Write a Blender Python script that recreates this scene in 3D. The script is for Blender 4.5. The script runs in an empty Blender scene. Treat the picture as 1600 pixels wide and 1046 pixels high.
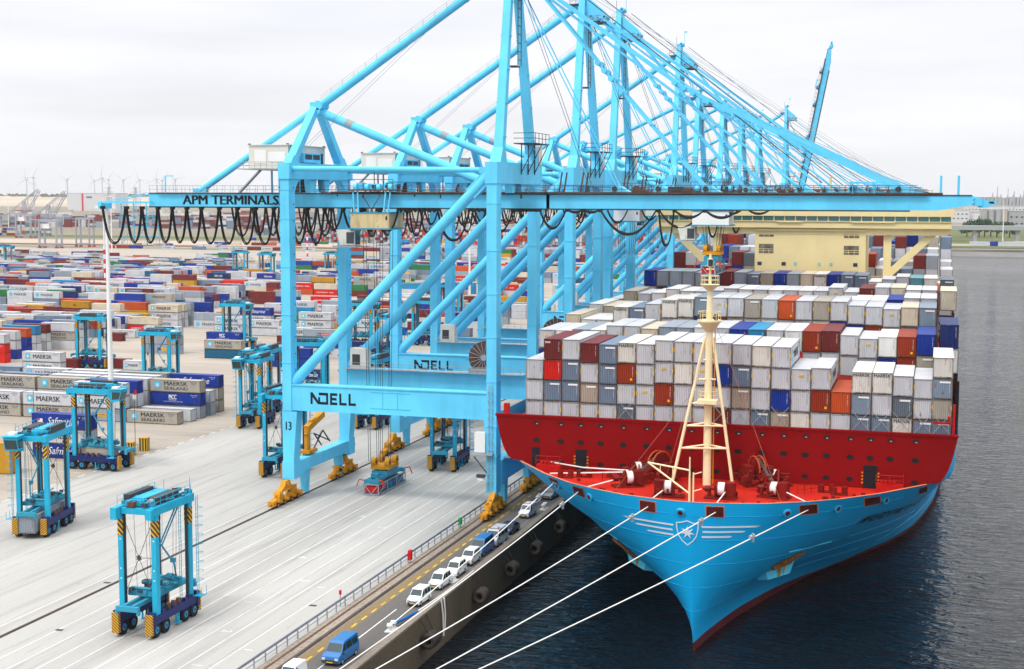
import bpy, math, random
from mathutils import Vector, Matrix
R = math.radians
SC = bpy.context.scene
COL = SC.collection
random.seed(7)

# ------------------------------------------------------------------ camera
cam_data = bpy.data.cameras.new('camera'); cam = bpy.data.objects.new('camera', cam_data); COL.objects.link(cam)
cam_data.sensor_width = 36.0; cam_data.lens = 50.0; cam_data.clip_start = 1.0; cam_data.clip_end = 60000.0
PITCH, YAW, ROLL = R(5.654), R(16.655), 0.0025
fw = Vector((-math.sin(YAW)*math.cos(PITCH), math.cos(YAW)*math.cos(PITCH), -math.sin(PITCH)))
rt0 = Vector((math.cos(YAW), math.sin(YAW), 0)); up0 = rt0.cross(fw)
rt = rt0*math.cos(ROLL) + up0*math.sin(ROLL); up = rt.cross(fw)
M3 = Matrix((rt, up, -fw)).transposed()
cam.matrix_world = Matrix.Translation((0, 0, 48.5)) @ M3.to_4x4()
SC.camera = cam

# ------------------------------------------------------------------ sky and sun
SUN_EL, SUN_AZ = R(56), R(205)     # azimuth measured clockwise from +Y: the light comes from behind and left of the camera
w = bpy.data.worlds.new('World'); SC.world = w; w.use_nodes = True
nt = w.node_tree; nt.nodes.clear()
def wn(t): return nt.nodes.new(t)
out = wn('ShaderNodeOutputWorld'); bg = wn('ShaderNodeBackground'); bg.inputs['Strength'].default_value = 0.1
sky = wn('ShaderNodeTexSky'); sky.sky_type = 'NISHITA'; sky.sun_disc = False
sky.sun_elevation = SUN_EL; sky.sun_rotation = SUN_AZ; sky.air_density = 1.0; sky.dust_density = 4.0
hs = wn('ShaderNodeHueSaturation'); hs.inputs['Saturation'].default_value = 0.25
nt.links.new(sky.outputs[0], hs.inputs['Color'])
# an overcast layer: three times as bright overhead as at the horizon, with faint streaks of cloud
tc = wn('ShaderNodeTexCoord'); sep = wn('ShaderNodeSeparateXYZ'); nt.links.new(tc.outputs['Generated'], sep.inputs[0])
ramp = wn('ShaderNodeValToRGB'); nt.links.new(sep.outputs['Z'], ramp.inputs[0])
e = ramp.color_ramp.elements
e[0].position = 0.0; e[0].color = (0.372, 0.376, 0.385, 1)
e[1].position = 1.0; e[1].color = (1.0, 1.0, 1.0, 1)
for p, c in ((0.03, (0.372, 0.374, 0.385, 1)), (0.12, (0.368, 0.375, 0.40, 1)), (0.30, (0.44, 0.445, 0.47, 1))):
    k = ramp.color_ramp.elements.new(p); k.color = c
mp = wn('ShaderNodeMapping'); mp.inputs['Scale'].default_value = (2.2, 2.2, 16.0); nt.links.new(tc.outputs['Generated'], mp.inputs[0])
nz = wn('ShaderNodeTexNoise'); nz.inputs['Scale'].default_value = 1.6; nz.inputs['Detail'].default_value = 5.0
nt.links.new(mp.outputs[0], nz.inputs[0])
mr = wn('ShaderNodeMapRange'); mr.inputs[1].default_value = 0.3; mr.inputs[2].default_value = 0.7; mr.inputs[3].default_value = 0.90; mr.inputs[4].default_value = 1.05
nt.links.new(nz.outputs[0], mr.inputs[0])
mu = wn('ShaderNodeVectorMath'); mu.operation = 'SCALE'; nt.links.new(ramp.outputs[0], mu.inputs[0]); nt.links.new(mr.outputs[0], mu.inputs['Scale'])
mu2 = wn('ShaderNodeVectorMath'); mu2.operation = 'SCALE'; nt.links.new(mu.outputs[0], mu2.inputs[0]); mu2.inputs['Scale'].default_value = 27.0
mx = wn('ShaderNodeMixRGB'); mx.inputs[0].default_value = 0.9
nt.links.new(hs.outputs[0], mx.inputs[1]); nt.links.new(mu2.outputs[0], mx.inputs[2])
nt.links.new(mx.outputs[0], bg.inputs['Color']); nt.links.new(bg.outputs[0], out.inputs[0])

sd = bpy.data.lights.new('sun', 'SUN'); sd.energy = 1.7; sd.angle = R(11); sd.color = (1.0, 0.965, 0.91)
sun = bpy.data.objects.new('sun', sd); COL.objects.link(sun)
sdir = Vector((math.sin(SUN_AZ)*math.cos(SUN_EL), math.cos(SUN_AZ)*math.cos(SUN_EL), math.sin(SUN_EL)))
sun.rotation_euler = sdir.to_track_quat('Z', 'Y').to_euler()
vs = SC.view_settings; vs.view_transform = 'Standard'; vs.look = 'None'; vs.exposure = 0.07; vs.gamma = 1.0; vs.use_curve_mapping = False

# ------------------------------------------------------------------ materials
def lin(c): return tuple(((x/255)/12.92 if x/255 <= 0.04045 else ((x/255+0.055)/1.055)**2.4) for x in c)
MATS = {}
def nodes_of(name):
    m = bpy.data.materials.new(name); m.use_nodes = True
    return m, m.node_tree, m.node_tree.nodes['Principled BSDF']
def paint(name, rgb, rough=0.5, metal=0.0, var=0.10, rust=0.0, streak=0.0, scale=1.0, dirt=(0.10, 0.075, 0.05), rustc=(0.20, 0.07, 0.02), bump=0.0, spec=0.18):
    """a painted or plain surface: slight patchy variation, dirt running down it, rust patches"""
    if name in MATS: return MATS[name]
    m, t, b = nodes_of(name); MATS[name] = m
    b.inputs['Roughness'].default_value = rough; b.inputs['Metallic'].default_value = metal
    b.inputs['Specular IOR Level'].default_value = spec
    N = t.nodes.new; L = t.links.new
    co = N('ShaderNodeTexCoord'); oi = N('ShaderNodeObjectInfo')
    off = N('ShaderNodeVectorMath'); off.operation = 'SCALE'; off.inputs[0].default_value = (97.0, 61.0, 43.0); L(oi.outputs['Random'], off.inputs['Scale'])
    ad = N('ShaderNodeVectorMath'); ad.operation = 'ADD'; L(co.outputs['Object'], ad.inputs[0]); L(off.outputs[0], ad.inputs[1])
    n1 = N('ShaderNodeTexNoise'); n1.inputs['Scale'].default_value = 0.35*scale; n1.inputs['Detail'].default_value = 6.0; L(ad.outputs[0], n1.inputs[0])
    r1 = N('ShaderNodeMapRange'); r1.inputs[1].default_value = 0.3; r1.inputs[2].default_value = 0.7; r1.inputs[3].default_value = 1-var; r1.inputs[4].default_value = 1+var
    L(n1.outputs[0], r1.inputs[0])
    c0 = N('ShaderNodeVectorMath'); c0.operation = 'SCALE'; c0.inputs[0].default_value = rgb; L(r1.outputs[0], c0.inputs['Scale'])
    cur = c0.outputs[0]
    def layer(cur, scl, lo, hi, amt, colr, noise_scale, detail=5.0):
        mpn = N('ShaderNodeMapping'); mpn.inputs['Scale'].default_value = scl; L(ad.outputs[0], mpn.inputs[0])
        nn = N('ShaderNodeTexNoise'); nn.inputs['Scale'].default_value = noise_scale; nn.inputs['Detail'].default_value = detail; nn.inputs['Roughness'].default_value = 0.65; L(mpn.outputs[0], nn.inputs[0])
        rr = N('ShaderNodeMapRange'); rr.inputs[1].default_value = lo; rr.inputs[2].default_value = hi; rr.inputs[3].default_value = 0.0; rr.inputs[4].default_value = amt; L(nn.outputs[0], rr.inputs[0])
        mm = N('ShaderNodeMixRGB'); L(rr.outputs[0], mm.inputs[0]); L(cur, mm.inputs[1]); mm.inputs[2].default_value = (*colr, 1)
        return mm.outputs[0]
    if streak: cur = layer(cur, (1, 1, 0.12), 0.48, 0.80, streak, dirt, 1.1*scale)
    if rust: cur = layer(cur, (1, 1, 0.45), 0.70-0.22*rust, 0.76-0.18*rust, 0.9, rustc, 1.9*scale, 8.0)
    L(cur, b.inputs['Base Color'])
    if bump:
        nb = N('ShaderNodeTexNoise'); nb.inputs['Scale'].default_value = 6.0*scale; L(ad.outputs[0], nb.inputs[0])
        bp = N('ShaderNodeBump'); bp.inputs['Strength'].default_value = bump; bp.inputs['Distance'].default_value = 0.05; L(nb.outputs[0], bp.inputs['Height']); L(bp.outputs[0], b.inputs['Normal'])
    return m
def stripes(name, c1, c2, pitch, direction=(1, 0, 1), rough=0.5, duty=0.5):
    m, t, b = nodes_of(name); b.inputs['Roughness'].default_value = rough
    N = t.nodes.new; L = t.links.new
    co = N('ShaderNodeTexCoord'); d = N('ShaderNodeVectorMath'); d.operation = 'DOT_PRODUCT'; L(co.outputs['Object'], d.inputs[0]); d.inputs[1].default_value = direction
    q = N('ShaderNodeMath'); q.operation = 'MULTIPLY'; L(d.outputs['Value'], q.inputs[0]); q.inputs[1].default_value = 1.0/pitch
    fr = N('ShaderNodeMath'); fr.operation = 'FRACT'; L(q.outputs[0], fr.inputs[0])
    g = N('ShaderNodeMath'); g.operation = 'GREATER_THAN'; L(fr.outputs[0], g.inputs[0]); g.inputs[1].default_value = duty
    mm = N('ShaderNodeMixRGB'); L(g.outputs[0], mm.inputs[0]); mm.inputs[1].default_value = (*c1, 1); mm.inputs[2].default_value = (*c2, 1); L(mm.outputs[0], b.inputs['Base Color'])
    return m

# ------------------------------------------------------------------ mesh builder
def V(*a): return Vector(a)
class MB:
    def __init__(s): s.v = []; s.f = []; s.m = []; s.s = []
    def add(s, vs, fs, m=0, smooth=False):
        o = len(s.v); s.v.extend([tuple(x) for x in vs])
        for f in fs: s.f.append(tuple(i+o for i in f)); s.m.append(m); s.s.append(smooth)
        return s
    def box(s, x0, y0, z0, x1, y1, z1, m=0):
        vs = [(x0,y0,z0),(x1,y0,z0),(x1,y1,z0),(x0,y1,z0),(x0,y0,z1),(x1,y0,z1),(x1,y1,z1),(x0,y1,z1)]
        return s.add(vs, [(0,3,2,1),(4,5,6,7),(0,1,5,4),(1,2,6,5),(2,3,7,6),(3,0,4,7)], m)
    def cbox(s, c, d, m=0):
        return s.box(c[0]-d[0]/2, c[1]-d[1]/2, c[2]-d[2]/2, c[0]+d[0]/2, c[1]+d[1]/2, c[2]+d[2]/2, m)
    def frame(s, p, q, ref=None):
        p = Vector(p); q = Vector(q); d = (q-p).normalized()
        r = Vector(ref) if ref else (Vector((0,0,1)) if abs(d.z) < 0.95 else Vector((0,1,0)))
        a = d.cross(r).normalized(); b = a.cross(d).normalized()
        return p, q, a, b
    def beam(s, p, q, w, h=None, m=0, w2=None, h2=None, ref=None):
        h = w if h is None else h; w2 = w if w2 is None else w2; h2 = h if h2 is None else h2
        p, q, a, b = s.frame(p, q, ref)
        vs = []
        for c, ww, hh in ((p, w, h), (q, w2, h2)):
            for i, j in ((-1,-1),(1,-1),(1,1),(-1,1)): vs.append(c + a*(i*ww/2) + b*(j*hh/2))
        return s.add(vs, [(0,1,2,3),(7,6,5,4),(0,4,5,1),(1,5,6,2),(2,6,7,3),(3,7,4,0)], m)
    def tube(s, p, q, r, n=10, m=0, r2=None, caps=True):
        r2 = r if r2 is None else r2
        p, q, a, b = s.frame(p, q); vs = []
        for c, rr in ((p, r), (q, r2)):
            for i in range(n):
                t = 2*math.pi*i/n; vs.append(c + a*(rr*math.cos(t)) + b*(rr*math.sin(t)))
        s.add(vs, [(i, i+n, (i+1) % n+n, (i+1) % n) for i in range(n)], m, n > 5)
        if caps: s.add(vs, [tuple(range(n)), tuple(range(2*n-1, n-1, -1))], m)
        return s
    def path(s, pts, r, n=6, m=0):
        for a, b in zip(pts, pts[1:]): s.tube(a, b, r, n, m, caps=False)
        return s
    def prism(s, pts, h0, h1, plane='xy', m=0):
        """a closed outline carried from h0 to h1 along the axis that the plane leaves out"""
        def P(a, b, h): return {'xy': (a,b,h), 'xz': (a,h,b), 'yz': (h,a,b)}[plane]
        n = len(pts); vs = [P(a,b,h0) for a,b in pts] + [P(a,b,h1) for a,b in pts]
        return s.add(vs, [tuple(range(n-1,-1,-1)), tuple(range(n,2*n))] + [(i,(i+1)%n,(i+1)%n+n,i+n) for i in range(n)], m)
    def flat(s, pts, m=0): return s.add(pts, [tuple(range(len(pts)))], m)
    def text(s, body, o, xd, yd, h, m=0, width=None, bold=0.0, align='L', shear=0.0):
        vs, fs, wd, ht = text2d(body, 0.0, shear); k = h/ht; kx = k if width is None else width/wd
        o = Vector(o); xd = Vector(xd); yd = Vector(yd)
        x0 = {'L': 0, 'C': -wd*kx/2, 'R': -wd*kx}[align]
        nn = xd.cross(yd).normalized()*0.002
        for q, b_ in enumerate((0.0, -1.0, 1.0, -0.5, 0.5) if bold else (0.0,)):      # heavier strokes: shifted copies, each a hair in front
            s.add([o + nn*q + xd*(x0+x*kx+b_*bold*h) + yd*(y*k) for x, y in vs], fs, m)
        return s
    def star(s, o, xd, yd, r, m=0, n=7, inner=0.42):
        o = Vector(o); xd = Vector(xd); yd = Vector(yd); pts = []
        for i in range(2*n):
            t = math.pi/2 + math.pi*i/n; rr = r if i % 2 == 0 else r*inner
            pts.append(o + xd*(rr*math.cos(t)) + yd*(rr*math.sin(t)))
        return s.flat(pts, m)
    def build(s, name, mats, parent=None, loc=None, rz=0.0):
        me = bpy.data.meshes.new(name); me.from_pydata(s.v, [], s.f)
        for mt in (mats if isinstance(mats, (list, tuple)) else [mats]): me.materials.append(mt)
        me.polygons.foreach_set('material_index', s.m); me.polygons.foreach_set('use_smooth', s.s); me.update()
        return link(name, me, parent, loc, rz)
def build_split(mb, name, mats, parent=None, loc=None):
    """the same as build(), but every separate piece becomes an object of its own"""
    par = list(range(len(mb.v)))
    def find(i):
        while par[i] != i: par[i] = par[par[i]]; i = par[i]
        return i
    for f in mb.f:
        a = find(f[0])
        for q in f[1:]: par[find(q)] = a
    grp = {}
    for k, f in enumerate(mb.f): grp.setdefault(find(f[0]), []).append(k)
    outl_ = []
    for ks in grp.values():
        m2 = MB(); mp_ = {}
        for k in ks:
            g = []
            for i in mb.f[k]:
                if i not in mp_: mp_[i] = len(m2.v); m2.v.append(mb.v[i])
                g.append(mp_[i])
            m2.f.append(tuple(g)); m2.m.append(mb.m[k]); m2.s.append(mb.s[k])
        outl_.append(m2.build(name, mats, parent, loc))
    return outl_
def link(name, me, parent=None, loc=None, rz=0.0):
    o = bpy.data.objects.new(name, me); COL.objects.link(o)
    if parent is not None: o.parent = parent
    if loc: o.location = loc
    if rz: o.rotation_euler = (0, 0, rz)
    return o
TXT = {}
def text2d(body, bold, shear):
    key = (body, bold, shear)
    if key not in TXT:
        cu = bpy.data.curves.new('lettering', 'FONT'); cu.body = body; cu.size = 1.0; cu.offset = bold; cu.resolution_u = 2; cu.shear = shear; cu.fill_mode = 'FRONT'
        ob = bpy.data.objects.new('lettering', cu); COL.objects.link(ob)
        dg = bpy.context.evaluated_depsgraph_get(); ev = ob.evaluated_get(dg); me = ev.to_mesh()
        vs = [(v.co.x, v.co.y) for v in me.vertices]; fs = [tuple(p.vertices) for p in me.polygons]
        ev.to_mesh_clear(); bpy.data.objects.remove(ob); bpy.data.curves.remove(cu)
        x0 = min(v[0] for v in vs); y0 = min(v[1] for v in vs)
        vs = [(x-x0, y-y0) for x, y in vs]
        TXT[key] = (vs, fs, max(v[0] for v in vs), max(v[1] for v in vs))
    return TXT[key]
def tag(o, label, cat, group=None):
    o['label'] = label; o['category'] = cat
    if group: o['group'] = group
    return o
def thing(name, label, cat, loc=(0,0,0), rz=0.0, group=None):
    o = link(name, None, None, loc, rz); o.empty_display_size = 0.5
    return tag(o, label, cat, group)
def setting(o, kind='structure'): o['kind'] = kind; return o
KIDS = {}
def dup(o, parent=None, loc=None, rz=None, label=None):
    c = o.copy(); COL.objects.link(c)
    if parent is not None: c.parent = parent
    if loc is not None: c.location = loc
    if rz is not None: c.rotation_euler = (0, 0, rz)
    if label: c['label'] = label
    for ch in list(o.children): dup(ch, c)
    return c
ORD = ['first','second','third','fourth','fifth','sixth','seventh','eighth','ninth','tenth','eleventh','twelfth','thirteenth','fourteenth','fifteenth','sixteenth','seventeenth','eighteenth','nineteenth','twentieth','twenty-first','twenty-second','twenty-third']

CYAN = paint('crane_blue', (0.115, 0.56, 0.83), 0.5, var=0.10, streak=0.24, rust=0.035, dirt=(0.07, 0.26, 0.36), scale=0.6)
CARC = paint('carrier_blue', (0.016, 0.36, 0.56), 0.45, var=0.10, streak=0.2, dirt=(0.02,0.12,0.18))
CYANR = paint('crane_blue_worn', (0.03, 0.27, 0.40), 0.5, var=0.09, streak=0.22, rust=0.12, dirt=(0.13, 0.22, 0.25), scale=0.5)
BLACK = paint('black_lettering', (0.010, 0.012, 0.018), 0.5)
DARK = paint('dark_steel', (0.045, 0.05, 0.055), 0.55)
GREYS = paint('galvanised_steel', (0.32, 0.34, 0.36), 0.5)
BROWN = paint('rusty_rail_steel', (0.10, 0.055, 0.04), 0.7, var=0.3)
YELLOW = paint('machine_yellow', (0.58, 0.25, 0.01), 0.5, var=0.2, streak=0.45, dirt=(0.12,0.06,0.02))
WHITE = paint('white_paint', (0.72, 0.72, 0.71), 0.5, var=0.04)
NAVY = paint('navy_paint', (0.012, 0.022, 0.11), 0.45)
CREAMM = paint('pale_mast_cream', (0.80, 0.68, 0.42), 0.5, var=0.05, streak=0.1)
RUBBER = paint('black_rubber', (0.016, 0.016, 0.018), 0.8)
CREAM = paint('cream_paint', (0.76, 0.62, 0.32), 0.5, var=0.04, streak=0.05)
GLASS = paint('dark_glass', (0.02, 0.04, 0.045), 0.08, spec=0.6)
HOUSE = paint('offwhite_panel', (0.62, 0.61, 0.56), 0.5, var=0.05, streak=0.12)
HAZARD = stripes('hazard_stripes', (0.62, 0.33, 0.01), (0.012, 0.012, 0.014), 0.62, (1, 1, 1))

# ------------------------------------------------------------------ a little sea haze in the air
hz_ = MB(); hz_.box(-11500, -650, -15.5, 11500, 14500, 118); hzo = hz_.build('haze', []) ; setting(hzo, 'stuff')
hm = bpy.data.materials.new('haze_air'); hm.use_nodes = True; hm.node_tree.nodes.clear()
pv = hm.node_tree.nodes.new('ShaderNodeVolumePrincipled'); ho = hm.node_tree.nodes.new('ShaderNodeOutputMaterial')
pv.inputs['Color'].default_value = (0.93, 0.95, 1.0, 1); pv.inputs['Density'].default_value = 0.000042; pv.inputs['Anisotropy'].default_value = 0.2
hm.node_tree.links.new(pv.outputs[0], ho.inputs['Volume']); hzo.data.materials.append(hm)
# ------------------------------------------------------------------ ground, quay and water
def ground_mat(name, rgb, scl=(1,1,1), var=0.2, stain=0.25, stainc=(0.10,0.095,0.09), fine=0.12, rough=0.85, track=None):
    m, t, b = nodes_of(name); MATS[name] = m; b.inputs['Roughness'].default_value = rough; b.inputs['Specular IOR Level'].default_value = 0.25
    N = t.nodes.new; L = t.links.new
    co = N('ShaderNodeTexCoord'); mpn = N('ShaderNodeMapping'); mpn.inputs['Scale'].default_value = scl; L(co.outputs['Object'], mpn.inputs[0])
    cur = None
    def noise(s, det, lo, hi, a, c, vec):
        n = N('ShaderNodeTexNoise'); n.inputs['Scale'].default_value = s; n.inputs['Detail'].default_value = det; n.inputs['Roughness'].default_value = 0.6; L(vec, n.inputs[0])
        r = N('ShaderNodeMapRange'); r.inputs[1].default_value = lo; r.inputs[2].default_value = hi; r.inputs[3].default_value = a; r.inputs[4].default_value = c; L(n.outputs[0], r.inputs[0]); return r.outputs[0]
    a1 = noise(0.05, 6, 0.3, 0.7, 1-var, 1+var, mpn.outputs[0]); a2 = noise(2.5, 3, 0.3, 0.7, 1-fine, 1+fine, co.outputs['Object'])
    mulv = N('ShaderNodeMath'); mulv.operation = 'MULTIPLY'; L(a1, mulv.inputs[0]); L(a2, mulv.inputs[1])
    c = N('ShaderNodeVectorMath'); c.operation = 'SCALE'; c.inputs[0].default_value = rgb; L(mulv.outputs[0], c.inputs['Scale'])
    st = noise(0.16, 7, 0.52, 0.74, 0.0, stain, mpn.outputs[0])
    mm = N('ShaderNodeMixRGB'); L(st, mm.inputs[0]); L(c.outputs[0], mm.inputs[1]); mm.inputs[2].default_value = (*stainc, 1)
    cur = mm.outputs[0]
    if track:      # worn bands left by wheels, running along the quay
        tm = N('ShaderNodeMapping'); tm.inputs['Scale'].default_value = track; L(co.outputs['Object'], tm.inputs[0])
        for s_, lo, hi, amt, cc in ((0.9,0.54,0.72,0.42,(0.13,0.125,0.12)),(2.3,0.60,0.75,0.40,(0.10,0.095,0.09)),(0.45,0.60,0.72,0.30,(0.40,0.39,0.37))):
            k = noise(s_, 5, lo, hi, 0.0, amt, tm.outputs[0]); m2 = N('ShaderNodeMixRGB'); L(k, m2.inputs[0]); L(cur, m2.inputs[1]); m2.inputs[2].default_value = (*cc, 1); cur = m2.outputs[0]
        k = noise(0.35, 8, 0.66, 0.74, 0.0, 0.35, co.outputs['Object']); m2 = N('ShaderNodeMixRGB'); L(k, m2.inputs[0]); L(cur, m2.inputs[1]); m2.inputs[2].default_value = (0.12,0.11,0.10,1); cur = m2.outputs[0]
    L(cur, b.inputs['Base Color'])
    return m
XQ = -55.6
QD = -64.4            # rails: waterside
XL = -97.2            # rails: landside
LAND = ground_mat('far_land', (0.20, 0.175, 0.13), (0.25,1,1), 0.35, 0.5, (0.10,0.11,0.06))
APRON = ground_mat('apron_concrete', (0.375, 0.365, 0.345), (1.6, 0.07, 1), 0.13, 0.45, (0.17,0.16,0.15), 0.05, track=(0.8,0.035,1))
YARD = ground_mat('yard_paving', (0.335, 0.295, 0.25), (0.12, 1.0, 1), 0.16, 0.45, (0.19,0.16,0.14), 0.08, track=(0.03,0.55,1))
ROAD = ground_mat('quay_asphalt', (0.105, 0.098, 0.092), (1.0, 0.15, 1), 0.22, 0.5, (0.17,0.145,0.12), 0.10, track=(1.0,0.05,1))
GRAVEL = ground_mat('gravel', (0.27, 0.225, 0.18), (1,1,1), 0.18, 0.3, (0.16,0.13,0.10), 0.35)
SAND = ground_mat('dune_sand', (0.42, 0.35, 0.27), (0.01,0.05,1), 0.2, 0.3, (0.18,0.17,0.10))
GRASS = ground_mat('grass_ground', (0.085, 0.105, 0.03), (0.05,0.05,1), 0.3, 0.4, (0.17,0.15,0.07))
MARK = paint('white_marking', (0.60, 0.60, 0.59), 0.7, var=0.22, streak=0.0)
YMARK = paint('yellow_marking', (0.62, 0.38, 0.03), 0.7, var=0.2)
DULLY = ground_mat('dull_yellow_strip', (0.20, 0.145, 0.075), (1,0.1,1), 0.25, 0.5, (0.13,0.10,0.08), 0.15)
QWALL = ground_mat('quay_wall_concrete', (0.115, 0.09, 0.06), (1,0.5,0.3), 0.4, 0.7, (0.035,0.04,0.012), 0.2)
KERB = ground_mat('kerb_concrete', (0.20, 0.17, 0.14), (1,0.4,1), 0.3, 0.5, (0.10,0.08,0.05), 0.2)
STONE = ground_mat('bank_stone', (0.16,0.155,0.15), (0.3,0.3,1), 0.3, 0.5, (0.05,0.05,0.05), 0.3)

def sheet(name, x0, y0, x1, y1, z, m, kind='structure'):
    mb = MB(); mb.flat([(x0,y0,z),(x1,y0,z),(x1,y1,z),(x0,y1,z)]); return setting(mb.build(name, m), kind)
# land: one body with the basin cut out of it (quay face on the left, far bank across)
mb = MB()
for (x0,y0,x1,y1) in ((-9000,-300,XQ-0.03,7000), (XQ-0.03,1330,6000,7000)):
    mb.box(x0, y0, -14, x1, y1, 0.0)
setting(mb.build('land', LAND))
sheet('apron', -139.5, -250, QD-1.2, 1320, 0.004, APRON)
sheet('container_yard_ground', -1050, -250, -139.5, 1090, 0.004, YARD)
sheet('gravel_strip', QD-1.2, -250, QD+1.4, 1320, 0.004, GRAVEL)
sheet('rail_strip', QD+1.4, -250, QD+2.9, 1320, 0.004, DULLY)
sheet('quay_road', QD+2.9, -250, XQ-0.9, 1320, 0.004, ROAD)
mb = MB(); mb.box(XQ-0.9, -250, -7, XQ, 1325, 0.004); setting(mb.build('quay_wall_face', QWALL))
mb = MB(); mb.box(XQ-0.85, -250, 0.004, XQ+0.06, 1325, 0.26); setting(mb.build('quay_kerb', KERB))
# markings
mb = MB()
for x in (-99.6,-92.7,-89.9,-87.1,-84.4,-81.4,-78.7,-75.8,-73.2,-70.2,-67.4):
    mb.box(x-0.065, -200, 0.008, x+0.065, 900, 0.0085)
for k in range(40): mb.box(-140.2, 150+k*4.2, 0.008, -139.9, 152.1+k*4.2, 0.0085)
for (x, y, tx) in ((-74.5,139,'2'),(-72,127.5,'1'),(-77.5,150,'3'),(-69.2,133.5,'1'),(-75,160.5,'2'),(-80.2,171,'4'),(-71.8,158,'1'),(-76.5,190,'2'),(-82,196,'4')):
    mb.text(tx, (x-0.5, y, 0.008), (0,-1,0), (1,0,0), 1.1)
for y0 in (205,212,219,226):
    mb.box(-152, y0, 0.008, -141.5, y0+0.15, 0.0085)
setting(mb.build('lane_markings', MARK))
mb = MB()
for k in range(220):
    mb.box(QD+2.45, 90+k*3.0, 0.008, QD+2.68, 91.5+k*3.0, 0.0085)
setting(mb.build('yellow_edge_dashes', YMARK))
mb = MB(); mb.box(-59.6, 80, 0.008, -59.45, 152, 0.0085); mb.box(-59.6, 190, 0.008, -59.45, 420, 0.0085); setting(mb.build('road_line', MARK))
for nm, x in (('landside', XL), ('waterside', QD+1.0)):
    mb = MB(); mb.box(x-0.32, -250, 0.0085, x+0.32, 1320, 0.012, 1); mb.box(x-0.09, -250, 0.012, x+0.09, 1320, 0.07, 0)
    o = mb.build('crane_rail', [BROWN, DARK]); tag(o, {'landside': 'dark steel crane rail on the open concrete under the landward crane legs', 'waterside': 'rusty crane rail beside the yellow dashes along the quay road'}[nm], 'rail')
mb = MB(); mb.box(QD-0.55, -250, 0.0085, QD-0.2, 1320, 0.013)
tag(mb.build('cable_trench_cover', BROWN), 'narrow rust brown cable trench cover in the gravel beside the waterside rail', 'trench cover')
for (x,y) in ((-96.9+4.4,133.5),(-71.5,123.5),(-69.5,150.5),(-98.2,152)):
    o = MB().box(-0.45,-0.3,0,0.45,0.3,0.012).build('drain_cover', DARK, loc=(x,y,0.006)); tag(o, 'small dark drain cover set in the pale quay concrete', 'drain cover', 'drain covers in the concrete')

# water
m, t, b = nodes_of('harbour_water'); MATS['harbour_water'] = m
N = t.nodes.new; L = t.links.new
b.inputs['Base Color'].default_value = (0.003, 0.007, 0.011, 1); b.inputs['Roughness'].default_value = 0.05; b.inputs['IOR'].default_value = 1.33; b.inputs['Specular IOR Level'].default_value = 0.22
co = N('ShaderNodeTexCoord')
def wave(sc, rot, det, dist, rough=0.62):
    mpn = N('ShaderNodeMapping'); mpn.inputs['Scale'].default_value = sc; mpn.inputs['Rotation'].default_value = (0,0,R(rot)); L(co.outputs['Object'], mpn.inputs[0])
    n = N('ShaderNodeTexNoise'); n.inputs['Scale'].default_value = 1.0; n.inputs['Detail'].default_value = det; n.inputs['Roughness'].default_value = rough; n.inputs['Distortion'].default_value = dist; L(mpn.outputs[0], n.inputs[0]); return n.outputs[0]
w1 = wave((0.30,0.75,1), 22, 2.5, 1.0, 0.55); w2 = wave((0.05,0.11,1), -15, 3, 0.3); w3 = wave((0.012,0.02,1), 35, 3, 0.5)
b1 = N('ShaderNodeBump'); b1.inputs['Strength'].default_value = 1.0; b1.inputs['Distance'].default_value = 0.50; L(w1, b1.inputs['Height'])
gst = N('ShaderNodeMapRange'); gst.inputs[1].default_value = 0.35; gst.inputs[2].default_value = 0.65; gst.inputs[3].default_value = 0.55; gst.inputs[4].default_value = 1.0; L(w3, gst.inputs[0]); L(gst.outputs[0], b1.inputs['Strength'])
b2 = N('ShaderNodeBump'); b2.inputs['Strength'].default_value = 0.5; b2.inputs['Distance'].default_value = 0.8; L(w2, b2.inputs['Height']); L(b1.outputs[0], b2.inputs['Normal'])
L(b2.outputs[0], b.inputs['Normal'])
ZW = -5.6
sheet('water', -11000, -600, 11000, 14000, ZW, m)

# quay fenders and what hangs on the wall
for k, y in enumerate((129.0, 150.2, 169.2, 182.8, 195.0, 208.7, 224.0, 240.0)):
    mb = MB()
    n = 20; prof = [(0.42,-1.1),(0.80,-1.15),(0.95,-0.9),(0.95,0.9),(0.80,1.15),(0.42,1.1)]
    vs = []; fs = []
    for i in range(n):
        a = 2*math.pi*i/n
        for (r, yy) in prof: vs.append((r*math.cos(a), yy, r*math.sin(a)))
    q = len(prof)
    for i in range(n):
        for j in range(q): fs.append((i*q+j, i*q+(j+1)%q, ((i+1)%n)*q+(j+1)%q, ((i+1)%n)*q+j))
    mb.add(vs, fs, 0, True)
    t_ = thing('dock_fender', 'hollow black rubber drum fender hung on chains against the stained quay wall', 'fender', (XQ+1.0, y, -2.6), group='rubber fenders along the quay wall')
    mb.build('fender_drum', paint('fender_rubber',(0.045,0.038,0.032),0.9,var=0.4), t_)
    c = MB()
    for s in (-0.9, 0.9): c = MB(); c.path([(0,s*0.9,0.8),(-0.5,s,1.8),(-0.95,s*1.1,2.6)], 0.07, 5); c.build('chain', paint('dark_chain',(0.03,0.024,0.02),0.8), t_)
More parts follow.
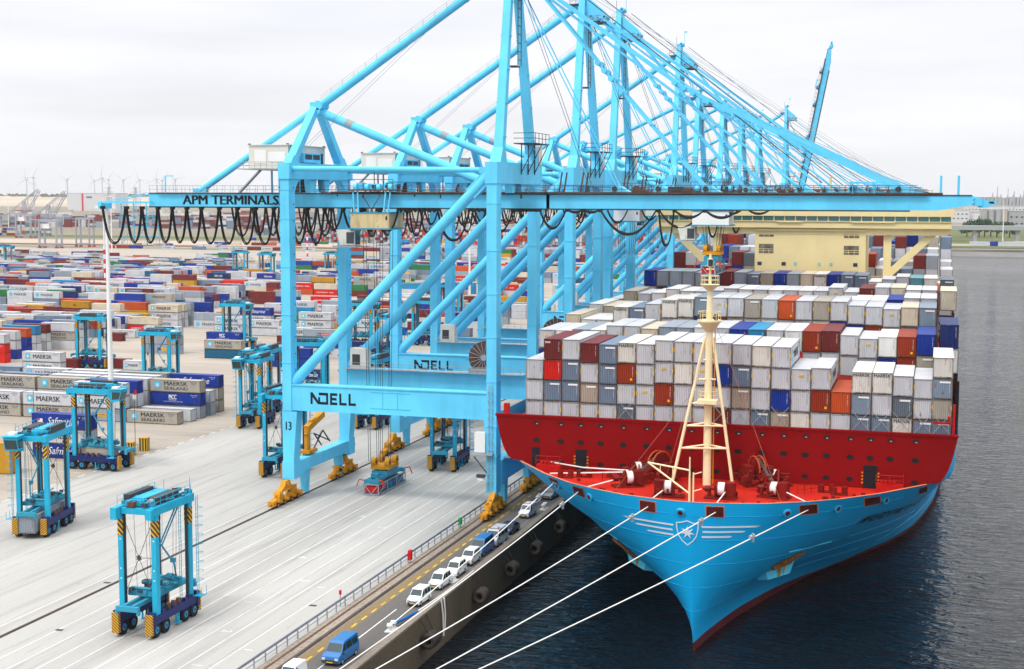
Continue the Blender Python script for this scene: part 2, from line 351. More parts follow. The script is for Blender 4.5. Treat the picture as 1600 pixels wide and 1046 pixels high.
# bollards
BOLT = paint('bollard_white', (0.62,0.62,0.60), 0.6, var=0.2, rust=0.2)
bol = None
for k,(y, lab) in enumerate(((144.3,'white double quay bollard with a blue rope end beside it'),(165.3,'white double quay bollard beside the third white van'),(187.0,'white double quay bollard beside the dark blue car'),(208.5,'white double quay bollard beside the silver car under the bow'),(123,'white double quay bollard near the big blue van'),(107,'white double quay bollard nearest the camera'))):
    if bol is None:
        bol = thing('quay_bollard', lab, 'bollard', (XQ-1.5, y, 0.006), group='white bollards along the quay edge')
        mb = MB(); mb.box(-0.5,-1.0,0,0.5,1.0,0.12)
        for s in (-0.55,0.55):
            mb.tube((0,s,0.1),(0,s,0.75),0.24,10,0); mb.tube((0,s,0.68),(0,s,0.92),0.38,10,0,0.32)
        mb.build('bollard_body', [BOLT], bol)
    else: dup(bol, loc=(XQ-1.5, y, 0.006), label=lab)

# guard rail between the lanes and the gravel
g = thing('guard_rail', 'long grey steel guard rail on posts along the edge of the straddle lanes', 'guard rail', (QD-1.45, 200, 0))
mb = MB(); mb.box(-0.06,-150,0.95,0.06,300,1.22); mb.box(-0.12,-150,1.0,-0.06,300,1.08); mb.box(-0.03,-150,0.50,0.03,300,0.56); mb.build('rail_beam', paint('guard_rail_steel',(0.20,0.23,0.28),0.45,var=0.15), g)
post = None
for k in range(100):
    y = -72 + k*2.6
    if post is None:
        post = MB().box(-0.09,-0.06,0,0.03,0.06,0.96).build('post', GREYS, g, (0.12, y, 0)); 
    else: dup(post, g, (0.12, y, 0))
o = thing('fire_post', 'red lifebuoy cabinet mounted on the grey guard rail', 'lifebuoy box', (QD-1.35, 172.3, 0))
MB().box(0.05,-0.35,0.4,0.45,0.35,1.7).build('cabinet', paint('signal_red',(0.55,0.01,0.015),0.5), o); MB().tube((0.25,0,0),(0.25,0,0.4),0.06).build('pedestal', GREYS, o)
o = thing('fire_post', 'green box mounted on the guard rail by the crane wheels', 'safety box', (QD-1.35, 193.0, 0))
MB().box(0.05,-0.3,0.5,0.4,0.3,1.5).build('cabinet', paint('safety_green',(0.01,0.30,0.06),0.5), o); MB().tube((0.25,0,0),(0.25,0,0.5),0.06).build('pedestal', GREYS, o)
o = thing('marker_post', 'thin red topped marker post standing at the guard rail', 'marker post', (QD-1.8, 151.0, 0))
MB().tube((0,0,0),(0,0,1.8),0.06).build('pole', GREYS, o); MB().tube((0,0,1.5),(0,0,2.0),0.16).build('head', MATS['signal_red'], o)
# ------------------------------------------------------------------ container ship
XC = -26.4; ZD = 13.2; ZT = 19.3; YW = 179.3
DS = [0,0.25,.7,1.8,4.3,7,11.4,17,18.9,23.8,30,40,400]; DB = [0,2.6,4.7,8.5,12.9,16.5,20.7,24.8,26.2,28.4,29.2,29.45,29.45]
WS = [0,4,10,17.2,28,39.5,50,59.5,70,81.5,95.5,115,400]; WB = [0,0.55,1.65,3.3,6.5,10.4,15.0,19.5,22.9,25.2,26.9,28.2,29.3]
def interp(x, xs, ys):
    if x <= xs[0]: return ys[0]
    for i in range(1, len(xs)):
        if x <= xs[i]: return ys[i-1] + (ys[i]-ys[i-1])*(x-xs[i-1])/(xs[i]-xs[i-1])
    return ys[-1]
def stem(z): return 163.5 - 3.3*(z-ZW)/(ZD-ZW)
def hb(Y, z):
    s = Y - stem(min(z, ZD))
    if s <= 0: return 0.0
    t = (z-ZW)/(ZD-ZW); bd = interp(s, DS, DB)
    if t > 1: return bd + (29.45-bd)*max(0.0, min(1,(z-ZD)/(ZT-ZD)))**0.32
    bw = interp(s, WS, WB)
    if t < 0: return bw*(1+0.1*t)
    u = min(1, max(0, (s-14)/30)); u = u*u*(3-2*u)
    return bw + (bd-bw)*t**((1.0+1.1*(1-t)**2.2)*(1-0.6*u))
def hull_y(dx, z):       # where the shell is dx off the centre line at height z
    lo, hi = stem(z), stem(z)+200
    for _ in range(50):
        mid = (lo+hi)/2
        if hb(mid, z) < abs(dx): lo = mid
        else: hi = mid
    return hi
HULL = paint('hull_blue', (0.004, 0.40, 0.80), 0.42, var=0.05, streak=0.06, dirt=(0.02,0.16,0.32), scale=0.4)
BOOT = paint('boot_topping', (0.10, 0.012, 0.016), 0.6, var=0.2, streak=0.3)
RED = paint('deck_red', (0.40, 0.006, 0.004), 0.55, var=0.10, streak=0.12, dirt=(0.20,0.02,0.01), scale=0.7)
DECK = paint('deck_red_worn', (0.44, 0.012, 0.004), 0.6, var=0.18, rust=0.22, rustc=(0.42,0.10,0.03), scale=0.5)
WALLRED = paint('breakwater_red', (0.20, 0.002, 0.003), 0.6, var=0.05, scale=0.4, spec=0.08)
RIM = paint('salmon_rim', (0.62, 0.20, 0.10), 0.6, var=0.1)
ROPE = paint('white_rope', (0.74, 0.73, 0.70), 0.8, var=0.08)
SHIPYEL = YELLOW
ship = thing('container_ship', 'huge blue hulled container ship with a red foredeck moored along the quay', 'ship', (XC, 160, ZW))
def S(mb, name, mats, parent=ship):
    o = mb.build(name, mats); o.parent = parent
    if parent is ship: o.location = (-XC, -160, -ZW)
    return o
def SS(mb, name, mats): return build_split(mb, name, mats, ship, (-XC, -160, -ZW))
# shell
zs = [ZW-1.2, ZW-0.6, ZW, ZW+0.9] + [ZW+1.2+(ZD-ZW-1.2)*(i/16) for i in range(17)]
ss = [0,0.03,0.12,0.25,0.45,0.7,1.2,1.8,3,4.3,5.6,7,9,11.4,14,17,18.7]+[21,24,27,30,35,40,46,52,58,64,70,78,86,95,105,115,130,150,180,220,260,300,340]
mb = MB()
for sd in (-1, 1):
    vs = []; fs = []; ms = []
    for z in zs:
        for s in ss:
            Y = stem(z)+s; vs.append((XC+sd*hb(Y, z), Y, z))
    n = len(ss)
    for i in range(len(zs)-1):
        for j in range(n-1):
            f = (i*n+j, i*n+j+1, (i+1)*n+j+1, (i+1)*n+j)
            fs.append(f if sd > 0 else f[::-1]); ms.append(1 if zs[i] < ZW+1.1 else 0)
    o = len(mb.v); mb.v.extend(vs)
    for f, m_ in zip(fs, ms): mb.f.append(tuple(i+o for i in f)); mb.m.append(m_); mb.s.append(True)
    # side plating above the deck edge, aft of the breakwater
    zz = [ZD, 13.25, 13.35, 13.55, 13.8, 14.2, 15, 16, 17, 18.2, ZT]; ys = [YW+0.02, 181, 184, 188, 194, 202, 215, 240, 280, 330, 420, 500]
    vs = [(XC+sd*hb(y, z), y, z) for z in zz for y in ys]; n = len(ys)
    fs = [((i*n+j, i*n+j+1, (i+1)*n+j+1, (i+1)*n+j) if sd > 0 else (i*n+j, (i+1)*n+j, (i+1)*n+j+1, i*n+j+1)) for i in range(len(zz)-1) for j in range(n-1)]
    mb.add(vs, fs, 0, True)
S(mb, 'hull', [HULL, BOOT])
# thin weld lines along the shell
mb = MB()
for z in (11.6, 8.6, 5.6, 2.6, -0.4):
    for sd in (-1, 1):
        pts = [(XC+sd*(hb(stem(z)+s, z)+0.012), stem(z)+s-0.012, z) for s in (0.02,0.3,0.7,1.8,3,4.3,7,9,11.4,14,17,20,24,30,36,44,52,60,70,80,90)]
        mb.path(pts, 0.03, 4)
S(mb, 'weld_seam', paint('seam_blue', (0.012,0.33,0.68), 0.45))
# rim, bulwark inside and deck
edge = [s for s in ss if s <= 18.7]
mb = MB()
for sd in (-1, 1):
    for a, b in zip(edge, edge[1:]):
        def P(s, inn, z): return (XC+sd*max(0, hb(160.2+s, ZD)-inn), 160.2+s+inn*(0.8 if s < 4 else 0.3), z)
        mb.add([P(a,-0.02,ZD+0.02), P(b,-0.02,ZD+0.02), P(b,0.30,ZD+0.02), P(a,0.30,ZD+0.02)], [(0,1,2,3) if sd > 0 else (3,2,1,0)], 0)
        def PL(s): q = P(s,0.0,12.2); h_ = hb(160.2+s, 12.2); return (XC+sd*max(0,h_-0.12), 160.2+s+0.35*(1 if s < 4 else 0.4), 12.2)
        mb.add([P(a,0.28,ZD), P(b,0.28,ZD), PL(b), PL(a)], [(0,1,2,3)], 1)
S(mb, 'bulwark_rim', [RIM, RED])
mb = MB()
dk = [(XC+max(0,hb(160.2+s,12.2)-0.16), 160.6+s) for s in edge] ; dl = [(2*XC-x, y) for x, y in reversed(dk)]
mb.flat([(x, y, 12.2) for x, y in [(XC,160.45)]+dk[1:]+[(XC+hb(YW,12.2)-0.1,YW),(XC-hb(YW,12.2)+0.1,YW)]+dl[:-1]])
S(mb, 'foredeck', DECK)
# breakwater wall with its ovals and doors
wz = [12.0,12.6,13.2,13.25,13.35,13.55,13.8,14.4,15,15.8,16.6,17.6,18.4,ZT]
mb = MB(); pr = [(XC+hb(YW,z)-0.02, z) for z in wz]; pl = [(2*XC-x, z) for x, z in reversed(pr)]
mb.prism(pr+pl, YW-0.02, YW+0.5, 'xz', 0)
mb.prism([(XC-29.5,ZT-0.25),(XC+29.5,ZT-0.25),(XC+29.5,ZT+0.05),(XC-29.5,ZT+0.05)], YW-0.14, YW+0.52, 'xz', 0)
S(mb, 'breakwater', WALLRED)
mb = MB()
def oval(x, z, rx, rz, m=0):
    mb.add([(x+rx*math.cos(2*math.pi*i/14), YW-0.05, z+rz*math.sin(2*math.pi*i/14)) for i in range(14)], [tuple(range(14))], m)
OPB = paint('opening_black',(0.012,0.011,0.012),0.6)
xs = [-50.2,-46.9,-44.2,-41.5,-38.5,-35.4,-32.5,-29.6,-26.3,-23.6,-20.6,-17.9,-15.2,-12.6,-9.7,-7.3,-4.9,-1.9]
for i, x in enumerate(xs):
    for z_, rx_, rz_ in ((18.35,0.42,0.26),(16.0,0.46,0.33),(13.25,0.42,0.30)):
        if z_ < 14 and i in (0,2,15,16): continue
        mb = MB(); oval(x, z_, rx_, rz_, 0)
        if z_ > 18: mb.add([(px2, py2-0.01, pz2) for px2, py2, pz2 in [(x+0.06+0.16*math.cos(k*0.63), YW-0.05, z_-0.10+0.07*math.sin(k*0.63)) for k in range(10)]], [tuple(range(10))], 1)
        S(mb, 'wall_opening', [OPB, GREYS])
for (x, wd) in ((-50.3,1.0),(-44.1,1.5),(-7.2,1.7)):
    mb = MB(); mb.box(x-wd/2, YW-0.12, 12.25, x+wd/2, YW-0.05, 15.1, 0)
    if wd > 1.2:
        for k in range(4):
            for s in (-1,1): mb.box(x+s*(wd/2+0.12)-0.1, YW-0.11, 12.8+k*0.42, x+s*(wd/2+0.12)+0.1, YW-0.05, 12.98+k*0.42, 1)
    S(mb, 'bulkhead_door', [BLACK, YELLOW])
# side pocket platforms with ladders at the ends of the wall
for sd, x0, x1 in ((-1,-49.6,-46.4),(1,-6.4,-3.2)):
    mb = MB(); mb.box(x0, YW-2.4, 12.2, x1, YW-0.9, 13.2, 0); [mb.cbox((x0+0.6+0.5*k, YW-1.7, 13.35), (0.35,0.5,0.4), 0) for k in range(4)]
    for z in (13.8,14.4): mb.path([(x0,YW-2.4,z),(x1,YW-2.4,z),(x1,YW-0.9,z)], 0.04, 4)
    for x in (x0,(x0+x1)/2,x1): mb.tube((x,YW-2.4,13.2),(x,YW-2.4,14.4),0.04,4)
    S(mb, 'mooring_platform', [RED])
# deck rails: fairlead panels, panama leads
def shell_patch(mb, x0, x1, z0, z1, off, m=0, skew=0.0):
    a = []
    for z, sk in ((z0,0),(z1,skew)):
        for x in (x0+sk, x1+sk):
            dx = x-XC; y = hull_y(dx, z); a.append((x+math.copysign(off*0.5, dx), y-off, z))
    mb.flat([a[0],a[1],a[3],a[2]], m)
PANEL = paint('fairlead_maroon', (0.10,0.012,0.01), 0.6, var=0.3, rust=0.2)
for x, wd in ((-45.6,1.5),(-41.3,1.6),(-31.6,1.9),(-23.7,1.9),(-13.5,1.8),(-6.6,1.6),(-0.9,0.9)):
    wd *= 0.5; mb = MB()
    z0, z1 = 11.55, 12.75
    shell_patch(mb, x-wd-0.12, x+wd+0.12, z0-0.12, z1+0.12, 0.05, 1); shell_patch(mb, x-wd, x+wd, z0, z1, 0.09, 0)
    S(mb, 'fairlead_panel', [PANEL, RIM])
for x in (-45.0,-39.6,-27.6,-15.8,-10.4,-5.2):
    dx = x-XC; z = 11.9; y = hull_y(dx, z); yy2 = hull_y(dx+0.3, z); nrm = Vector((yy2-y if dx > 0 else -(hull_y(dx-0.3,z)-y), -0.3, -0.12)).normalized()
    mb = MB(); c = Vector((x,y,z)); mb.tube(c-nrm*0.05, c+nrm*0.22, 0.55, 14, 0, 0.48); mb.tube(c+nrm*0.2, c+nrm*0.25, 0.30, 12, 1)
    S(mb, 'panama_lead', [paint('lead_blue',(0.03,0.40,0.66),0.4), PANEL])
# anchor pockets
RUSTY = paint('rusty_anchor', (0.16,0.065,0.025), 0.8, var=0.5, rust=0.6, rustc=(0.30,0.16,0.03))
POCK = paint('pocket_pale_blue', (0.07,0.52,0.72), 0.45, rust=0.12, rustc=(0.36,0.22,0.03), streak=0.2)
for sd in (-1, 1):
    def HP(y, z, off): return Vector((XC+sd*(hb(y,z)+off), y, z))
    def WP(x, y, z): return Vector((XC+sd*(x-XC), y, z))
    TL, TR, BR, BL, FIN = WP(-19.0,172.1,2.65), WP(-15.85,174.8,3.45), WP(-16.3,174.3,2.0), WP(-18.7,171.9,1.6), WP(-20.4,172.5,1.35)
    bk = [HP(173.5,1.9,-0.3), HP(178.5,1.2,-0.3), HP(177.0,0.2,-0.3)]
    mb = MB(); mb.add([TL,TR,BR,BL,FIN]+bk, [(0,1,2,3),(0,3,4),(3,2,7,4),(1,6,7,2),(0,5,6,1),(4,5,0)], 0)
    S(mb, 'anchor_pocket', [POCK])
    mb = MB(); nn_ = (TR-TL).cross(BL-TL).normalized()*0.03*(-sd); L3 = lambda u, v: TL.lerp(TR,u).lerp(BL.lerp(BR,u),v)+nn_
    for u0, u1 in ((0.42,0.58),(0.64,0.72)): mb.flat([L3(u0,0.02),L3(u1,0.02),L3(u1-0.03,0.96),L3(u0+0.03,0.98)], 0)
    S(mb, 'rust_streak', [paint('rust_streak_ochre',(0.34,0.22,0.03),0.7,var=0.5,rust=0.5,scale=2.0)])
    mb = MB(); mb.beam(HP(169.0,6.0,0.10), HP(177.5,5.6,0.10), 0.16, 0.16, 0); mb.flat([HP(170.7,4.6,0.07),HP(171.3,5.6,0.07),HP(175.0,5.3,0.07),HP(176.5,3.6,0.07),HP(173.2,3.0,0.07)][::-1 if sd < 0 else 1], 0)
    S(mb, 'pocket_plate', [POCK])
    mb = MB(); p = HP(171.2,4.0,0.28); q = HP(172.6,5.2,0.22)
    mb.beam(p, q, 0.45, 0.35, 0); mb.beam(HP(170.6,3.5,0.25), HP(173.2,3.9,0.25), 0.5, 0.6, 0); mb.beam(HP(170.6,3.5,0.3), HP(170.6,4.6,0.3), 0.4, 0.3, 0, 0.2, 0.15); mb.beam(HP(173.2,3.9,0.3), HP(173.4,4.9,0.3), 0.4, 0.3, 0, 0.2, 0.15)
    for k in range(6): mb.cbox(HP(171.0+k*0.5, 4.0+0.25*math.sin(k*2.1), 0.18), (0.35,0.5,0.4), 0)
    S(mb, 'anchor', RUSTY)
# emblem on the bow: shield, seven pointed star and three stripes a side
EMB = paint('emblem_white', (0.72,0.78,0.82), 0.5, var=0.03)
mb = MB()
def bowpt(u, z, off=0.06):
    z = 9.6+(z-9.6)*0.82; u *= 0.95
    x = XC-0.45+u; dx = x-XC; y = hull_y(dx, z); return (x, y-off, z)
def bowpoly(pts, m=0):
    mb.flat([bowpt(u, z) for u, z in pts], m)
zc = 9.6
for sd in (-1, 1):
    for k, (u0, u1, zz) in enumerate(((1.75,8.6,0.75),(1.85,6.9,0.0),(1.75,5.3,-0.75))):
        n = 14; mb = MB()
        for i in range(n):
            ua, ub = u0+(u1-u0)*i/n, u0+(u1-u0)*(i+1)/n; th = 0.13
            ta, tb = th, (th if i < n-1 else 0.02)
            bowpoly([(sd*ua, zc+zz-th+0.02*ua), (sd*ub, zc+zz-(th if i < n-1 else -th+0.04)+0.02*ub), (sd*ub, zc+zz+tb+0.02*ub), (sd*ua, zc+zz+ta+0.02*ua)][::sd])
        S(mb, 'bow_stripe', EMB)
mb = MB()
outl = [(-1.42,1.25),(-0.7,1.38),(0,1.68),(0.7,1.38),(1.42,1.25),(1.36,0.3),(1.15,-0.7),(0.7,-1.5),(0,-2.15),(-0.7,-1.5),(-1.15,-0.7),(-1.36,0.3)]
for i in range(12):
    (ax, az), (bx, bz) = outl[i], outl[(i+1) % 12]; k = 0.90
    bowpoly([(ax, zc+az), (bx, zc+bz), (bx*k, zc+(bz+0.1)*k-0.1), (ax*k, zc+(az+0.1)*k-0.1)][::-1])
S(mb, 'shield_outline', EMB); mb = MB()
pts = []
for i in range(14):
    t_ = math.pi/2+math.pi*i/7; r = 0.98 if i % 2 == 0 else 0.36; pts.append((r*math.cos(t_), zc-0.15+r*math.sin(t_)))
for i in range(14): bowpoly([pts[i], pts[(i+1) % 14], (0, zc-0.15)][::-1])
S(mb, 'bow_star', EMB)
# ship's name along the flare
mb = MB()
vs, fs, wd, ht = text2d('MAERSK MC-KINNEY', 0.01, 0.0)
H_ = 1.35; K = 14.5/wd
mb.add([(XC+hb(175.8+x*K, 8.3+y*H_/ht)+0.12, 175.8+x*K-0.10, 8.3+y*H_/ht-0.05) for x, y in vs], fs)
S(mb, 'ship_name', BLACK)

# foremast
mast = MB(); mx_, my_ = -26.9, 175.3
mast.tube((mx_,my_,12.2),(mx_,my_,31.8),0.52,12,0,0.46)
for fx, fy in ((-31.0,173.2),(-23.6,175.0)):
    mast.tube((fx,fy,12.2),(mx_+(0.5 if fx > mx_ else -0.5),my_,30.8),0.2,8)
    
def legx(fx, fy, z):
    t_ = (z-12.2)/18.6; return (fx+(mx_-fx)*t_, fy+(my_-fy)*t_, z)
for z in (17.0, 19.8, 22.6, 25.6, 28.0):
    a, b = legx(-31.0,173.2,z), legx(-23.6,175.0,z)
    mast.tube(a, b, 0.13, 6)
    if z < 23: mast.tube(a, (mx_,my_,z+0.35), 0.13, 6); mast.tube(b, (mx_,my_,z+0.35), 0.13, 6)
mast.tube((mx_,my_,31.6),(mx_,my_,32.8),0.6,14,0,1.45); mast.tube((mx_,my_,32.8),(mx_,my_,33.0),1.5,14)
mast.tube((mx_,my_,33.0),(mx_,my_,36.6),0.42,8,0,0.32); mast.tube((mx_,my_,36.6),(mx_,my_,37.4),0.35,10,0,1.25)
mast.tube((mx_,my_,37.4),(mx_,my_,41.2),0.14,6); mast.tube((mx_,my_,39.6),(mx_,my_,40.6),0.34,8); mast.cbox((mx_,my_,39.3),(0.9,0.9,0.12))
mast.cbox((mx_+0.1,my_-0.9,22.9),(2.4,1.6,0.5)); 
mo = S(mast, 'foremast', CREAMM)
mb = MB()
for z, r in ((33.0,1.4),(37.4,1.1),(23.1,1.2)):
    for i in range(8):
        a = 2*math.pi*i/8; b = 2*math.pi*(i+1)/8
        p = Vector((mx_+r*math.cos(a), my_+r*math.sin(a), z)); q = Vector((mx_+r*math.cos(b), my_+r*math.sin(b), z))
        mb.tube(p, p+Vector((0,0,1.05)), 0.035, 4)
        for h in (0.55,1.05): mb.tube(p+Vector((0,0,h)), q+Vector((0,0,h)), 0.03, 4)
S(mb, 'mast_railing', [CREAM], mo)
mb = MB()
for s in (-0.2,0.2): mb.tube((mx_+0.75,my_+s,12.4),(mx_+0.75,my_+s,32),0.04,4)
for k in range(36): mb.tube((mx_+0.75,my_-0.2,12.8+k*0.53),(mx_+0.75,my_+0.2,12.8+k*0.53),0.035,4)
S(mb, 'mast_ladder', [YELLOW], mo)
mb = MB(); mb.tube((mx_+0.1,my_-0.5,39.7),(mx_+0.1,my_-0.5,40.5),0.3,8); mb.cbox((mx_+0.9,my_-0.6,33.4),(0.4,0.4,0.7)); mb.cbox((mx_-1.1,my_-0.6,33.4),(0.4,0.4,0.6)); S(mb, 'mast_light', DARK, mo)
# jackstaff with its boom
jb = MB(); jx, jy = -26.8, 161.6
jb.tube((jx,jy,12.2),(jx,jy,18.2),0.16,8,0,0.07); jb.tube((jx,jy+0.15,16.6),(jx-5.6,jy+3.6,16.6),0.11,6); jb.tube((jx,jy,13.9),(jx-5.6,jy+3.6,16.6),0.11,6)
for t_ in (0.4,0.7): jb.tube((jx-5.6*t_,jy+3.6*t_,16.6),(jx-5.6*t_,jy+3.6*t_,13.9+2.7*t_),0.06,5)
jb.tube((jx+0.45,jy,12.2),(jx+0.45,jy,16.4),0.1,6)
for z in (14.2,16.2): jb.tube((jx+0.45,jy,z),(jx+1.3,jy+0.6,z+0.2),0.07,5)
S(jb, 'jackstaff', CREAMM)
# mooring winches with white rope on their drums
WIN = paint('winch_red', (0.17,0.008,0.005), 0.5, var=0.25, rust=0.15)
def winch(x, y, rz, drum_side=1):
    w_ = MB(); w_.box(-1.9,-0.9,0,1.9,0.9,0.22); w_.box(drum_side*1.2-0.55,-0.6,0.2,drum_side*1.2+0.55,0.6,2.0); w_.box(-drum_side*0.55-0.12,-0.7,0.2,-drum_side*0.55+0.12,0.7,1.6)
    w_.tube((-drum_side*2.1,0,1.1),(drum_side*1.2,0,1.1),0.16,8); w_.tube((-drum_side*1.9,0,1.1),(-drum_side*1.2,0,1.1),0.38,10); 
    for xx in (-0.35,0.6): w_.tube((drum_side*xx-0.05,0,1.15),(drum_side*xx+0.05,0,1.15),0.95,16)
    rc = random.Random(int(x*7))
    for k in range(9): w_.cbox((rc.uniform(-1.9,1.9),rc.uniform(-0.9,0.9),rc.uniform(0.3,1.0)),(rc.uniform(.2,.6),rc.uniform(.2,.6),rc.uniform(.2,.7)))
    o = w_.build('mooring_winch', WIN, ship, (x-XC, y-160, 12.2-ZW), rz)
    d = MB(); d.tube((drum_side*-0.28,0,1.15),(drum_side*0.53,0,1.15),0.80,18); d.build('rope_drum', ROPE, o)
for a in ((-36.2,171.5,0.5,1),(-30.2,167.2,0.1,-1),(-24.1,168.0,0.0,1),(-18.0,170.2,-0.25,1),(-36.4,183.2-5.5,0.6,1),(-18.6,178.0,-0.5,-1)): winch(*a)
def windlass(x, y, rz):
    w_ = MB(); w_.box(-2.0,-1.2,0,2.0,1.2,0.4); w_.box(-1.9,-0.9,0.4,-0.9,0.9,2.6)
    for xx in (-0.5,0.3): w_.tube((xx-0.08,0,1.9),(xx+0.08,0,1.9),1.55,18)
    w_.tube((-1.5,0,1.9),(1.9,0,1.9),0.3,10); w_.box(1.2,-0.8,0.4,1.8,0.8,2.4); w_.beam((0,-0.6,2.2),(0.1,-3.8,0.6),0.7,0.5); w_.box(-0.9,-4.6,0,1.0,-3.4,1.1)
    rc = random.Random(int(x*10))
    for k in range(34):
        cx, cy = rc.uniform(-2.6,2.6), rc.uniform(-4.5,2.2)
        if rc.random() < 0.5: w_.cbox((cx,cy,rc.uniform(0.4,1.5)),(rc.uniform(.2,.9),rc.uniform(.2,.9),rc.uniform(.3,1.1)))
        else: a_ = rc.uniform(0,3.1); w_.tube((cx,cy,rc.uniform(.4,2.4)),(cx+math.cos(a_)*1.2,cy+math.sin(a_)*1.2,rc.uniform(.4,2.4)),rc.uniform(.06,.2),6)
    for k in range(5):
        w_.tube((-2.6+k*1.3,2.4,0),(-2.6+k*1.3,2.4,1.2),0.05,4)
    w_.tube((-2.6,2.4,1.2),(2.6,2.4,1.2),0.05,4)
    o = w_.build('anchor_windlass', WIN, ship, (x-XC, y-160, 12.2-ZW), rz)
    c = MB()
    for k in range(16):
        y_ = -0.2-k*0.27; z_ = 3.3-0.14*k; c.cbox((0.05*((-1)**k), y_, z_), (0.32,0.34,0.2))
    c.build('anchor_chain', paint('chain_grey',(0.12,0.10,0.09),0.6,var=0.4), o)
    hoops = MB()
    for xx in (-0.5, 0.3):
        hoops.path([(xx, 1.75*math.cos(t/10*math.pi), 1.9+1.75*math.sin(t/10*math.pi)) for t in range(11)], 0.12, 6)
    hoops.build('brake_band', paint('primer_orange',(0.40,0.06,0.02),0.6), o)
windlass(-33.2,177.0,-0.55); windlass(-20.8,177.2,0.55)
mb = MB()
for x, y in ((-45.0,174.6),(-42.8,175.6),(-10.6,174.3),(-12.2,175.4),(-39,176.5)):
    for s in (-0.6,0.6): mb.tube((x+s,y+s*0.5,12.2),(x+s,y+s*0.5,13.15),0.36,10)
    mb.box(x-1.0,y-0.5,12.2,x+1.0,y+0.5,12.34)
SS(mb, 'mooring_bitts', WIN)
mb = MB()
rnd = random.Random(3)
for k in range(40):
    a = rnd.uniform(-1,1); x = XC+a*20; y = 161.8+ (abs(a)**2.2)*13 + rnd.uniform(1.0,3.2)
    if abs(x-XC) < hb(y, 12.2)-0.8: mb.cbox((x,y,12.35),(rnd.uniform(.25,.6),rnd.uniform(.25,.6),0.3))
for x0,y0,x1,y1 in ((-40,174,-36,172.5),(-15.5,173.2,-13.2,175.4),(-38,179,-31,179)):
    for h in (0.5,1.0): mb.tube((x0,y0,12.2+h),(x1,y1,12.2+h),0.035,4)
    for t_ in (0,0.33,0.66,1): mb.tube((x0+(x1-x0)*t_,y0+(y1-y0)*t_,12.2),(x0+(x1-x0)*t_,y0+(y1-y0)*t_,13.2),0.035,4)
SS(mb, 'deck_fitting', WIN)
mb = MB(); mb.path([(-36.6,175.6,13.4),(-43.5,YW-1.5,13.0),(-47.8,YW-1.6,13.5)], 0.09, 5); S(mb, 'deck_rope', ROPE)
mb = MB(); mb.path([(-36.6,175.2,13.3),(-47.2,YW-4.2,12.5)], 0.09, 5); S(mb, 'deck_rope', ROPE)
mb = MB(); mb.path([(-36.8,171.4,13.3),(-40.8,167.8,12.5)], 0.08, 5); S(mb, 'deck_rope', ROPE)
mb = MB(); mb.path([(-17.3,170.2,13.3),(-13.4,166.2,12.6)], 0.08, 5); S(mb, 'deck_rope', ROPE)
mb = MB(); mb.path([(-23.4,168.0,13.2),(-23.9,162.0,12.6)],0.08,5); S(mb, 'deck_rope', ROPE)
mb = MB(); mb.path([(-30.6,167.0,13.2),(-31.6,162.9,12.6)],0.08,5); S(mb, 'deck_rope', ROPE)

WIRE = paint('wire_red',(0.30,0.10,0.07),0.6)
mb = MB(); mb.path([(-36.6,163.6,12.6),(-29,YW-0.5,24)], 0.03, 4); S(mb, 'mast_stay', WIRE)
mb = MB(); mb.path([(-30.5,162.6,12.6),(mx_,my_,32)], 0.02, 4); S(mb, 'mast_stay', WIRE)
mb = MB(); mb.path([(-16.6,165.0,12.8),(mx_+0.6,my_,33)], 0.03, 4); S(mb, 'mast_stay', WIRE)

# forward deckhouse with the bridge across the whole beam
YB = 289.0
def Q(mb, name, mats): return S(mb, name, mats)
bx0, bx1 = XC-29.2, XC+29.2
mb = MB(); mb.box(-35.4, YB, 18.0, -13.7, YB+13, 41.9)
mb.box(bx0+0.4, YB-0.9, 41.9, bx1-0.4, YB+7, 43.15); mb.box(bx0, YB-1.6, 44.25, bx1, YB+7.4, 45.5)
mb.box(-35.6, YB-0.5, 41.3, -13.5, YB-0.08, 41.6)
mb.prism([(bx0+0.2,41.9),(bx1-0.2,41.9),(bx1-1.2,40.6),(bx0+1.2,40.6)], YB-0.06, YB+5, 'xz')
br = Q(mb, 'bridge_deckhouse', CREAM)
for sd in (-1, 1):
    xi = XC+sd*16.8; mb = MB()
    mb.beam((xi,YB+1.5,18),(xi,YB+1.5,40.8),1.5,1.5); mb.beam((XC+sd*25.5,YB+1.5,41.0),(xi,YB+1.5,32.5),1.4,1.4)
    mb.prism([(xi-0.7,40.8),(xi+0.7,40.8),(xi+1.8,41),(xi-1.8,41)], YB+0.8, YB+2.2, 'xz')
    Q(mb, 'wing_strut', CREAM)
mb = MB()
n = 27; wx = (bx1-bx0-1.0)/n
for k in range(n):
    x = bx0+0.5+k*wx; mb.box(x, YB-1.15, 43.15, x+0.22, YB-0.95, 44.25)
mb.box(bx0+0.5, YB-1.16, 43.15, bx1-0.5, YB-0.96, 43.3)
for k in range(9): mb.box(bx0+3+k*6.5, YB-0.94, 41.95, bx0+3.1+k*6.5, YB-0.91, 43.1)
mb.box(-16.5,YB-1.3,43.0,-8.2,YB-0.9,43.15); mb.box(-31,YB-1.3,43.0,-26,YB-0.9,43.15)
Q(mb, 'window_mullion', CREAM)
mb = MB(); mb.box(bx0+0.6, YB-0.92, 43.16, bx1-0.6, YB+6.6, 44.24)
Q(mb, 'bridge_window', paint('bridge_glass_painted_reflection', (0.04,0.21,0.22), 0.06, spec=0.7))  # cyan reflection is painted into the glass base colour
mb = MB(); mb2 = MB()
